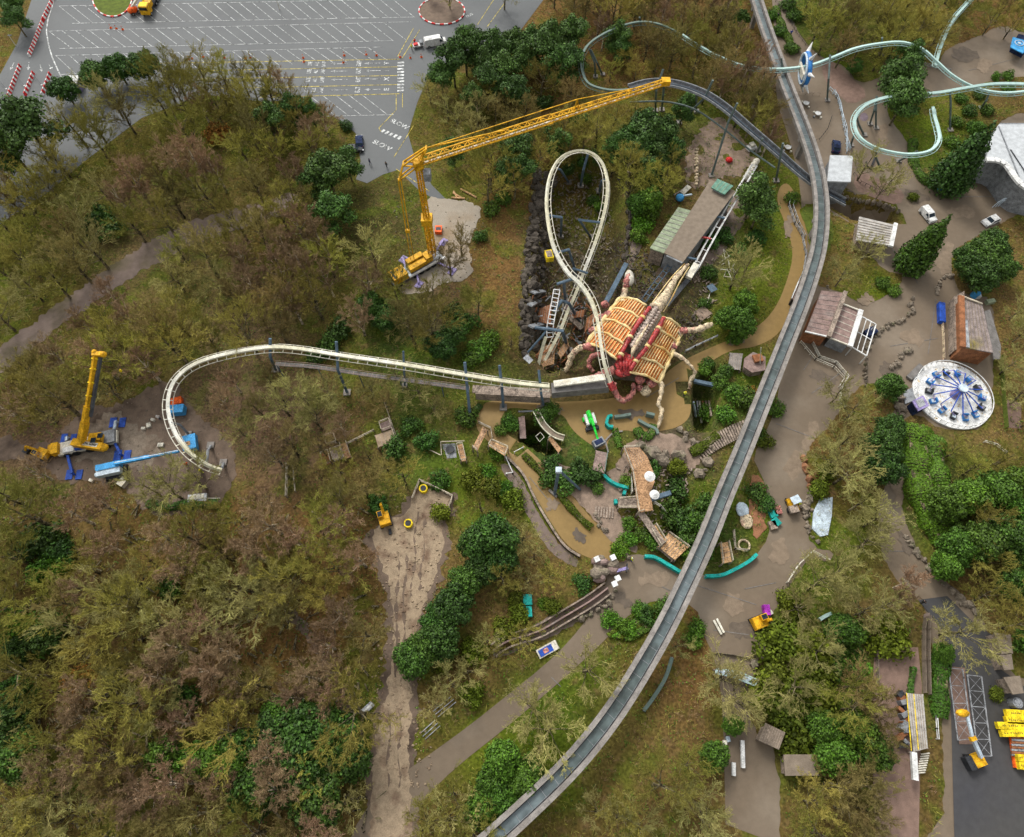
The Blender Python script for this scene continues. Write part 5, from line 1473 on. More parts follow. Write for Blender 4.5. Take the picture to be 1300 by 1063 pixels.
# ------------------------------------------------------------------ ribbed creature on its mound
B = lambda x, y, z: Pz(x, y, z)
base = P(806, 430)
t = thing('ribbed_creature', 'huge cream and red ribbed creature sculpture sprawling over the ochre path', 'sculpture', (base.x, base.y, 0))
def quad(c4, u, v, dome):
    a = c4[0].lerp(c4[1], u); b = c4[3].lerp(c4[2], u)
    p = a.lerp(b, v)
    p.z += dome * math.sin(math.pi * min(max(v, 0), 1)) + .35 * math.sin(math.pi * u)
    return p
FL = {'left':[B(821,389,7.2), B(783,458,7.2), B(745,436,4.2), B(787,379,4.6)], 'right':[B(840,403,7.2), B(799,474,6.6), B(836,487,3.8), B(866,420,4.2)]}
# order: inner top, inner bottom, outer bottom, outer top ; u runs down the back, v runs outward
for side, c4 in FL.items():
    mb = MB(); N, K = 24, 10
    for i in range(N+1):
        for j in range(K+1): mb.v.append(tuple(quad(c4, i/N, j/K, 1.0)))
    for i in range(N):
        for j in range(K):
            a = i*(K+1)+j; mb.f.append((a, a+1, a+K+2, a+K+1))
    mb.build('flank', 'shell_slot', t, smooth=True)
    rim = MB()
    for r_ in range(5):
        u0 = r_ / 4
        pts = [quad(c4, min(1, max(0, u0 + .008*math.sin(k*1.3+r_))), k/10, 1.0) + Vector((0,0,.15)) for k in range(11)]
        rim.tube(pts, [.26 + .07*math.sin(k*2.1+r_) for k in range(11)], 7)
    rim.tube([quad(c4, k/16, 1.0, 1.0) + Vector((0,0,.05)) for k in range(17)], [.45 + .12*math.sin(k*1.9) for k in range(17)], 7)
    rim.build('rim_band', 'shell', t, smooth=True)
    bars = MB()
    for r_ in range(4):
        for k in range(10):
            v = .08 + .86 * k / 9
            off = .03
            pts = [quad(c4, (r_ + .1 + .8*q)/4, v + (off if side == 'left' else -off)*(q-.5), 1.0) + Vector((0,0,.12 + .1*math.sin(math.pi*q))) for q in (0,.33,.66,1)]
            bars.tube(pts, .115, 5)
    bars.build('rib_pattern', 'shell', t, smooth=True)
for pts in ([(825,391),(812,408),(800,428),(790,447),(786,456)], [(843,404),(833,422),(822,440),(810,455),(800,470)]):
    mb = MB(); w_ = [B(x, y, 8.3 + .3*math.sin(i)) for i, (x, y) in enumerate(pts)]
    lumpy(mb.tube(catmull(w_, 4), .42, 8), .09); mb.build('red_tube', 'blood', t, smooth=True)
    w2 = catmull(w_, 4)
    for i in (3, 8, 13):
        d = (w2[i+1]-w2[i]).normalized(); MB().tube([w2[i]-d*.25, w2[i]+d*.25], .58, 8).build('collar', 'shell', t, smooth=True)
mb = MB(); rs = random.Random(4)
for i in range(15):
    f = i/14; c_ = B(833-30*f, 391+48*f, 8.5); mb.ell(c_, (.55,.55,.5), 7, 5)
    for s in (-1, 1):
        q = B(833-30*f + s*5.2, 391+48*f + s*2.9, 8.1); mb.ell(q + Vector((rs.uniform(-.1,.1),0,0)), (.5,.38,.42), 6, 5)
        mb.beam(c_, q, .22)
mb.build('vertebra_pattern', 'vert', t, smooth=True)
MB().tube([B(823,412,9.2), B(813,428,9.8), B(804,444,9.8), B(801,456,8.6)], [.12,.34,.42,.1], 8).build('horn', 'bone', t, smooth=True)
mb = MB()
rs = random.Random(6)
for k in range(34):
    f_, g_ = rs.random(), rs.uniform(-1, 1); x, y = 795 - 4*f_ + g_*9*(1-.3*f_), 452 + 24*f_ + g_*4; r = rs.uniform(.45, .95); mb.ell(B(x,y,7.2-1.3*f_), (r*rs.uniform(.7,1.4),r,r*.6), 8, 6)
for k in range(5): mb.tube([B(786+k*5,452+k*2,7.4), B(788+k*4,464,7.6), B(788+k*3,476,5.8)], [.3,.35,.15], 6)
lumpy(mb, .14).build('head', 'blood', t, smooth=True)
mb = MB(); mb.tube(catmull([B(832,392,8),(B(841,381,7.8)),B(847,372,7.4),B(853,362,7),B(859,352,6.4),B(873,336,5.4)], 4), [1.3,1.3,1.15,1.2,1.0,1.05,.9,.92,.8,.85,.7,.75,.65,.7,.55,.6,.5,.52,.42,.42,.35], 9); lumpy(mb, .12).build('neck', 'bone', t, smooth=True)
mb = MB()
for s in (-1, 1): mb.tube(catmull([B(834+s*8,392+s*4,7.2), B(846+s*7,374+s*4,7), B(858+s*5,355+s*3,6.2), B(872+s*3,337+s*2,5.2)], 5), .13, 5)
mb.build('sinew', 'shell', t)
def limb(name, pts, rad, m):
    w_ = [B(*p) for p in pts]; c_ = catmull(w_, 5); n_ = len(c_)
    rr = []
    for i in range(n_):
        f = i/(n_-1)*(len(rad)-1); a = int(min(f, len(rad)-2)); rr.append(.8*(rad[a] + (rad[a+1]-rad[a])*(f-a)) + .09*math.sin(i*1.7))
    lumpy(MB().tube(c_, rr, 8), .10).build(name, m, t, smooth=True)
limb('arm', [(793,386,4.8),(792,375,5),(794,366,5.4),(797,356,6),(799,347,6.2)], [1.3,.8,.75,.75,.5], 'bone')
limb('arm', [(795,365,5.8),(796,356,6.4),(799,348,6.5)], [.7,.9,.5], 'flesh')
MB().ell(B(799,353,6), (1.0,2.0,1.0), 10, 8).build('shroud', 'offwhite', t, smooth=True)
limb('arm', [(860,424,4.4),(868,420,4.6),(878,419,4.6),(888,418,4.4),(899,413,4.2),(905,412,3.8)], [1.1,.65,.75,.8,.7,.3], 'bone')
limb('knuckle', [(862,422,4.6),(867,420,5),(872,420,4.8)], [.8,.9,.6], 'flesh')
limb('arm', [(848,448,4.2),(858,450,4.4),(868,456,4.2),(878,466,3.6),(882,474,2.6),(877,483,1.6),(875,494,.3)], [.6,.5,.45,.4,.4,.5,.3], 'bone')
limb('arm', [(835,480,3.6),(840,490,3.6),(839,502,3.2),(836,513,2.6),(840,522,2),(838,534,1.2),(834,545,.3)], [.7,.6,.5,.5,.5,.55,.3], 'bone')
limb('arm', [(752,440,4.2),(744,440,4.4),(734,443,4),(726,452,3),(722,463,1.6),(718,472,.4)], [.9,.8,.75,.8,.75,.5], 'bone')
limb('knuckle', [(754,443,4.4),(746,440,4.8),(740,441,4.4)], [.8,1.0,.6], 'flesh')
limb('arm', [(779,486,4.6),(781,498,3.4),(788,508,2.4),(797,506,2.2),(804,497,3),(804,486,4)], [.7,.7,.75,.75,.6,.4], 'flesh')
limb('arm', [(768,452,5.2),(758,450,5),(750,455,4.2),(748,465,3.2),(754,472,2.6)], [.5,.6,.6,.55,.45], 'flesh')
limb('arm', [(780,470,5),(768,474,4.6),(755,478,4.4),(740,482,4.2)], [1.2,1.0,.7,.3], 'flesh')
for p in [((812,482,4),1.0,'flesh'),((819,496,2.6),1.15,'bone'),((827,486,3.2),1.1,'flesh'),((812,492,3),.8,'flesh'),((772,400,4.6),1.0,'flesh'),((768,387,3.6),.9,'flesh'),((752,420,4.2),.9,'flesh'),((852,440,4.4),1.2,'flesh'),((764,404,4.2),.9,'flesh'),((846,462,3.6),.8,'bone'),((858,434,4.2),.9,'shell')]:
    lumpy(MB().ell(B(*p[0]), (p[1],p[1]*.9,p[1]*.9), 12, 9), .16).build('lump', p[2], t, smooth=True)
mb = MB(); mb.prism([tuple(B(x,y,3.6)[:2]) for x, y in [(757,440),(790,392),(835,398),(856,420),(850,452),(830,476),(785,470)]], -1.5, 4.2); mb.build('plinth', 'rock', t)

# ------------------------------------------------------------------ station and halls
S1 = roofed('station_building', 'long brown roofed station beside the white twin rails', 'building', [(843,321),(867,333),(934,243),(902,228)], 6.0, 'roofbrown', 'grey')
t = roofed('station_lean_to', 'pale green slatted roof along the station side', 'roof', [(825,315),(842.5,321.5),(879,268),(861,263)], 5.6, 'roofgreen', 'woodgrey', seams=0)
mb = MB()
for i in range(1, 11):
    f = i/11; mb.beam(Pz(825,315,5.66).lerp(Pz(861,263,5.66), f), Pz(842.5,321.5,5.66).lerp(Pz(879,268,5.66), f), .09, .08)
mb.build('slats', 'roofgrey', t)
t = roofed('station_canopy', 'blue green canopy over the far end of the station', 'canopy', [(903,238),(920,247),(931,236),(911,227)], 6.9, 'canopygreen', 'grey', seams=4, seam_m='roofgreen')
MB().beam(Pz(846,325,6.1), Pz(866,334,6.1), .35, .25).build('gutter', 'grey', S1)
t = roofed('ride_kiosk', 'white flat roofed kiosk with grey front by the brick path', 'kiosk', [(1054,197),(1083,198),(1080,231),(1050,230)], 5.0, 'roofwhite', 'grey', over=.3, slab=.4)
t = thing('round_building', 'large white roofed building with curved grey front at the plaza edge', 'building', P(1290,200))
arc = [(1262,203),(1270,205),(1277,209),(1283,217),(1289,226),(1296,234),(1306,241),(1340,250)]
top = [(1340,150),(1300,158),(1268,158),(1258,178),(1252,203)]
mb = MB(); mb.prism([tuple(Pz(x,y,8)[:2]) for x, y in arc+top], 7.6, 8.0); mb.build('roof', 'roofwhite', t)
mb = MB(); a_ = [Pz(x,y,8.25) for x,y in [(1252,203)]+arc]
for a,b in zip(a_, a_[1:]): mb.beam(a,b,1.3,.5)
mb.build('fascia', 'white', t)
mb = MB(); c_ = [Pz(x,y,8)+Vector((.8,.9,0)) for x,y in arc+top]; mb.prism([(p.x,p.y) for p in c_], -.3, 7.6); mb.build('wall', 'grey', t)
MB().beam(Pz(1268,160,8.2), Pz(1296,230,8.2), .2, .15).build('roof_ridge', 'grey', t)
MB().beam(Pz(1283,190,8.2), Pz(1304,222,8.3), .15, .15).build('cable_tray', 'dark', t)
t = roofed('slatted_shelter', 'grey slatted roof with white edge beside the bare tree and cars', 'shelter', [(1091,275),(1137,286),(1130,312),(1087,305)], 3.6, 'roofgrey', 'woodgrey', zs=[3.4,3.8,3.8,3.4])
mb = MB()
for i in range(1, 9):
    f = i/9; mb.beam(Pz(1091,275,3.46).lerp(Pz(1087,305,3.46), f), Pz(1137,286,3.86).lerp(Pz(1130,312,3.86), f), .08, .08)
mb.build('slats', 'woodgrey', t)
MB().beam(Pz(1137,284,4.0), Pz(1131,313,4.0), .8, .5).build('fascia', 'white', t)
t = roofed('shop_building', 'pinkish flat roofed shop wing close under the concrete trough', 'building', [(1023,420),(1043,369),(1073,372),(1052,427)], 4.6, 'roofpink', 'timber_red', seams=9, seam_m='roofslate')
MB().beam(Pz(1073,371,5.0), Pz(1052,428,5.0), .8, .8).build('parapet', 'woodgrey', t)
MB().beam(Pz(1022,421,4.7), Pz(1052,428,4.7), .25, .3).build('fascia', 'white', t)
t = roofed('shop_annexe', 'pinkish roofed annexe with a white edge beam', 'building', [(1054,428),(1070,386),(1093,396),(1079,438)], 4.0, 'roofpink', 'grey', seams=6, seam_m='offwhite')
mb = MB()
for a, b in [((1070,386),(1093,395)),((1053,429),(1079,439))]: mb.beam(Pz(*a,4.3), Pz(*b,4.3), .25, .3)
mb.build('edge_trim', 'offwhite', t)
MB().beam(Pz(1093,394,4.6), Pz(1079,440,4.6), .9, .5).build('edge_beam', 'white', t)
t = thing('open_frame', 'white open frame pergola beside the pinkish annexe', 'pergola', P(1098,432))
cs = [(1094,402),(1112,412),(1100,452),(1082,441)]
w_ = [Pz(*p,3.2) for p in cs]
mb = MB()
for i in range(4): mb.beam(w_[i], w_[(i+1)%4], .2, .2)
for f in (.33,.66): mb.beam(w_[0].lerp(w_[1], f), w_[3].lerp(w_[2], f), .14)
mb.beam(w_[0].lerp(w_[3], .5), w_[1].lerp(w_[2], .5), .16)
mb.build('roof_frame', 'white', t)
for q in w_: MB().beam(Vector((q.x,q.y,0)), q, .16).build('post', 'white', t)
MB().box(P(1103,424)+Vector((0,0,.6)), (2.6,1.6,1.0), .5).build('bench_table', 'navy', t)
t = roofed('small_booth', 'narrow booth with white edged pink roof on the far side of the trough', 'kiosk', [(1005,379),(1014,357),(1022,360),(1013,383)], 2.8, 'roofpink', 'dark')
MB().beam(Pz(1005,379,3.0), Pz(1014,357,3.0), .2, .2).build('edge_trim', 'white', t)
t = roofed('barn', 'slate roofed timber barn with mossy planks beside the ride', 'barn', [(1222,377),(1247,386),(1261,448),(1224,441)], 5.0, 'roofslate', 'timber_red', seams=7, seam_m='roofbrown', over=.1)
MB().beam(Pz(1220,376,5.3), Pz(1222,441,5.3), 1.1, .5).build('front_parapet', 'timber_red', t)
MB().beam(Pz(1225,406,5.1), Pz(1228,441,5.1), .9, .15).build('skylight', 'steel', t)
MB().beam(Pz(1221,376,5.4), Pz(1247,386,5.2), .3, .3).build('gable_board', 'woodpost', t)
mb = MB(); mb.prism([tuple(Pz(x,y,.0)[:2]) for x, y in [(1203,385),(1216,378),(1217,448),(1204,452)]], 0, 2.4); 
o = mb.build('porch', 'woodgrey', t)
mb = MB(); mb.prism([tuple(Pz(x,y,2.6)[:2]) for x, y in [(1250,395),(1257,393),(1271,440),(1270,456),(1262,456)]], 2.3, 2.6); mb.build('lean_to', 'concrete_dark', t)
t = thing('wheelie_bins', 'two dark blue storage bins against the barn gable', 'bin', P(1237,375)); MB().cyl(P(1236,376), .8, 1.3, 12).build('drum', 'liftblue', t); MB().box(P(1240,378)+Vector((0,0,.5)), (.8,.8,1)).build('box', 'white', t)
tag(MB().box(P(1255,385)+Vector((0,0,.5)), (1.8,.9,.9), .2).build('planter_box', 'roofgreen'), 'pale green planter beyond the barn gable', 'planter')
for i,(a,b) in enumerate([((978,918),(998,930)),]):
    pass
t = roofed('ribbed_shed', 'small ribbed tan roof shed at the bottom beside the brown path', 'shed', [(972,918),(997,930),(989,952),(963,940)], 3.2, 'roofbrown', 'woodgrey', seams=9, seam_m='woodgrey')
t = roofed('low_shed', 'low brown roofed shed cut by the bottom edge of the view', 'shed', [(995,958),(1037,958),(1040,985),(997,985)], 3.0, 'roofbrown', 'woodgrey')
for i, (c4, lb) in enumerate([([(1262,803),(1283,806),(1286,830),(1272,832)], 'tattered brown roofed shed nearest the bare tree'), ([(1268,832),(1284,829),(1287,850),(1275,851)], 'middle brown roofed shed above the blue stall'), ([(1274,860),(1295,858),(1300,880),(1286,882)], 'lowest brown roofed shed beside the blue stall')]):
    roofed('lean_shed', lb, 'shed', c4, 2.8, 'roofbrown', 'woodgrey', over=.2)
t = thing('blue_stall', 'small blue and purple lit stall by the brown sheds', 'stall', P(1278,871)); MB().box(P(1277,867)+Vector((0,0,.9)), (1.3,1.0,1.7), .2).build('body', 'purple', t); MB().box(P(1279,874)+Vector((0,0,.8)), (1.5,1.1,1.5), .2).build('front', 'liftblue', t); MB().box(P(1279,876)+Vector((0,0,1.6)), (1.1,.5,.1), .2).build('counter', 'white', t)
t = thing('game_booth', 'square blue topped booth with a pale circle at the top corner', 'booth', P(1290,60))
MB().prism([tuple(Pz(x,y,0)[:2]) for x,y in [(1284,56),(1300,60),(1296,74),(1281,66)]], 0, 3.0).build('body', 'navy', t)
MB().prism([tuple(Pz(x,y,3.2)[:2]) for x,y in [(1286,47),(1304,52),(1299,68),(1283,60)]], 3.0, 3.2).build('roof', 'liftblue', t)
q = Pz(1294,55,3.25); MB().tube([q + Vector((1.1*math.cos(a/12*6.283), 1.1*math.sin(a/12*6.283), .05)) for a in range(12)], .12, 5, close=True).build('emblem_ring', 'paleblue', t)
MB().cyl(q, .4, .1, 12).build('emblem_disc', 'paleblue', t)
t = thing('entrance_arch', 'dark blue ride entrance with pale hooped arches by the round building', 'arch', P(1277,252))
for i in range(5):
    c_ = P(1268+i*3.4, 262-i*.6); MB().tube([c_ + Vector((1.6*math.cos(math.pi*k/10), .4*math.cos(math.pi*k/10), 2.6*math.sin(math.pi*k/10))) for k in range(11)], .09, 5).build('hoop', 'paleblue', t)
MB().box(P(1283,245)+Vector((0,0,1.4)), (4.5,2.2,2.6), -.7).build('tunnel', 'dark', t); MB().box(P(1284,243)+Vector((0,0,2.9)), (4.4,.6,.4), -.7).build('sign_bar', 'purple', t); MB().box(P(1288,252)+Vector((0,0,1.0)), (1.4,1.2,1.8), -.4).build('gate_box', 'liftblue', t)
t = thing('blue_statue', 'bright blue rounded figure at the hedge tip', 'statue', P(1191,243)); MB().ell(P(1191,243)+Vector((0,0,1.2)), (.9,.9,1.1), 10, 8).build('body', 'liftblue', t, smooth=True); MB().beam(P(1191,243)+Vector((0,0,1.4)), P(1200,241)+Vector((0,0,2.2)), .4).build('arm', 'gateblue', t)
t = thing('blue_dome', 'blue inflatable ball with white tube beside the station', 'buoy', P(862,255)); MB().ell(P(862,255)+Vector((0,0,1)), (1.0,1.0,.9), 12, 8).build('ball', 'liftblue', t, smooth=True); MB().beam(P(862,254)+Vector((0,0,1.2)), P(877,251)+Vector((0,0,1.0)), .35).build('tube', 'paleblue', t)
t = thing('paint_pallet', 'tipped white pallet frame and boards above the blue ball', 'pallet', P(868,244)); MB().beam(P(865,248)+Vector((0,0,.6)), P(874,240)+Vector((0,0,.9)), 1.2, .2).build('pallet', 'offwhite', t); MB().beam(P(855,250)+Vector((0,0,.5)), P(866,243)+Vector((0,0,.6)), .3, .2).build('plank', 'woodgrey', t)

# ------------------------------------------------------------------ spinning ride
c = P(1208, 503)
q1, q2 = Pz(1159,503), Pz(1256,503); q3, q4 = Pz(1208,461), Pz(1208,546)
RR_ = ((q2.x-q1.x) + (q3.y-q4.y)) / 4
cx_, cy_ = (q1.x+q2.x)/2, (q3.y+q4.y)/2
t = thing('spinning_ride', 'round white decked fairground ride with blue arms and small cars', 'ride', (cx_, cy_, 0))
mb = MB(); mb.cyl((cx_, cy_, -.1), RR_, .55, 40); mb.build('deck', 'white', t)
n = 40; ring = [Vector((cx_ + (RR_-.25)*math.cos(2*math.pi*i/n), cy_ + (RR_-.25)*math.sin(2*math.pi*i/n), 1.4)) for i in range(n)]
mb = MB(); mb.tube(ring, .09, 5, close=True); mb.build('handrail', 'white', t)
mb = MB()
for q in ring: mb.beam(Vector((q.x,q.y,.4)), q, .07)
mb.build('rail_post_pattern', 'steel', t)
hx, hy = Pz(1221,497,3.4).x, Pz(1221,497,3.4).y
hx, hy = cx_ + .3, cy_ - .2
MB().cyl((hx, hy, .45), .9, 3.0, 16, .7).build('hub', 'lilac', t)
MB().cyl((hx, hy, 3.45), .9, .3, 10).build('hub_cap', 'paleblue', t)
for i in range(14):
    a = 2*math.pi*i/14 + .1; r_ = RR_*.66
    e = Vector((hx + r_*math.cos(a), hy + r_*math.sin(a), 1.9)); h_ = Vector((hx + .6*math.cos(a), hy + .6*math.sin(a), 3.2))
    arm = MB().beam(h_, e, .16).build('arm', 'blue', t)
    MB().beam(e, e + Vector((-1.1*math.sin(a), 1.1*math.cos(a), -.6)), .14).build('crank', 'lilac', arm)
    g = e + Vector((-1.0*math.sin(a), 1.0*math.cos(a), -1.0))
    car = MB(); car.box(g, (1.3, .95, .55), a); car.box(g + Vector((-.5*math.cos(a), -.5*math.sin(a), .4)), (.25,.95,.6), a)
    ob = car.build('ride_car', 'gateblue' if i % 3 else 'dark', t)
    MB().box(g + Vector((.1*math.cos(a), .1*math.sin(a), .3)), (.7,.7,.1), a).build('seat', 'paleblue' if i % 2 else 'grey', ob)
mb = MB(); rs = random.Random(9)
for i in range(90):
    a = rs.uniform(0, 6.28); r_ = RR_ * math.sqrt(rs.uniform(.05,.9)); mb.box((cx_ + r_*math.cos(a), cy_ + r_*math.sin(a), .452), (rs.uniform(.2,.7), rs.uniform(.1,.4), .01), rs.uniform(0,3))
mb.build('leaf_litter', 'bone', t)['kind'] = 'stuff'
t = roofed('ride_booth', 'lilac roofed control booth at the ride edge', 'booth', [(1158,509),(1172,502),(1180,515),(1166,522)], 2.6, 'lilac', 'navy', over=.1)
MB().prism([tuple(Pz(x,y,2.65)[:2]) for x,y in [(1162,509),(1171,505),(1175,514),(1167,518)]], 2.62, 2.7).build('roof_hatch', 'steel', t)
t = thing('ride_ramp', 'grey metal entry ramp beside the lilac booth', 'ramp', P(1155,505)); MB().prism([tuple(Pz(x,y)[:2]) for x,y in [(1146,498),(1160,492),(1162,508),(1148,514)]], .05, .35).build('plate', 'grey', t); MB().beam(P(1152,482)+Vector((0,0,.5)), P(1168,466)+Vector((0,0,.5)), 1.2, .5).build('steps', 'concrete_dark', t)

# ------------------------------------------------------------------ tall mobile tower crane
bx = Pz(549, 322, 2.2); ZT = vz(bx.x, bx.y, 209)
HT = Vector((bx.x, bx.y, ZT))
TL, TR_ = P(498, 362), P(561, 326)
rz = math.atan2(TR_.y-TL.y, TR_.x-TL.x); mid = (TL+TR_)/2
t = thing('tower_crane', 'tall yellow mobile tower crane with a long lattice jib over the trees', 'crane', mid)
d = (TR_-TL).normalized(); s = Vector((-d.y, d.x, 0)); L = (TR_-TL).length
C_ = lambda a, b, z: TL + d*a + s*b + Vector((0,0,z))
def cb(a0, a1, b0, b1, z0, z1, nm, m, par=t):
    mb = MB(); mb.box(C_((a0+a1)/2, (b0+b1)/2, (z0+z1)/2), (a1-a0, b1-b0, z1-z0), rz); return mb.build(nm, m, par)
cb(0, L, -1.25, 1.25, .6, 1.1, 'chassis', 'grey')
cb(.2, 3.6, -1.4, 1.4, 1.1, 2.9, 'cab', 'yellow')
cab = cb(.6, 1.0, -1.1, 1.1, 2.92, 2.96, 'roof_lamp_bar', 'dark')
MB().add([tuple(C_(.17,-1.2,1.7)), tuple(C_(.17,1.2,1.7)), tuple(C_(.17,1.2,2.6)), tuple(C_(.17,-1.2,2.6))], [(0,1,2,3)]).build('windscreen', 'glass', t)
mb = MB(); mb.box(C_(2.2,.6,2.95),(.35,.35,.12),rz); mb.box(C_(2.8,-.3,2.95),(.5,.3,.12),rz); mb.build('roof_hatch_pattern', 'dark', t)
cb(3.7, L, -1.6, -1.2, 1.1, 1.5, 'side_deck', 'white')
cb(3.7, 4.4, -1.4, 1.4, 1.1, 1.6, 'front_deck', 'paleblue')
cb(4.5, 8.6, -.9, .4, 1.5, 2.6, 'engine_housing', 'yellow')
cb(4.9, 8.8, .7, 1.9, 1.7, 3.0, 'counterweight', 'yellow')
cb(8.7, 10.3, -.8, 1.2, 1.5, 3.0, 'slewing_base', 'yellow')
for i, a in enumerate((1.6, 5.2, 6.8, 8.4, 9.9)):
    for b in (-1.25, 1.25):
        w_ = MB().beam(C_(a, b-.2, .6), C_(a, b+.2, .6), 1.1, 1.1); w_ = MB(); w_.tube([C_(a, b-.22, .6), C_(a, b+.22, .6)], .6, 14); w_.build('wheel', 'tyre', t)
for (px, py, fa) in [((532),(362),6.2), (512,330,3.9), (563,308,9.8), (574,345,10.3)]:
    e = P(px, py); ob = MB(); ob.beam(C_(fa, 0, .8), e + Vector((0,0,.8)), .4, .35); ob.beam(e + Vector((0,0,.8)), e + Vector((0,0,.1)), .3); o = ob.build('outrigger', 'lilac', t)
    MB().box(e + Vector((0,0,.16)), (1.9,1.3,.2), rz+.4).build('pad', 'lilac', o)
# mast: telescoping, thicker below
mb = MB(); mb.lattice(bx, bx.lerp(HT,.42), 1.4, 9, .11, .05); mb.beam(bx, bx.lerp(HT,.42), .5, .5); mb.build('lower_mast', 'yellow', t)
mb = MB(); mb.lattice(bx.lerp(HT,.40), HT, 1.0, 12, .10, .045); mb.beam(bx.lerp(HT,.4), HT, .3, .3); mb.build('upper_mast', 'yellow', t)
MB().box(bx.lerp(HT,.42), (2.2,2.2,1.6)).build('mast_collar', 'yellow', t)
MB().box(HT, (1.7,1.5,1.9), .4).build('mast_head', 'yellow', t)
MB().box(HT + Vector((1.6,-1.0,-1.6)), (1.3,1.6,1.8)).build('operator_cab', 'grey', t)
JT = Pz(845, 104, ZT+1.2); J0 = HT + Vector((.4,0,.8))
jm = J0.lerp(JT, .52)
mb = MB(); mb.lattice(J0, jm, 1.15, 22, .10, .05, tri=False); mb.build('inner_jib', 'yellow', t)
mb = MB(); mb.lattice(jm, JT, 1.0, 24, .09, .045, w2=.8); mb.build('outer_jib', 'yellow', t)
MB().beam(J0 + Vector((0,0,-.65)), JT + Vector((0,0,-.55)), .3, .18).build('trolley_rail', 'offwhite', t)
MB().box(JT, (1.7,1.4,1.1)).build('jib_tip', 'yellow', t)
ap = Pz(541, 188, ZT+3.4); ll = Pz(512, 208, ZT+.4); lo = Pz(507, 227, ZT-2.2)
mb = MB()
sy = Vector((0,.55,0)); 
for o_ in (-1, 1):
    mb.beam(HT + sy*o_, ap + sy*o_, .26); mb.beam(ap + sy*o_*.6, ll + sy*o_, .24); mb.beam(HT + sy*o_, ll + sy*o_, .22); mb.beam(HT + sy*o_, lo + sy*o_, .22); mb.beam(ll + sy*o_, lo + sy*o_, .2)
mb.beam(ap+sy, ap-sy, .3); mb.beam(ll+sy, ll-sy, .3); mb.beam(lo+sy, lo-sy, .3)
mb.build('back_frame', 'yellow', t)
mb = MB(); k1 = J0.lerp(JT, .62) + Vector((0,0,2.6))
mb.beam(ap, J0.lerp(JT, .33) + Vector((0,0,.8)), .22); mb.beam(ap, k1, .13); mb.beam(k1, J0.lerp(JT,.9) + Vector((0,0,.6)), .12); mb.beam(J0.lerp(JT,.61), k1, .25); mb.beam(J0.lerp(JT,.63), k1, .2)
mb.build('jib_stay', 'yellow', t)
fl = C_(6.3, 1.2, 3.0)
mb = MB(); m1 = lo.lerp(fl, .62)
for o_ in (-1, 1): mb.beam(lo + Vector((o_*.25,0,0)), m1 + Vector((o_*.3,0,0)), .2); mb.beam(m1 + Vector((o_*.3,0,0)), fl + Vector((o_*.4,0,0)), .13)
mb.box(m1, (.9,.5,.8)); mb.build('back_stay', 'yellow', t)
tag(MB().box(P(557,294)+Vector((0,0,.5)), (1.5,1.9,.9)).build('skip_box', 'orange'), 'orange steel frame box lying on the gravel yard', 'box')
mb = MB(); mb.box(P(557,294)+Vector((0,0,.97)), (1.1,.8,.06)); 
o = mb.build('box_opening', 'dark', bpy.data.objects['skip_box'])
for i, (a, b) in enumerate([((575,246),(586,252)),((585,241),(605,252)),((573,252),(590,253)),((576,244),(580,251))]):
    tag(MB().tube([P(*a)+Vector((0,0,.25)), P(*b)+Vector((0,0,.25))], .22, 6).build('log', 'woodlight'), ['short pale log at the head of the gravel yard','longest pale log leaning over the gravel yard edge','pale log lying flat along the yard edge','thin pale log crossing the shorter one'][i], 'log')

# ------------------------------------------------------------------ left mobile crane
A_, B_ = P(79,574), P(153,557)
d = (B_-A_).normalized(); s = Vector((-d.y, d.x, 0)); L = (B_-A_).length; rz = math.atan2(d.y, d.x); TL = A_
t = thing('mobile_crane', 'yellow telescopic mobile crane on blue outrigger mats in the mud', 'crane', (A_+B_)/2)
cb(0, L, -1.3, 1.3, .7, 1.3, 'carrier', 'offwhite', t)
cb(L-2.6, L-.2, -1.3, 1.3, 1.3, 1.9, 'rear_deck', 'grey', t)
cb(-.9, .3, -1.1, 1.1, .8, 2.2, 'front_cab', 'yellow', t)
cb(1.0, 3.0, -1.2, -.1, 1.3, 1.7, 'deck_box', 'white', t); cb(3.2, 5.0, -1.2, -.3, 1.3, 1.7, 'deck_box', 'blue', t)
for a in (1.4, 3.0, 5.4, 6.9, 8.5):
    for b in (-1.3, 1.3): w_ = MB(); w_.tube([C_(a, b-.22, .65), C_(a, b+.22, .65)], .65, 14); w_.build('wheel', 'tyre', t)
for (px, py, fa, sz) in [(150,537,L-1,.8),(156,579,L-1,.85),(88,557,1.2,.7),(95,603,1.2,.75)]:
    e = P(px, py); ob = MB(); ob.beam(C_(fa, 0, .9), e + Vector((0,0,.9)), .45, .35); ob.beam(e + Vector((0,0,.9)), e + Vector((0,0,.1)), .3); o = ob.build('outrigger', 'paleblue' if py < 560 else 'blue', t)
    mb = MB(); mb.box(e + Vector((-.9,0,.16)), (1.6*sz,2.6*sz,.14), .1); mb.box(e + Vector((.9,0,.16)), (1.5*sz,2.5*sz,.14), .1); mb.build('mat', 'blue', o)
cw0, cw1 = Pz(93,562,2.6), Pz(131,568,2.8)
u_ = MB(); u_.beam(cw0, cw1, 1.4, 1.2); u_.build('counterweight', 'yellow', t)
e_ = (cw1-cw0).normalized(); n_ = Vector((e_.y, -e_.x, 0))
MB().beam(cw0.lerp(cw1,.38) + Vector((0,0,.63)), cw0.lerp(cw1,.86) + Vector((0,0,.63)), .8, .04).build('name_plate', 'offwhite', t)
mb = MB(); rs = random.Random(2)
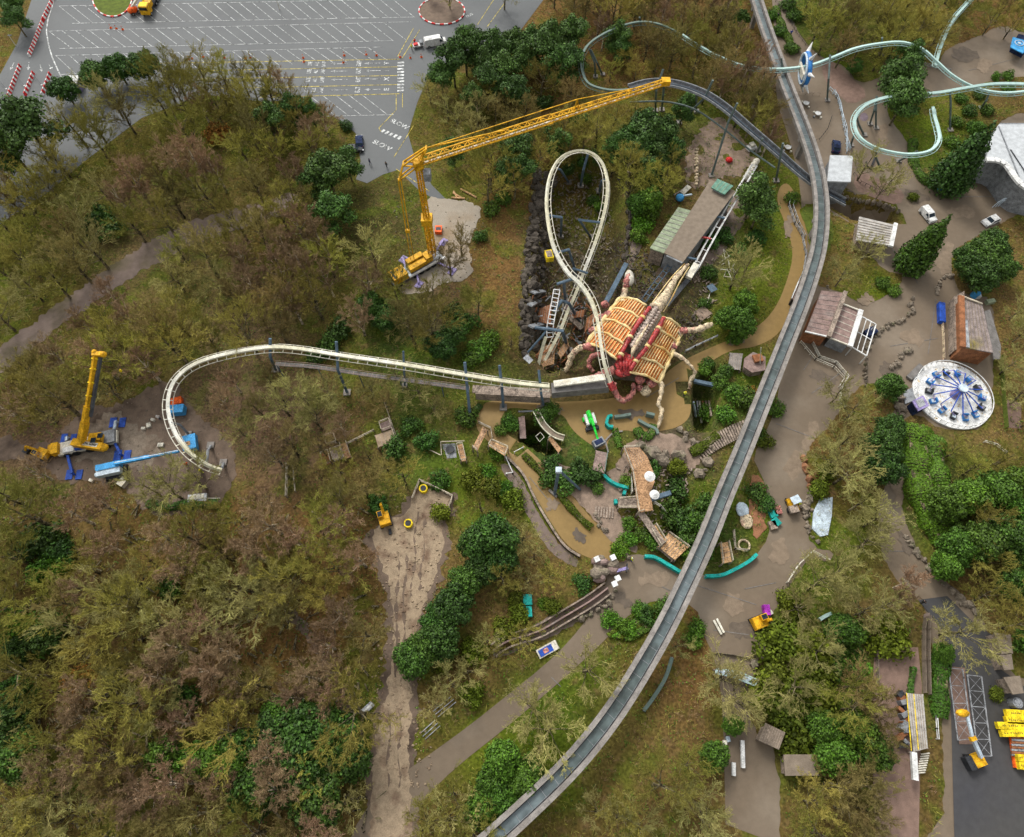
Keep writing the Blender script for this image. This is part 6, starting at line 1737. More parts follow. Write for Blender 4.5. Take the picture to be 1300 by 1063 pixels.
for i in range(9):
    if i in (3,): continue
    q = cw0.lerp(cw1, .42 + .42*i/9) + Vector((0,0,.66)); mb.beam(q + n_*(-.22), q + n_*.22, .12, .02); mb.beam(q + n_*rs.choice((-.2,0,.2)), q + e_*.28 + n_*rs.choice((-.2,0,.2)), .1, .02)
mb.build('lettering_pattern', 'dark', t)
MB().ell(cw1 + e_*.2, (.8,.8,.6), 8, 6).build('winch', 'yellow', t)
MB().box(Pz(122,556,3.0), (2.2,1.5,1.3), .1).build('crane_cab', 'yellow', t); MB().box(Pz(127,553,3.75), (1.0,.9,.06), .1).build('cab_window', 'glass', t)
MB().box(Pz(118,559,3.9), (.9,1.0,.05), .1).build('cab_window', 'glass', t)
b0 = Pz(103,562,3.2); b1 = Pz(108,536,6.5); b2 = Pz(121,452,17.5)
MB().beam(b0, b1, 1.15, 1.1).build('boom_base', 'yellow', t)
dd = (b2-b1)
MB().beam(b1 - dd*.05, b1 + dd*.25, .85, 1.0).build('boom_section', 'yellow', t)
MB().beam(b1 + dd*.2, b2, .55, .7).build('boom_section', 'yellow', t)
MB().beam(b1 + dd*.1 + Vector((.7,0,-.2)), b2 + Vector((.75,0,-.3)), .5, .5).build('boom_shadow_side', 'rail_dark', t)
mb = MB()
for f in (.2,.4,.6,.8,.95): mb.box(b1 + dd*f + Vector((.1,0,.2)), (1.0,.18,.45))
mb.build('boom_collar_pattern', 'yellow2', t)
mb = MB(); mb.box(b2 + Vector((.5,.3,0)), (2.0,.8,.8)); mb.ell(b2 + Vector((1.5,.2,.2)), (.55,.55,.55), 8, 6); mb.ell(b2 + Vector((-.3,.7,.1)), (.5,.5,.5), 8, 6); mb.build('boom_head', 'yellow', t)
MB().tube([b2 + Vector((1.7,0,-.3)), b2 + Vector((1.7,0,-5))], .04, 4).build('hook_rope', 'dark', t); MB().ell(b2 + Vector((1.7,0,-5.3)), (.25,.25,.4), 8, 6).build('hook', 'yellow2', t)

# ------------------------------------------------------------------ smaller machines
def digger(name, label, px, py, rz, s, m, bucket_px, body=(2.2,1.8,1.2), track=True):
    q = P(px, py)
    t = thing(name, label, 'digger', q)
    Q = lambda x, y, z: q + Vector((x*math.cos(rz)-y*math.sin(rz), x*math.sin(rz)+y*math.cos(rz), z)) * 1.0
    for sd in (-1, 1):
        mb = MB(); mb.beam(Q(-1.3*s, sd*.75*s, .35*s), Q(1.3*s, sd*.75*s, .35*s), .45*s, .65*s); mb.build('crawler_track', 'dark', t)
    mb = MB(); mb.box(Q(-.3*s,0,1.2*s), (2.1*s,1.7*s,.9*s), rz); mb.box(Q(-.9*s,0,1.75*s), (.8*s,1.6*s,.3*s), rz); mb.build('body', m, t)
    cab = MB().box(Q(.35*s,.4*s,1.9*s), (1.0*s,.85*s,1.0*s), rz).build('cab', m, t); MB().box(Q(.35*s,.4*s,2.42*s), (.8*s,.65*s,.05), rz).build('roof_window', 'glass', cab)
    e = P(*bucket_px); k = Q(.5*s,-.2*s,1.4*s).lerp(e, .5) + Vector((0,0,2.2*s))
    MB().beam(Q(.5*s,-.2*s,1.4*s), k, .36*s, .42*s).build('boom', m, t); MB().beam(k, e + Vector((0,0,.8*s)), .3*s, .34*s).build('stick', m, t)
    MB().box(e + Vector((0,0,.45*s)), (1.0*s,.9*s,.7*s), rz).build('bucket', 'dark', t)
    return t
digger('mini_digger', 'bright yellow mini digger with blue toned bucket on the sand track', 489, 660, R(110), 1.15, 'yellow', (485, 641))
digger('yellow_digger', 'worn yellow digger among trees beside the mobile crane', 58, 579, R(160), 1.1, 'yellow', (36, 574))
digger('yellow_digger', 'yellow digger with pale cab roof at the plaza bed edge', 963, 791, R(20), 1.15, 'yellow', (973, 790))
q = P(74,574); tag(MB().box(q + Vector((0,0,1.2)), (1.8,1.7,1.4), .2).build('winch_box', 'yellow'), 'square yellow counterweight block beside the crane cab', 'block')
# green machine
t = thing('green_excavator', 'bright green wheeled lift with white side panels on the ochre path', 'lift', P(749,538))
q = P(749,538); rz = ang((746,531),(754,556)); Q = lambda x, y, z: q + Vector((x*math.cos(rz)-y*math.sin(rz), x*math.sin(rz)+y*math.cos(rz), z))
MB().box(Q(.3,0,.6), (2.6,2.0,.6), rz).build('chassis', 'dark', t)
for a in (-.9, 1.3):
    for b in (-1.1, 1.1): w_ = MB(); w_.tube([Q(a,b-.18,.45), Q(a,b+.18,.45)], .45, 12); w_.build('wheel', 'lime' if a < 0 else 'dark', t)
MB().box(Q(-.6,0,1.3), (2.6,.8,1.0), rz).build('body', 'lime', t)
for b in (-.75, .75): MB().box(Q(-.3,b,1.3), (2.2,.5,.8), rz).build('side_panel', 'white', t)
MB().beam(Q(-1.8,0,2.0), Q(1.6,0,2.4), .5, .5).build('boom', 'lime', t); MB().beam(Q(1.4,0,2.3), P(758,562)+Vector((0,0,1.4)), .36, .36).build('jib', 'lime', t)
MB().box(P(759,565)+Vector((0,0,1.0)), (2.2,1.4,1.2), .5).build('basket', 'grey', t); MB().box(P(759,565)+Vector((0,0,1.62)), (1.6,.9,.05), .5).build('basket_floor', 'navy', t)
# blue boom lift
t = thing('boom_lift', 'blue and white boom lift reaching under the cream track bend', 'lift', P(148,600))
rz = ang((131,601),(163,594)); q = P(147,600); Q = lambda x, y, z: q + Vector((x*math.cos(rz)-y*math.sin(rz), x*math.sin(rz)+y*math.cos(rz), z))
MB().box(Q(.6,-.6,.8), (3.6,2.2,.7), rz).build('chassis', 'dark', t)
for a in (-.8, 2.0):
    for b in (-1.5, .6): w_ = MB(); w_.tube([Q(a,b-.2,.5), Q(a,b+.2,.5)], .5, 12); w_.build('wheel', 'tyre', t)
mb = MB(); mb.box(Q(-.2,-.65,1.9), (4.2,1.1,1.1), rz); mb.ell(Q(-2.2,-.65,1.9), (.6,.6,.55), 8, 6); mb.build('body', 'paleblue', t)
mb = MB(); mb.box(Q(-.2,.55,2.0), (4.4,1.0,1.1), rz); mb.build('engine_cover', 'liftblue', t); MB().box(Q(-.2,-.05,2.6), (4.0,.3,.1), rz).build('stripe', 'liftblue', t)
e0 = Q(1.2,.4,2.8); e1 = Pz(227,573,4.6)
MB().beam(e0, e0.lerp(e1,.55), .62, .62).build('boom', 'liftblue', t); MB().beam(e0.lerp(e1,.5), e1, .42, .42).build('boom', 'liftblue', t); MB().beam(e0 + Vector((0,.05,.34)), e1 + Vector((0,.05,.25)), .16, .06).build('boom_stripe', 'paleblue', t)
t = thing('work_basket', 'blue work platform under the cream track bend', 'platform', P(245,567)); MB().box(P(246,567)+Vector((0,0,1.6)), (2.4,3.0,1.3), .3).build('frame', 'liftblue', t); MB().box(P(245,569)+Vector((0,0,2.3)), (.8,.8,.1), .3).build('floor', 'woodlight', t)
t = thing('scissor_lift', 'teal blue scissor lift with orange load beside the bend', 'lift', P(228,523)); MB().box(P(229,524)+Vector((0,0,1.1)), (2.6,1.7,1.6), .1).build('body', 'liftblue', t); MB().box(P(227,513)+Vector((0,0,.8)), (2.0,1.6,1.2), .3).build('load', 'orange', t)
tag(MB().box(P(158.5,614)+Vector((0,0,.6)), (1.3,1.6,1.1), -.5).build('white_box', 'offwhite'), 'pale box beside the hi-vis person and the boom lift', 'box')
tag(MB().prism([tuple(Pz(*p)[:2]) for p in [(234,555),(240,550),(246,556),(240,562)]], 0, .5).build('concrete_pad', 'concrete'), 'square concrete base inside the cream track bend', 'base')
for i, (x, y) in enumerate([(195,534),(205,566),(262,590),(117,611),(190,541),(183,545)]):
    tag(MB().box(P(x,y)+Vector((0,0,.3)), (rnd.uniform(.6,1.3), rnd.uniform(.5,.8), .5), rnd.uniform(0,3)).build('bag', 'offwhite'), ['white sack nearest the top of the mud','small white sack at the boom tip','white sack under the track end','white sack beside the far blue mat','white sack lying by the muddy ruts','last white sack on the stone pad edge'][i], 'sack')
t = thing('aluminium_boat', 'silver framed boat shaped trailer under the dark hedge', 'trailer', P(254,634)); MB().box(P(253,634)+Vector((0,0,.6)), (3.4,1.4,.8), .1).build('body', 'steel', t); MB().box(P(253,633)+Vector((0,0,1.05)), (2.4,.9,.1), .1).build('cover', 'offwhite', t); MB().beam(P(265,634)+Vector((0,0,.6)), P(281,634)+Vector((0,0,.6)), .12).build('drawbar', 'offwhite', t)
# purple box, dumper, teal skip by the bed
t = thing('purple_cabinet', 'purple cabinet with white tools beside the yellow digger', 'cabinet', P(971,777)); MB().box(P(971,776)+Vector((0,0,.7)), (1.0,1.7,1.2)).build('body', 'purple', t); MB().box(P(976,779)+Vector((0,0,.4)), (.9,.7,.7), .5).build('tool', 'offwhite', t)
t = thing('dumper', 'small dumper with blue grey roof on the plaza', 'dumper', P(1004,643)); q = P(1004,643)
MB().box(q + Vector((0,0,.9)), (1.6,2.4,.6), .2).build('chassis', 'yellow', t); MB().box(q + Vector((.3,.6,2.0)), (1.7,1.4,.15), .4).build('roof', 'paleblue', t); MB().box(q + Vector((-.2,-1.0,1.4)), (1.6,1.3,.6), .2).build('bucket', 'woodgrey', t)
for a in (-.8,.8):
    for b in (-.9,.9): w_ = MB(); w_.tube([q + Vector((a-.2*np.sign(a),b,.5)), q + Vector((a+.15*np.sign(a),b,.5))], .5, 12); w_.build('wheel', 'tyre', t)
for i,(x,y,m,a) in enumerate([(980,653,'net_teal',.3),(986,649,'flesh',.1),(984,664,'net_teal',.6),(980,668,'woodgrey',.2)]):
    tag(MB().box(P(x,y)+Vector((0,0,.4)), (1.3,1.5,.7), a).build('rubble_bag', m), ['teal sack beside the red rock bed','pink sack beside the red rock bed','small teal sack at the rock bed foot','brown sack at the rock bed foot'][i], 'sack')
# trailer, tanks
t = thing('framed_trailer', 'small trailer with blue and pink panel on the verge below the ditch', 'trailer', P(695,825)); rz = ang((686,829),(704,819)); q = P(695,825)
MB().box(q + Vector((0,0,.45)), (3.6,1.5,.3), rz).build('frame', 'offwhite', t); MB().box(q + Vector((-.3,-.2,.64)), (2.4,1.1,.08), rz).build('panel', 'blue', t); MB().box(q + Vector((-.3,-.2,.7)), (.9,.7,.04), rz).build('emblem', 'flesh', t)
t = thing('teal_tank', 'teal ribbed tank pair standing in the rough grass', 'tank', P(669,770))
for y in (763, 778): MB().box(P(669.5,y)+Vector((0,0,.7)), (1.5,1.7,1.2), .05).build('tank', 'net_teal', t)
t = thing('silver_trough', 'silver ridged trough lying beside the dark ditch', 'trough', P(466,901)); MB().beam(P(459,907)+Vector((0,0,.4)), P(474,893)+Vector((0,0,.4)), .9, .6).build('body', 'steel', t); MB().beam(P(459,907)+Vector((0,0,.72)), P(474,893)+Vector((0,0,.72)), .3, .05).build('ridge', 'white', t)
for i,(a,b) in enumerate([((553,907),(576,888)),((537,935),(556,918))]):
    t = thing('rail_bundle', ['upper bundle of pale metal rails in the grass','lower bundle of pale metal rails by the rust pit'][i], 'rails', P(*a))
    for k in (-1.2, 0, 1.1): MB().beam(P(*a)+Vector((k*.35,-k*.35,.15)), P(*b)+Vector((k*.35,-k*.35,.15)), .12).build('rail', 'steel', t)
sheet('ditch_terrain', [(368,775),(385,785),(400,810),(415,840),(430,870),(446,905),(455,940),(448,945),(436,905),(415,865),(395,825),(375,795)], 'mud', .05, 'dark ditch edge', amp=.4)
wallrun('ditch_wall', 'thin dark stone edging curving through the lower wood', [(371,778),(388,790),(402,815),(418,845),(432,875),(448,905)], .3, .3, 'rock')
wallrun('ditch_wall', 'thin stone edging running down to the bottom below the silver trough', [(461,905),(459,930),(458,960),(462,985)], .3, .4, 'woodgrey', rough=False)
# bent blue column on ochre path
q = P(704,628); t = thing('bent_column', 'bent blue grey column on a square concrete foot in the ochre path', 'column', q)
mb = MB(); mb.prism([tuple(Pz(*p)[:2]) for p in [(696,624),(703,616),(713,624),(706,633)]], 0, .5); mb.build('footing', 'concrete', t)
top = Pz(708,596,vz(q.x,q.y,596)); top = Vector((q.x,q.y,vz(q.x,q.y,597)))
MB().tube([q, top], .3, 8).build('post', 'supblue', t); MB().tube([top, P(736,622)+Vector((0,0,.2))], .24, 8).build('strut', 'supblue', t); MB().box(top, (1.0,.9,.8)).build('head', 'paleblue', t)
# ------------------------------------------------------------------ timber decks and landings
def deck(name, label, poly, z, m='wood', planks=8, rail=True, legs=True, dirn=0, group=None, rail_m='woodpost', cat='platform', trim=None):
    w_ = [Pz(x, y, z) for x, y in poly]
    c = sum((v for v in w_), Vector()) / len(w_)
    t = thing(name, label, cat, (c.x, c.y, min(hgt(v.x, v.y) for v in w_)), 0, group)
    MB().prism([(v.x, v.y) for v in w_], z-.12, z).build('deck_boards', m, t)
    k = len(w_)
    if planks:
        a0, a1, b0, b1 = w_[dirn%k], w_[(dirn+1)%k], w_[(dirn-1)%k], w_[(dirn+2)%k]
        mb = MB()
        for i in range(1, planks):
            f = i/planks; mb.beam(a0.lerp(a1,f) + Vector((0,0,.012)), b0.lerp(b1,f) + Vector((0,0,.012)), .09, .02)
        mb.build('plank_gap_pattern', 'woodgrey', t)
    if rail:
        mb = MB()
        for i in (rail if isinstance(rail, (list, tuple)) else range(k)):
            a, b = w_[i], w_[(i+1)%k]
            mb.beam(a + Vector((0,0,1)), b + Vector((0,0,1)), .12, .1); mb.beam(a + Vector((0,0,.5)), b + Vector((0,0,.5)), .06)
            n_ = max(1, int((b-a).length/1.6))
            for j in range(n_+1): q = a.lerp(b, j/n_); mb.beam(q, q + Vector((0,0,1.05)), .1)
        mb.build('handrail', rail_m, t)
    if legs:
        mb = MB()
        for v in w_: mb.beam(Vector((v.x, v.y, hgt(v.x, v.y)-.3)), v - Vector((0,0,.1)), .22)
        mb.build('leg_frame', 'woodgrey', t)
    return t
deck('timber_deck', 'large long timber deck at the middle of the gardens', [(791,569),(812,568),(822,580),(829,598),(831,612),(826,625),(829,648),(811,651),(806,620),(803,600)], 3.0, 'wood', 8, [0,7,8,9], dirn=0)
deck('timber_ramp', 'narrow timber ramp stepping down from the large deck', [(809,652),(817,649),(845,688),(838,694)], 2.4, 'woodgrey', 3, [0,2], dirn=0)
deck('timber_landing', 'light timber landing at the foot of the narrow ramp', [(826,672),(832,666),(845,687),(839,694)], 2.0, 'woodlight', 4, [1,3], dirn=0)
deck('timber_steps', 'broad tan timber steps beside the concrete trough', [(835,694),(849,677),(874,695),(857,711)], 1.8, 'woodlight', 7, [1], dirn=1)
deck('timber_steps', 'striped brownish lower steps joined to the broad tan ones', [(834,696),(842,688),(862,706),(853,712)], 1.2, 'woodgrey', 4, False, dirn=1)
deck('timber_bridge', 'grey and red planked bridge above the teal netting', [(757,572),(771,575),(767,601),(752,596)], 1.4, 'roofpink', 9, [1], dirn=1, rail_m='tealgreen')
deck('timber_ramp', 'short ramp with rails running to the teal post', [(785,634),(808,632),(811,645),(785,645)], 1.6, 'woodgrey', 6, [0,2], dirn=0)
deck('timber_landing', 'tilted narrow timber platform at the bend of the ochre path', [(600,568),(613,542),(619,546),(606,573)], 2.4, 'wood', 3, [3], dirn=3)
deck('timber_landing', 'yellowish timber platform with posts across the ochre path edge', [(620,566),(624,560),(645,569),(641,579)], 2.4, 'woodlight', 4, True, dirn=0)
deck('timber_landing', 'timber platform beside a round black hatch', [(580,565),(587,564),(592,585),(585,586)], 1.5, 'wood', 3, True, dirn=3)
t = thing('concrete_footing', 'grey framed concrete footing with a round black hatch', 'footing', P(572,573)); MB().prism([tuple(Pz(*p)[:2]) for p in [(562,565),(578,564),(580,582),(563,584)]], 0, .4).build('slab', 'grey', t); MB().cyl(P(571.5,571.5)+Vector((0,0,.4)), .8, .08, 14).build('hatch', 'dark', t)
mb = MB()
for a,b in [((545,573),(560,580)),((560,563),(590,562)),((560,563),(561,580))]: mb.beam(P(*a)+Vector((0,0,.8)), P(*b)+Vector((0,0,.8)), .16)
mb.build('rail', 'woodpost', t)
deck('timber_landing', 'tan timber square platform beside the wooden footings', [(476,553),(498,545),(503,560),(480,568)], 1.6, 'sand', 4, [1], dirn=0)
deck('timber_landing', 'small grey brown square platform over the tan one', [(482,538),(494,533),(498,543),(485,548)], 1.2, 'roofpink', 3, True, dirn=0)
deck('timber_landing', 'narrow orange brown plank strip by the brown footings', [(432,564),(440,562),(446,580),(438,583)], 1.2, 'wood', 2, [1,3], dirn=3)
deck('footing_block', 'brown low timber square with a round base, beside the orange plank strip', [(420,572),(432,568),(436,582),(424,586)], .7, 'woodgrey', 0, True, dirn=0)
deck('footing_block', 'leftover brown timber square at the end of the footings', [(408,577),(417,573),(421,588),(411,592)], .7, 'timber_red', 0, True, dirn=0)
deck('footing_block', 'small brown square frame set apart above the footings', [(412,555),(424,551),(428,562),(416,566)], .5, 'woodgrey', 0, True, dirn=0)
deck('timber_landing', 'bright tan timber platform with side rails beside the concrete trough', [(914,690),(924,688),(929,713),(917,716)], 2.0, 'woodlight', 4, [1,3], dirn=3)
fence('timber_rail', 'long pale rail linking the wooden footings', [(441,565),(475,548)], 1.0, 'woodpost', rails=2, r=.12)
fence('timber_rail', 'pale rail climbing past the tan platform', [(489,514),(500,545),(508,568)], 1.2, 'woodpost', rails=2, r=.1)
fence('timber_rail', 'grey ladder like rails leaning in the lower wood', [(366,592),(365,632)], 1.4, 'woodpost', rails=3, r=.16)
fence('timber_rail', 'second ladder like rail beside the leaning grey one', [(373,594),(376,625)], 1.0, 'woodpost', rails=2, r=.1)
fence('timber_barrier', 'grey timber handrail round the head of the sand track', [(524,634),(533,611),(575,631),(568,652)], 1.2, 'woodpost', rails=3, r=.14)
fence('timber_rail', 'grey cross rails at the narrow platform', [(608,538),(623,545),(625,558)], 1.1, 'woodpost', rails=3, r=.1)
fence('white_rail', 'thin white rail crossing the ochre path', [(653,576),(664,570)], .9, 'white', rails=1, r=.1)
fence('white_rail', 'white angled rail hanging below the yellowish platform', [(641,580),(651,602),(643,603)], .9, 'white', rails=1, r=.14)
t = thing('pit_deck', 'brown gangway standing in the dark pit by the ochre path', 'walkway', P(664,545)); MB().beam(Pz(662,527,-.5), Pz(664,557,-.5), 1.2, .2).build('boards', 'roofpink', t); MB().beam(Pz(658,523,0), Pz(684,522,0), .3, .3).build('edge_beam', 'grey', t)
p_ = catmull([Pz(680,522,1),Pz(690,540,1),(Pz(703,552,1)),Pz(716,557,1)], 6); fr = frames(p_)
t = thing('curved_chute', 'tan curved chute over the dark pit', 'chute', P(700,550)); sweep(MB(), fr, 0, 0, 1.0, .1).build('bed', 'roofbrown', t)
for s_ in (-1, 1): sweep(MB(), fr, s_*.55, .2, .14, .4).build('edge', 'cream', t)
deck('timber_landing', 'tan board strip on the lip of the dark pit', [(696,558),(700,554),(713,570),(709,575)], .8, 'wood', 2, [0], dirn=3)
tag(MB().ell(P(707,557)+Vector((0,0,1)), (.8,.6,.5), 8, 6).build('sack', 'offwhite'), 'white sack caught on the tan chute', 'sack')
t = thing('metal_cage', 'white metal cage frame inside the dark pit', 'cage', P(685,557))
mb = MB()
for z in (0, 1.2):
    w_ = [Pz(x,y,z-1) for x,y in [(680,554),(686,549),(691,555),(685,561)]]
    for i in range(4): mb.beam(w_[i], w_[(i+1)%4], .09)
for x,y in [(680,554),(686,549),(691,555),(685,561)]: mb.beam(Pz(x,y,-1), Pz(x,y,.2), .09)
mb.build('frame', 'offwhite', t)
# broken boards and tanks under the creature's loop
deck('wooden_floor', 'orange brown boards beneath the ladder like track', [(685,392),(700,386),(699,412),(681,408)], -3, 'timber_red', 6, False)
deck('wooden_floor', 'long orange brown ramp boards at the valley foot', [(688,440),(706,436),(703,462),(683,468),(678,455)], -2.5, 'wood', 7, False)
deck('wooden_floor', 'second board strip beside the heavy blue column', [(708,448),(720,430),(723,440),(712,455)], -2, 'wood', 4, False)
deck('wooden_floor', 'red brown boards by the lower loop leg', [(731,396),(742,393),(741,402),(728,404)], -2, 'timber_red', 3, False)
deck('wooden_floor', 'brown board piece near the creature arm', [(745,404),(757,395),(756,408),(742,422)], 0, 'timber_red', 3, False)
for i, (a, b, c_, lb) in enumerate([((676,382),(690,378),'grey','bent grey sheet at the valley side, uppermost'),((672,398),(684,390),'steel','bent grey sheet below the first on the valley side'),((673,425),(690,418),'grey','grey panel beside the heavy column foot'),((666,462),(674,468),'steel','pale curved sheet at the lowest boards'),((722,412),(738,425),'woodgrey','heap of twisted grey frames'),((716,398),(728,405),'roofpink','pinkish twisted frame by the lower leg')]):
    tag(MB().beam(P(*a)+Vector((0,0,3)), P(*b)+Vector((0,0,2.6)), 1.2, .3).build('scrap_sheet', c_), lb, 'scrap')
t = thing('yellow_basket', 'yellow cage basket hanging on the cliff side of the loop', 'basket', P(697,325)); mb = MB(); q = Pz(697,325,2); mb.box(q, (1.6,2.2,1.4), .2); mb.build('body', 'yellow2', t); MB().box(q + Vector((0,0,.75)), (1.2,1.7,.1), .2).build('floor', 'woodgrey', t)
# cliffs
for i, (path_, w0, h0, lb) in enumerate([([(683,215),(679,240),(676,270),(672,300),(669,330),(667,360),(665,390),(664,420),(664,450)], 1.0, 1.2, 'dark rock cliff edge along the far side of the loop valley'),
    ([(785,228),(796,245),(800,270),(798,300),(792,330)], .8, .8, 'low curved rock edge at the near side of the loop valley'),
    ([(835,588),(845,580),(852,575),(862,577)], 1.6, 1.8, 'large pale boulders beside the timber deck'),
    ([(900,590),(890,600),(882,600)], 1.2, 1.2, 'mossy boulders below the pale ones'),
    ([(815,570),(823,577),(833,585),(845,592)], 1.5, 1.8, 'rounded brown boulders along the deck edge'),
    ([(1062,248),(1085,256),(1110,262),(1140,270)], .5, 1.2, 'stone wall above the dark trench'),
    ([(1133,470),(1137,460),(1146,452),(1156,447)], 1.0, 1.0, 'pale boulders on the plaza near the round evergreen'),
    ([(1139,505),(1140,515),(1143,527)], 1.1, 1.1, 'tan boulders below the ride ramp'),
    ([(1098,490),(1098,470),(1100,455)], .4, .9, 'thin dark stone wall beside the white pergola'),
    ([(1100,442),(1110,428),(1125,415),(1143,408),(1156,398),(1157,380)], .7, .8, 'curving low stone wall across the plaza'),
    ([(1190,375),(1191,362),(1198,352),(1210,350)], .6, .6, 'small ring of stones by the wide evergreen'),
    ([(1148,680),(1160,696),(1172,712),(1188,730),(1205,748),(1222,765),(1240,780)], .9, .8, 'long stone edging below the green hedge bank'),
    ([(1023,660),(1022,640),(1030,628)], .8, .9, 'boulders at the plaza corner beside the pale pool'),
    ([(1018,583),(1022,600),(1029,615)], .9, 1.0, 'long reddish boulders beside the plaza'),
    ([(962,805),(965,825),(958,845)], 1.3, 1.3, 'grey boulders along the hedge bed'),
    ([(1029,648),(1024,665),(1028,682),(1040,690)], .5, .6, 'stone rim round the pale pool'),
    ([(1065,385),(1050,365)], .4, .5, 'short stone edge by the lawn'),
    ([(860,545),(872,556),(888,566),(905,572)], .7, .8, 'stones along the paved court top'),
    ([(757,652),(762,668),(768,674)], .6, .6, 'boulders at the corner of the ochre path bed'),
    ([(791,690),(797,708)], .7, .8, 'pale boulder where the garden path meets the plaza'),
    ([(1260,210),(1252,225)], .4, .4, 'stones at the foot of the round building')]):
    wallrun('rock_edge', lb, path_, w0, h0, 'redrock' if 'reddish' in lb else ('rockdark' if 'valley' in lb else 'rock'))
for k_, dx_ in enumerate((4, 9, 14, 19)):
    wallrun('rock_edge', ['upper broken rock row down the valley side','second broken rock row down the valley side','third broken rock row down the valley side','lowest broken rock row of the valley side'][k_], [(683+dx_,222+k_*3),(679+dx_,250),(676+dx_,280),(672+dx_,310),(669+dx_,340),(668+dx_,370),(667+dx_,400),(667+dx_,440)], 1.3 - .1*k_, 1.1, 'rockdark')
leafy = [(660,610),(672,635),(690,662),(712,684),(735,700)]
t = thing('path_wall', 'dark low wall following the outer side of the ochre path', 'wall', P(660,610)); fr = frames(even(catmull([P(x,y,.35) for x,y in [(643,581),(664,603),(680,636),(698,667),(717,694),(738,708)]], 6), 1.0)); sweep(MB(), fr, 0, 0, .35, .9).build('wall', 'dark', t); sweep(MB(), fr, 0, .5, .4, .1).build('coping', 'woodgrey', t)
sheet('side_path', [(632,590),(645,588),(662,608),(676,638),(694,670),(714,696),(736,711),(730,722),(703,706),(682,678),(664,645),(650,615)], 'oldpath', .05, 'grey brown strip along the path wall', amp=.1)
t = thing('timber_lined_ditch', 'brown boarded ditch walls running down from the stone gate', 'wall', P(720,780))
for off, m in ((0,'woodgrey'),(7,'roofpink'),(14,'woodgrey')):
    fr = frames(even(catmull([P(x+off*.5,y+off,.5) for x,y in [(768,740),(745,757),(715,775),(680,795),(640,808),(620,822)]], 6), 1.0)); sweep(MB(), fr, 0, 0, .25, 1.0).build('board_wall', m, t)
sheet('ditch_path', [(766,742),(778,752),(755,775),(722,797),(690,812),(650,830),(630,838),(622,822),(660,803),(700,782),(740,760)], 'oldpath', .05, 'dark brown boarded ditch floor', amp=.15)
wallrun('rock_edge', 'pale boulders between the ditch and the plaza path', [(780,752),(770,765),(752,778),(735,788)], .7, .8, 'rock')
t = thing('stone_gate', 'ruined stone gate heap with white lamps at the path junction', 'gate', P(768,728))
rs = random.Random(8)
for i in range(16):
    x, y = 760 + rs.uniform(-6, 18), 712 + rs.uniform(0, 26); MB().ell(P(x,y)+Vector((0,0,rs.uniform(.5,2))), (rs.uniform(.6,1.3), rs.uniform(.6,1.2), rs.uniform(.5,1)), 7, 5).build('boulder', 'rock' if i % 3 else 'roofpink', t)
for x, y in ((756,714),(776,712),(782,738),(778,745)): MB().box(P(x,y)+Vector((0,0,2.2)), (.9,.9,.6), .4).build('lamp', 'white', t)
MB().beam(P(781,727)+Vector((0,0,1)), P(796,723)+Vector((0,0,1)), .5, .5).build('rail', 'lilac', t); MB().beam(P(795,718)+Vector((0,0,1)), P(794,728)+Vector((0,0,1)), .2, .8).build('gate_leaf', 'dark', t)

# ------------------------------------------------------------------ teal netting fences
def netting(label, pts, h=1.3, m='net_teal'):
    t = thing('netting_fence', label, 'fence', P(*pts[0]))
    fr = frames(even(catmull([P(x, y, h*.45) for x, y in pts], 6), .8)); rs = random.Random(1)
    mb = MB(); sweep(mb, fr, 0, 0, .55, h*.9); mb.build('net', m, t)
    mb = MB()
    for (p, d, sd, u) in fr[::3]: mb.beam(p - Vector((0,0,h*.5)), p + Vector((0,0,h*.6)), .09)
    mb.build('stake_pattern', 'steel', t)
netting('teal netting running below the garden steps to the trough', [(818,707),(830,708),(845,716),(862,726),(872,729)])
netting('teal netting sweeping up from the trough to the rock bed', [(895,732),(915,731),(935,722),(952,712),(962,702)])
netting('teal netting between the bridge and the deck', [(764,602),(775,612),(788,618),(798,620)])
netting('short teal netting post line by the lower deck ramp', [(793,624),(791,630)]); netting('teal netting corner beside the paved court', [(781,635),(782,643)])
netting('bright teal netting corner near the green lift', [(778,543),(770,541),(772,530),(780,529)], 1.4); netting('pale teal netting above the planted oval', [(780,530),(790,529),(801,527)], 1.2, 'tealgreen')
netting('teal netting at the oval bed next to the creature leg', [(810,534),(822,541),(832,545),(835,552)], 1.0, 'tealgreen')
netting('teal netting scrap under the creature leg', [(820,526),(833,529)], 1.6, 'tealgreen'); netting('long teal netting line beside the lower trough', [(853,835),(845,860),(830,885),(815,905)], .6, 'tealgreen')
netting('pale teal strip across the hedge bed', [(1040,787),(1050,781),(1060,778)], .8, 'teal')
deck('teal_footbridge', 'pale teal railed footbridge across the lower brown path', [(908,850),(935,853),(960,864),(956,871),(930,860),(908,856)], 1.2, 'paleblue', 0, True, dirn=0, rail_m='teal', cat='bridge')
fence('brick_wall', 'low brown stone wall across the lower path', [(905,829),(930,832),(950,836),(957,830)], .8, 'roofpink', rails=0, solid='rock')

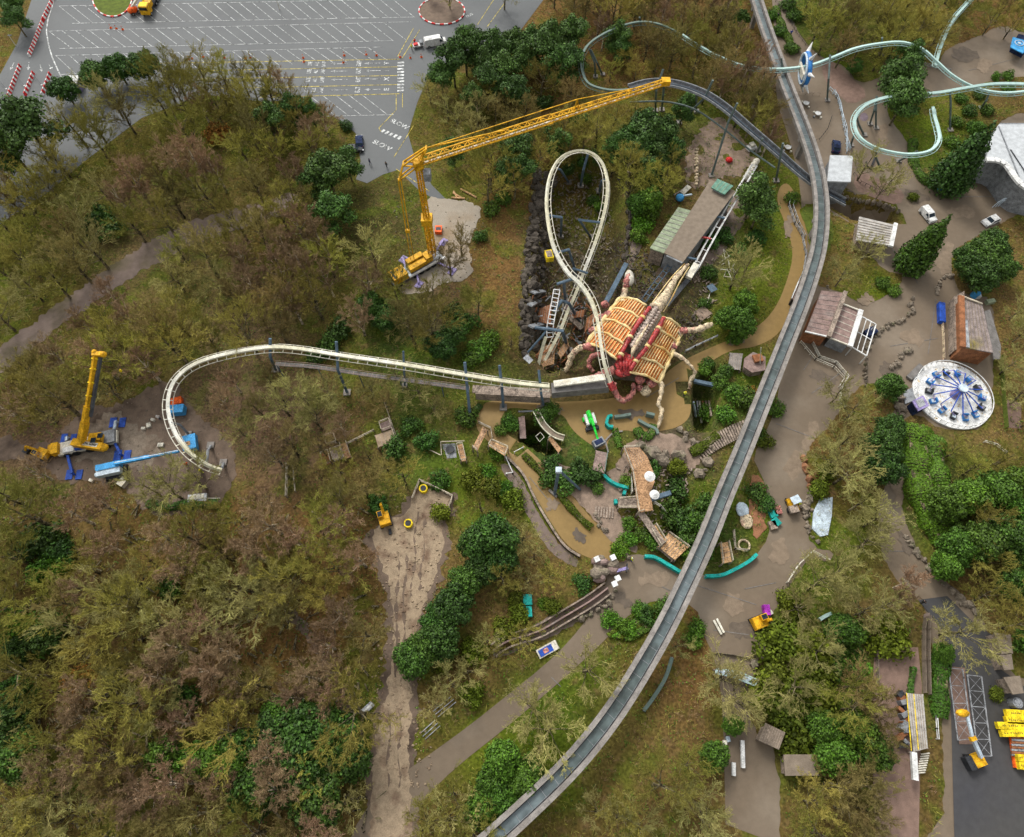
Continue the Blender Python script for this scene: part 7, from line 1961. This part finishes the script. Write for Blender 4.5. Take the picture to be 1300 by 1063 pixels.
# ------------------------------------------------------------------ railings
fence('handrail', 'silver handrail along the curving garden path by the trough', [(1004,250),(1000,262),(1008,285),(1017,300),(1022,325),(1019,345),(1008,370),(1002,395)], 1.1, 'steel', rails=3, r=.1)
fence('handrail', 'second silver rail close beside the garden path rail', [(1009,252),(1005,264),(1013,286),(1021,302)], 1.1, 'steel', rails=2, r=.1)
fence('handrail', 'white queue rail zigzagging below the pink roofed shop', [(1018,430),(1030,437),(1039,455),(1060,462),(1075,480),(1066,496)], 1.1, 'offwhite', rails=3, r=.09)
fence('handrail', 'second white queue rail beside the zigzag one', [(1015,436),(1034,458),(1057,468),(1070,482),(1064,492)], 1.1, 'offwhite', rails=2, r=.08)
fence('handrail', 'white rail beside the olive tree below the queue', [(1066,494),(1064,512),(1072,518)], 1.1, 'offwhite', rails=2, r=.09)
fence('handrail', 'white angled handrail at the plaza bed corner', [(998,740),(1012,718),(1030,701),(1050,712)], 1.1, 'offwhite', rails=2, r=.11)
fence('handrail', 'pale double handrail on the plaza by the blue ring', [(1052,115),(1062,125),(1067,145),(1073,165),(1074,195)], 1.1, 'paleblue', rails=2, r=.09)
fence('handrail', 'second pale handrail running to the white kiosk', [(1058,118),(1066,135),(1070,165),(1078,192)], 1.1, 'paleblue', rails=2, r=.07)
fence('handrail', 'grey rail lines under the teal track crossing', [(1172,84),(1190,88),(1205,92)], 1.0, 'steel', rails=3, r=.09)
fence('handrail', 'silver rail on the ledge below the creature arm', [(870,447),(882,441),(910,428)], .8, 'steel', rails=2, r=.14)
fence('post_fence', 'dark post fence round the bed by the blue ring', [(983,118),(1005,119),(1040,122)], .9, 'woodgrey', rails=2)
fence('post_fence', 'dark bollard fence curving over the paved seating corner', [(1055,150),(1050,165),(1040,178),(1030,183)], .8, 'dark', rails=1, post=1.2)
fence('post_fence', 'dark chain fence curving above the brick path', [(1083,222),(1092,233),(1110,242),(1128,248)], .8, 'dark', rails=1, post=1.4)
fence('post_fence', 'dark fence following the garden path at the top', [(984,3),(998,20),(1010,42),(1022,58),(1040,72)], .9, 'dark', rails=2, post=1.6)
fence('striped_fence', 'red and white striped low fence beside the barn', [(1194,405),(1196,425),(1197,458)], 1.0, 'roofpink', rails=2, solid='bone')
tag(MB().beam(P(1192,388)+Vector((0,0,.7)), P(1193,412)+Vector((0,0,.7)), 1.2, 1.1).build('blue_cover', 'blue'), 'dark blue covered stand on the path before the barn', 'stand')
fence('board_fence', 'mossy yellow brown wall line on the far side of the ride', [(1268,455),(1270,480),(1272,510),(1275,545)], 1.4, 'leaf_olive', rails=0, solid='lime_grass')
t = struct(sheet('brick_court', [(1278,508),(1296,512),(1296,545),(1278,543)], 'redpave', .14, 'small red brick court beyond the ride', smooth=0))
fence('handrail', 'white rails in the rough grass below the ride', [(1248,562),(1262,566),(1275,576)], 1.0, 'offwhite', rails=2, r=.1)
fence('handrail', 'pale blue mast rails at the foot of the beds', [(1186,908),(1187,925),(1188,938)], 1.0, 'white', rails=2, r=.1)
for i,(a,b) in enumerate([((905,788),(915,806)),((909,786),(918,804))]):
    tag(MB().beam(P(*a)+Vector((0,0,.4)), P(*b)+Vector((0,0,.4)), .35, .3).build('pale_beam', 'offwhite'), ['pale beam on the plaza edge, nearer the trough','pale beam on the plaza edge, farther from the trough'][i], 'beam')
# lamps, poles on the lower path
for i,(a,b,m) in enumerate([((941,940),(942,975),'white'),((919,940),(919,968),'offwhite'),((930,968),(930,985),'white'),((922,935),(924,942),'paleblue')]):
    tag(MB().beam(P(*a)+Vector((0,0,.5)), P(*b)+Vector((0,0,.5)), .55, .6).build('pipe_length', m), ['long dark banded white pipe on the lower brown path','short pale pipe beside the long one','white pipe stub at the bottom edge','small pale tube end on the lower path'][i], 'pipe')
# cafe tables
for i,(x,y) in enumerate([(1022,134),(1037,147),(1019,151),(999,190)]):
    q = P(x,y); t = thing('cafe_table', ['white round table nearest the blue ring','white round table in the ringed seat','white round table half hidden by the trough','white round table by the low hedge beside the trough'][i], 'table', q)
    MB().cyl(q, .08, .75, 8).build('leg', 'steel', t); MB().cyl(q+Vector((0,0,.75)), .75, .06, 14).build('top', 'white', t)
    for k in range(4): a = k*1.57+.6; MB().cyl(q+Vector((1.15*math.cos(a),1.15*math.sin(a),0)), .26, .45, 8).build('stool', 'offwhite' if k%2 else 'grey', t)
t = thing('anchor_bed', 'dark anchor shaped rail frame on the plaza under the teal track', 'frame', P(1108,212))
mb = MB(); mb.beam(P(1112,196)+Vector((0,0,.3)), P(1106,212)+Vector((0,0,.3)), .35); mb.tube([P(x,y)+Vector((0,0,.3)) for x,y in [(1099,207),(1100,212),(1107,216),(1114,214)]], .2, 5); mb.build('frame', 'dark', t)
for i,(x,y,rx) in enumerate([(1048,130,8),]):
    pass
t = struct(sheet('purple_mark_path', [(1092,145),(1099,143),(1103,150),(1098,155),(1091,152)], 'faded_plum', .07, 'faded purple patch painted on the plaza', smooth=1))
# pale pool
t = thing('pale_pool', 'pale blue frothy pool with a stone rim', 'pool', P(1042,655))
MB().prism([tuple(Pz(*p)[:2]) for p in [(1040,634),(1056,632),(1055,655),(1050,680),(1040,682),(1030,672),(1032,650)]], .05, .4).build('water', 'paleblue', t)
# planted bed rocks
for i,(x,y) in enumerate([(942,648),(947,662)]): tag(MB().ell(P(x,y)+Vector((0,0,.3)), (1.2,1.5,.5), 10, 6).build('boulder', 'paleblue' if i==0 else 'bone'), ['round pale blue boulder beside the red rock bed','round pinkish boulder beside the red rock bed'][i], 'boulder')
sheet('red_rock_terrain', [(953,606),(964,604),(970,622),(972,650),(968,680),(958,686),(951,660),(950,630)], 'redrock', .2, 'rough red rock heap in the bed', amp=.3)
t = thing('spiral_bench', 'small round stone ring on the bed by the tan platform', 'ring', P(944,693)); MB().tube([P(944,693)+Vector((1.0*math.cos(a/10*6.28),1.0*math.sin(a/10*6.28),.3)) for a in range(10)], .2, 6, close=True).build('ring', 'bone', t)
fence('timber_rail', 'tall grey posts and rails beside the bright tan platform', [(930,675),(932,698),(948,700)], 1.3, 'woodpost', rails=3, r=.1)
# stairs on the right
t = thing('garden_stairs', 'long curving stone stairs climbing towards the trough', 'stairs', P(905,570))
for i in range(22):
    f = i/21; x = 886 + 60*f; y = 578 - 36*f**.75 + (3*f); mb = MB(); d_ = Vector((.75,-1,0)); c_ = P(x, y); mb.box(c_ + Vector((0,0,.1 + .05*i)), (.35, 3.0, .25), R(35) - f*R(30)); mb.build('step', 'woodgrey', t)
t = thing('garden_stairs', 'short fan of stone steps at the court foot', 'stairs', P(768,652))
for i in range(7): MB().box(P(756+i*3.6, 650+i*.3)+Vector((0,0,.15)), (.3,2.0,.25), R(-8)).build('step', 'woodgrey', t)
# pipes stack near dark pit
for i,(x,m) in enumerate([(880,'paleblue'),(884,'steel'),(887,'offwhite'),(891,'orange'),(895,'woodgrey'),(899,'woodgrey')]):
    tag(MB().beam(P(x,511)+Vector((0,0,.6)), P(x+3,530+ (8 if i==2 else 0))+Vector((0,0,.5)), .35, .35).build('stacked_beam', m if m!='orange' else 'timber_red'), ['pale blue beam, outermost of the stack below the dark pit','grey beam, second of the stack below the dark pit','long off white beam of the stack below the dark pit','red brown beam of the stack below the dark pit','brown beam next to the red brown one','last brown beam of the stack below the dark pit'][i], 'beam')
tag(MB().beam(Pz(881,484,.5), Pz(905,489,.5), .7, .7).build('blue_pipe', 'supblue'), 'blue grey pipe spanning the dark pit under the creature', 'pipe')
# hut on the bed
t = roofed('rusty_hut', 'rusty red roofed hut beside the trough', 'hut', [(945,455),(956,447),(972,453),(972,470),(955,473),(944,466)], 2.4, 'roofpink', 'woodgrey'); MB().box(Pz(962,455,2.9), (1.8,1.6,.5), .2).build('roof_box', 'timber_red', t); MB().beam(Pz(965,462,2.5), Pz(966,441,7), .12).build('mast', 'offwhite', t)
deck('stone_platform', 'grey ribbed slab beside the rusty hut', [(927,448),(943,449),(940,470),(924,468)], 1.0, 'concrete', 6, False)
deck('stone_platform', 'pinkish slab platform beside the creature arm', [(882,396),(893,388),(904,398),(890,408)], 1.0, 'pave', 4, False)
t = thing('dark_statue_frame', 'small blue panelled frame by the rubble', 'frame', P(902,370)); MB().box(P(902,370)+Vector((0,0,1.2)), (1.6,1.8,.15), .5).build('panel', 'supblue', t); MB().beam(P(902,370)+Vector((0,0,0)), P(896,389)+Vector((0,0,1.2)), .12).build('strut', 'offwhite', t)
t = thing('white_sculpture', 'pale tangled wire sculpture by the garden bank', 'sculpture', P(923,335)); rs = random.Random(5)
for i in range(9): q = P(915+rs.uniform(0,18), 322+rs.uniform(0,32)); MB().tube([q, q+Vector((rs.uniform(-1.5,1.5),rs.uniform(-1.5,1.5),1.2)), q+Vector((rs.uniform(-2,2),rs.uniform(-2,2),.3))], .1, 5).build('loop', 'offwhite', t)
t = thing('long_spine', 'bony spine like rubble column standing by the pink rubble', 'sculpture', P(884,225)); 
for i in range(12): MB().ell(Pz(884+ (i%2)*.8, 234-i*4, .8+i*.15), (.45+.04*(i%5),.45,.4), 7, 5).build('segment', 'bone', t)
sheet('rubble_ground', [(878,180),(900,150),(925,150),(950,185),(958,205),(940,225),(915,225),(890,240),(872,232),(870,205)], 'pave', .06, 'pinkish broken rubble ground', amp=.5)
mb = MB()
sheet('station_path', [(935,243),(960,215),(975,225),(960,260),(925,310),(900,345),(885,362),(872,355),(890,325),(915,280)], 'oldpath', .05, 'brown strip beside the white rails', amp=.2)
sheet('track_bed_ground', [(843,333),(868,340),(850,372),(828,395),(808,385),(825,358)], 'mud', .06, 'dark bed in front of the station', amp=.1)
tag(MB().ell(P(925,205)+Vector((0,0,.5)), (.9,.9,.5), 8, 6).build('red_cushion', 'red'), 'red round cushion on the pink rubble', 'cushion')
t = thing('white_buggy', 'small white buggy under the dark trough track', 'buggy', P(953,190)); MB().box(P(953,190)+Vector((0,0,.6)), (2.2,1.5,.8), .4).build('body', 'white', t); MB().box(P(953,189)+Vector((0,0,1.3)), (1.2,1.2,.5), .4).build('cab', 'offwhite', t); 
t = thing('white_figure', 'white and cream heap at the top of the straight rails', 'sculpture', P(950,225)); 
for i in range(6): MB().ell(P(946+i*2.5,229-i*4)+Vector((0,0,1)), (.9,.8,.8), 7, 5).build('lump', 'offwhite', t)
t = thing('dark_rails', 'dark long rail bridge by the station valley', 'walkway', P(770,390)); MB().beam(Pz(766,390,1.0), Pz(795,335,1.0), 1.0, .5).build('beam', 'supblue', t)
sheet('valley_path', [(795,335),(803,305),(808,292),(818,293),(812,320),(800,345)], 'oldpath', .06, 'brown path strip into the valley', amp=.1)
t = thing('side_rail_deck', 'grey rail strip beyond the station end', 'walkway', P(846,385)); MB().beam(Pz(846,388,1.5), Pz(882,345,1.5), 1.0, .3).build('beam', 'rail_dark', t)
for i in range(3): tag(MB().beam(Pz(905+i*(-18), 286+i*26-12, 5.0)+Vector((-1.4,0,.3)), Pz(905+i*(-18), 286+i*26-12, 5.0)+Vector((2.4,-1.0,.3)), .35, .35).build('rail_gantry', ['supblue','blood','supblue'][i]), ['blue grey gantry bar over the straight white rails, upper','red gantry bar over the straight white rails','blue grey gantry bar over the white rails, lower'][i], 'gantry')

# ------------------------------------------------------------------ hedges and planted rows
leaf_on([(1160,545),(1160,580),(1163,610),(1172,640),(1186,665),(1198,690)], 5.5, 2.4, 'leaf_bright', 'clipped_hedge', 'long bright clipped hedge bank beside the service lane', dens=120)
leaf_on([(1182,560),(1183,590),(1190,620),(1205,650)], 3.6, 2.6, 'leaf_mid', 'clipped_hedge', 'darker inner hedge row behind the bright bank', dens=110)
leaf_on([(1158,180),(1158,205),(1170,228),(1188,240)], 2.0, 1.2, 'leaf_bright', 'clipped_hedge', 'bright curved hedge round the plaza island', dens=120)
leaf_on([(983,12),(992,35),(1002,55),(1012,68)], 1.8, 1.2, 'leaf_mid', 'clipped_hedge', 'green hedge strip beside the trough at the top', dens=110)
leaf_on([(1064,790),(1062,815),(1060,840),(1058,865)], 1.4, 1.5, 'leaf_dark', 'clipped_hedge', 'dark straight hedge inside the lower bed', dens=110)
leaf_on([(1192,830),(1192,860),(1190,890),(1192,915)], 2.6, 1.4, 'leaf_bright', 'clipped_hedge', 'bright green hedge beside the scaffold frame', dens=120)
leaf_on([(1150,900),(1158,845)], .8, 1.2, 'leaf_dark', 'clipped_hedge', 'dark narrow hedge at the walled court side', dens=110)
leaf_on([(665,578),(690,605),(715,635),(738,660),(752,672)], 1.2, .9, 'leaf_olive', 'clipped_hedge', 'low olive hedge between the ochre path and the court', dens=110)
leaf_on([(876,576),(885,572),(900,562),(912,552)], 1.8, 1.0, 'leaf_olive', 'clipped_hedge', 'low mossy hedge inside the garden stairs', dens=110)
leaf_on([(190,640),(210,645),(240,642),(280,641)], 1.6, 1.2, 'leaf_dark', 'clipped_hedge', 'dark bramble hedge below the mud', dens=100)
leaf_on([(610,515),(600,530),(598,545)], 1.2, .8, 'leaf_dark', 'clipped_hedge', 'dark ivy strip at the ochre path bend', dens=90)
leaf_on([(780,545),(784,560),(788,572)], 1.2, .7, 'leaf_mid', 'clipped_hedge', 'green strip by the teal corner netting', dens=90)
leaf_on([(808,545),(815,556),(826,552),(830,540)], 1.8, .9, 'leaf_mid', 'clipped_hedge', 'green oval bed beside the creature leg', dens=100)
leaf_on([(858,778),(845,800),(838,815)], 1.2, .7, 'leaf_dark', 'clipped_hedge', 'dark planted edge against the lower trough', dens=90)
for i in range(6):
    leaf_on([(772+i*5,808+i*3-i*2),(790+i*6,795-i*2+i*3),(808+i*6,778+i*3)], .8, .7, ['leaf_olive','leaf_bright','leaf_mid'][i%3], 'planted_row', ['outermost planted row beside the plaza path','second planted row beside the plaza path','third planted row beside the plaza path','fourth planted row towards the trough','fifth planted row towards the trough','planted row closest to the trough'][i], dens=90, cat='plant row', seed=i+20)

# ------------------------------------------------------------------ bottom corner yard
t = deck('ribbed_platform', 'grey ribbed platform with yellow edge lines in the walled court', [(1151,880),(1172,882),(1178,950),(1160,955)], 2.0, 'roofgrey', 7, False, dirn=0)
for a,b in [((1151,880),(1157,953)),((1160,881),(1166,952))]: MB().beam(Pz(*a,2.06), Pz(*b,2.06), .12, .04).build('edge_line', 'yellow2', t)
t = thing('machinery_row', 'dark machinery and pipes beside the ribbed platform', 'machine', P(1140,910)); rs = random.Random(3)
for i in range(14): MB().box(P(1136+rs.uniform(0,12), 882+i*5)+Vector((0,0,.8)), (rs.uniform(.5,1.6), rs.uniform(.4,1.2), rs.uniform(.6,1.6)), rs.uniform(0,1)).build('block', rs.choice(['dark','grey','steel','timber_red']), t)
tag(MB().beam(P(1151,955)+Vector((0,0,2)), P(1153,990)+Vector((0,0,2)), .8, .6).build('white_beam', 'white'), 'white beam end below the ribbed platform', 'beam')
t = thing('black_ladder', 'striped ladder steps below the ribbed platform', 'ladder', P(1170,965))
for i in range(9): MB().box(P(1172-i*.7,957+i*3)+Vector((0,0,.6)), (1.4,.18,.08), .1).build('rung', 'offwhite', t)
fence('court_wall', 'narrow brown walled walkway down to the platform', [(1172,785),(1170,800),(1170,840),(1171,880)], 1.4, 'woodgrey', rails=0, solid='roofbrown')
fence('court_wall', 'second wall of the narrow brown walkway', [(1177,783),(1176,800),(1176,840),(1177,882)], 1.4, 'woodgrey', rails=0, solid='roofbrown')
sheet('walk_path', [(1172,780),(1180,778),(1178,800),(1176,880),(1171,880),(1170,800)], 'oldpath', .16, 'brown walkway floor', smooth=0)
fence('court_wall', 'brown timber wall with rail on the other side of the court', [(1094,800),(1106,815),(1111,835),(1112,875)], 1.3, 'roofpink', rails=1, solid='woodgrey')
fence('post_fence', 'thin rail across the top of the court', [(1112,825),(1138,831)], .8, 'woodgrey', rails=1)
def scaf(label, c4, z0, n, m):
    t = thing('scaffold_frame', label, 'frame', P(*c4[0]))
    w_ = [P(*p, z0) for p in c4]; mb = MB()
    for i in (0, 2): mb.tube([w_[i], w_[(i+1)%4]], .11, 6)
    a0, a1, b0, b1 = w_[0], w_[1], w_[3], w_[2]
    for i in range(n+1): mb.beam(a0.lerp(a1, i/n), b0.lerp(b1, i/n), .09)
    mb.build('side_rails', m, t); mb = MB()
    for i in range(n): mb.beam(a0.lerp(a1, i/n), b0.lerp(b1, (i+1)/n), .045); mb.beam(b0.lerp(b1, i/n), a0.lerp(a1, (i+1)/n), .045)
    mb.build('brace_pattern', m, t)
scaf('long grey scaffold frame with cross bracing on the dark yard', [(1228,857),(1242,960),(1259,960),(1246,859)], .8, 5, 'steel')
scaf('long grey frame with pinkish deck beside the braced one', [(1204,848),(1216,940),(1234,938),(1222,850)], .8, 4, 'steel')
sheet('frame_court', [(1204,846),(1224,848),(1236,945),(1217,945)], 'redpave', .17, 'pinkish strip under the frame', smooth=0)
q = P(1233,966); t = thing('cherry_picker', 'yellow cherry picker with a white arm and yellow basket', 'lift', q)
MB().box(q+Vector((0,0,.9)), (2.6,1.8,1.2), .3).build('body', 'yellow', t); MB().box(q+Vector((-1.0,-.3,1.0)), (1.0,1.9,1.3), .3).build('cab', 'dark', t); wheels(t, 2.6, 1.8, .45)
a_, b_, c_ = q+Vector((.6,.5,1.8)), Pz(1235,938,3.6), Pz(1228,910,4.6)
MB().beam(a_, b_, .5, .5).build('arm', 'paleblue', t); MB().beam(b_, c_, .38, .38).build('arm', 'paleblue', t); MB().box(b_, (.9,.6,.6), .3).build('joint', 'yellow', t)
mb = MB(); mb.ell(c_+Vector((-.6,.5,.1)), (1.1,.6,.5), 8, 6); mb.build('basket', 'yellow', t)
YL = [(1276,905,1310,907,'topmost yellow lettered block of the stack'),(1276,914,1310,916,'second yellow lettered block of the stack'),(1265,921,1300,922,'yellow lettered block sticking out farthest'),(1270,931,1306,931,'yellow lettered block with a notched end'),(1290,962,1318,964,'yellow block near the bottom of the stack'),(1292,972,1318,974,'lowest yellow block of the stack')]
for x0,y0,x1,y1,lb in YL:
    a, b = P(x0,y0,1.2), P(x1,y1,1.2); t = thing('yellow_block', lb, 'block', P(x0,y0)); MB().beam(a, b, 1.0, .8).build('body', 'yellow2', t)
    mb = MB(); rs = random.Random(x0+y0)
    for k in range(12):
        if rs.random() < .15: continue
        p_ = a.lerp(b, .1 + .075*k) + Vector((0,0,.405)); mb.beam(p_ + Vector((0,-.14,0)), p_ + Vector((rs.uniform(-.1,.1),.14,0)), .07, .01); mb.beam(p_, p_ + Vector((.16,rs.choice((-.12,0,.12)),0)), .06, .01)
    mb.build('lettering_pattern', 'dark', t)
t = thing('steel_rack', 'grey and rusty bars stacked between the yellow blocks', 'rack', P(1290,950))
for i in range(8): MB().beam(P(1284,936+i*3.2,.9), P(1315,938+i*3.2,.9), .28, .3).build('bar', 'steel' if i%2 else 'timber_red', t)
MB().beam(P(1284,936,.6), P(1290,975,.6), .6, .5).build('frame', 'orange', t)
t = thing('grey_duct', 'grey cylinder duct above the yellow blocks', 'duct', P(1284,893)); MB().cyl(P(1284,893), .8, 1.6, 12).build('body', 'grey', t); MB().cyl(P(1284,893)+Vector((0,0,1.6)), .55, .1, 12).build('lid', 'steel', t)
for i,(x,y) in enumerate([(1257,885),(1187,800),(1219,945),(1064,240),(538,622),(519,665),(1150,780)]):
    pass
t = thing('drum_skip', 'yellow and black round bucket inside the railed head of the sand track', 'bucket', P(538,622)); MB().cyl(P(538,622), .8, .9, 12).build('body', 'yellow2', t); MB().cyl(P(538,622)+Vector((0,0,.9)), .55, .05, 12).build('lid', 'dark', t)
t = thing('drum_skip', 'yellow and black round bucket in the brown patch beside the mini digger', 'bucket', P(519,666)); MB().cyl(P(519,666), .8, .9, 12).build('body', 'yellow2', t); MB().cyl(P(519,666)+Vector((0,0,.9)), .55, .05, 12).build('lid', 'dark', t)
tag(MB().beam(P(495,672)+Vector((0,0,.2)), P(496,679)+Vector((0,0,.2)), .5, .3).build('dark_plank', 'dark'), 'dark plank lying on the sand track', 'plank')
t = thing('white_parasols', 'white round umbrella top on the timber deck, upper', 'parasol', P(826,606)); MB().cyl(Pz(825,605,5.2), 1.0, .45, 12, .1).build('canopy', 'white', t); MB().tube([Pz(825,605,5.2), Pz(825,605,5.2)-Vector((0,0,2.2))], .05, 5).build('pole', 'steel', t); t.name = 'parasol'
t = thing('parasol', 'white round umbrella top below the deck edge by the grey pipe', 'parasol', P(831,629)); MB().cyl(Pz(831,628,4.0), .9, .4, 12, .1).build('canopy', 'white', t); MB().tube([Pz(831,628,4), Pz(831,628,4)-Vector((0,0,4))], .05, 5).build('pole', 'steel', t)
tag(MB().beam(Pz(827,634,3.2), Pz(851,626,3.2), .8, .8).build('grey_pipe', 'supblue'), 'thick blue grey pipe reaching out below the timber deck', 'pipe')
fence('crossed_beams', 'pale crossed beams hanging beside the timber deck end', [(830,640),(838,645),(846,655)], 1.4, 'offwhite', rails=2, r=.16)
fence('panel_screen', 'white wall panel with black openings on the deck side', [(800,605),(801,628)], 2.0, 'offwhite', rails=1, solid='offwhite')
t = thing('blue_sign', 'dark double board sign standing by the trough in the garden', 'sign', P(660,480)); bpy.data.objects.remove(t)
wallrun('garden_kerb', 'kerb stones round the ochre path oval', [(772,575),(768,560),(778,550),(790,548)], .3, .3, 'concrete', rough=False)

for i, (a, b, w_) in enumerate([((505,700),(503,860),.5),((515,705),(511,870),.45),((530,650),(522,760),.5),((541,655),(533,750),.4),((495,900),(492,1000),.5),((508,900),(506,1000),.45)]):
    pts_ = []
    for k in range(9): f = k/8; pts_.append((a[0]+(b[0]-a[0])*f + 2*math.sin(k*1.3+i), a[1]+(b[1]-a[1])*f))
    sheet('rut_ground', [(x-w_*1.3, y) for x, y in pts_] + [(x+w_*1.3, y) for x, y in pts_[::-1]], 'mud', .075, 'wheel rut pressed into the sandy track', amp=.2)
rs = random.Random(12)
mb = MB()
for i in range(420):
    y = rs.uniform(630, 1000); x = 520 + rs.uniform(-36, 40) - (y > 760) * 12; q = P(x, y); r = rs.uniform(.08, .26); mb.ell(q + Vector((0,0,.08)), (r, r*rs.uniform(.6,1), r*.7), 5, 4)
tag(mb.build('loose_stones', 'sand'), 'loose stones scattered along the sandy track', None, None, 'stuff')
mb = MB()
for i in range(500):
    a = rs.uniform(0, 6.28); x, y = (560 + rs.uniform(-60, 55), rs.uniform(250, 375)) if i < 200 else (150 + rs.uniform(-80, 140), rs.uniform(500, 640)); q = P(x, y); r = rs.uniform(.07, .22); mb.ell(q + Vector((0,0,.06)), (r, r*rs.uniform(.6,1), r*.7), 5, 4)
tag(mb.build('loose_stones', 'rock'), 'small stones and clods round the two crane pads', None, None, 'stuff')

def debris(label, poly, n, mats, seed, smax=1.6, flat=False):
    rs = random.Random(seed)
    mb = MB(); x0 = min(p[0] for p in poly); x1 = max(p[0] for p in poly); y0 = min(p[1] for p in poly); y1 = max(p[1] for p in poly); k = 0
    while k < n:
        x, y = rs.uniform(x0, x1), rs.uniform(y0, y1)
        if not inside_px(poly, x, y): continue
        k += 1; q = P(x, y); a = rs.uniform(0, 3.14); L_ = rs.uniform(.4, smax)
        d_ = Vector((math.cos(a), math.sin(a), rs.uniform(-.3, .4)))
        mb.beam(q + Vector((0,0,rs.uniform(.1,.5))), q + d_*L_ + Vector((0,0,rs.uniform(.2,.7))), rs.uniform(.08,.35), rs.uniform(.06,.25))
    tag(mb.build('debris', mats), label, None, None, 'stuff')
VL = [(675,380),(700,372),(745,370),(765,400),(745,440),(715,470),(685,470),(670,430)]
debris('broken brown timbers on the valley floor', VL, 160, 'timber_red', 31, 2.4)
debris('grey scrap metal and boards on the valley floor', VL, 110, 'grey', 32, 2.2)
debris('dark rubble heaped through the loop valley', [(680,220),(770,220),(780,300),(770,380),(690,380),(680,300)], 700, 'rock', 33, .9)
debris('dark stones over the bank beside the creature', [(780,300),(830,330),(840,400),(900,400),(880,440),(860,420),(780,380)], 350, 'rockdark', 34, .9)
debris('rubble and boards along the garden slope', [(875,300),(905,300),(905,400),(880,420)], 120, 'woodgrey', 35, 1.0)
debris('dirt and offcuts around the timber deck', [(785,590),(840,570),(880,600),(860,680),(800,690),(785,640)], 220, 'woodgrey', 36, .8)
debris('fallen branches and twigs across the woods', [(0,620),(470,640),(480,1060),(0,1060)], 700, 'bark', 37, 2.2)

# ------------------------------------------------------------------ a label of its own for every plant
LMK = [(525,345,'tower crane lorry'),(110,560,'yellow mobile crane'),(180,590,'blue boom lift'),(213,520,'cream track bend'),(735,190,'top of the cream loop'),(805,430,'ribbed creature'),
 (870,290,'station roof'),(1023,88,'blue spiked ring'),(1068,213,'white flat roof'),(1275,190,'white round building'),(1110,293,'grey slatted roof'),(1050,400,'pink roofed building'),(1235,415,'slate roofed barn'),(1207,502,'white ride deck'),
 (1042,655,'pale blue pool'),(520,700,'sand track'),(625,570,'timber landings'),(460,575,'wooden footings'),(815,620,'timber deck'),(750,545,'green excavator'),(707,630,'bent blue column'),(695,825,'blue framed trailer'),(755,740,'stone gate ruin'),
 (965,790,'yellow digger'),(1165,900,'ribbed platform'),(1240,900,'yellow cherry picker'),(1285,920,'stacked yellow blocks'),(830,840,'concrete trough'),(1043,280,'trough bend'),(985,75,'trough top end'),(552,53,'white van'),(142,10,'grass island'),(187,12,'yellow lorry'),(92,100,'white roofed kiosk'),
 (40,110,'car park barriers'),(500,165,'zebra crossing'),(670,772,'teal tank'),(465,900,'silver trough'),(560,897,'metal rails'),(90,375,'old woodland path'),(775,110,'dark track curve'),(1290,60,'blue booth'),(1175,275,'white car on the plaza'),(930,850,'teal footbridge'),
 (980,935,'ribbed shed'),(345,440,'start of the white track'),(595,480,'middle of the white track'),(430,560,'brown footings'),(600,300,'gravel yard'),(405,860,'dark woodland ditch'),(560,15,'brown kerbed island'),(780,800,'planted rows'),(1278,830,'brown sheds'),(1095,870,'walled court'),(20,960,'bottom corner of the wood'),(10,20,'grass verge'),(895,690,'teal netting'),(1105,140,'teal coaster bend')]
ORD = ['first','second','third','fourth','fifth','sixth','seventh','eighth','ninth','tenth','eleventh','twelfth','thirteenth','fourteenth','fifteenth','sixteenth']
byk = {}
for (o, desc, px, py) in PLANTS:
    L = sorted(LMK, key=lambda l: (l[0]-px)**2 + (l[1]-py)**2)
    A = L[0]
    best = None
    for B in L[1:9]:
        ux, uy = B[0]-A[0], B[1]-A[1]; vx, vy = px-A[0], py-A[1]
        c = (ux*vx + uy*vy) / (math.hypot(ux, uy) * math.hypot(vx, vy) + 1e-6)
        if best is None or c > best[0]: best = (c, B)
    d = math.hypot(px-A[0], py-A[1])
    byk.setdefault((desc, A[2], best[1][2]), []).append((d, o))
for (desc, a, b), L in byk.items():
    L.sort(key=lambda t: t[0])
    for i, (d, o) in enumerate(L):
        if len(L) == 1: s = f"{desc} beside the {a} towards {b}"
        elif i == 0: s = f"{desc} first from {a} towards {b}"
        else: s = f"{desc} {ORD[min(i,15)]} from {a} towards {b}"
        o['label'] = s
print('plants', len(PLANTS), 'objects', len(bpy.data.objects))
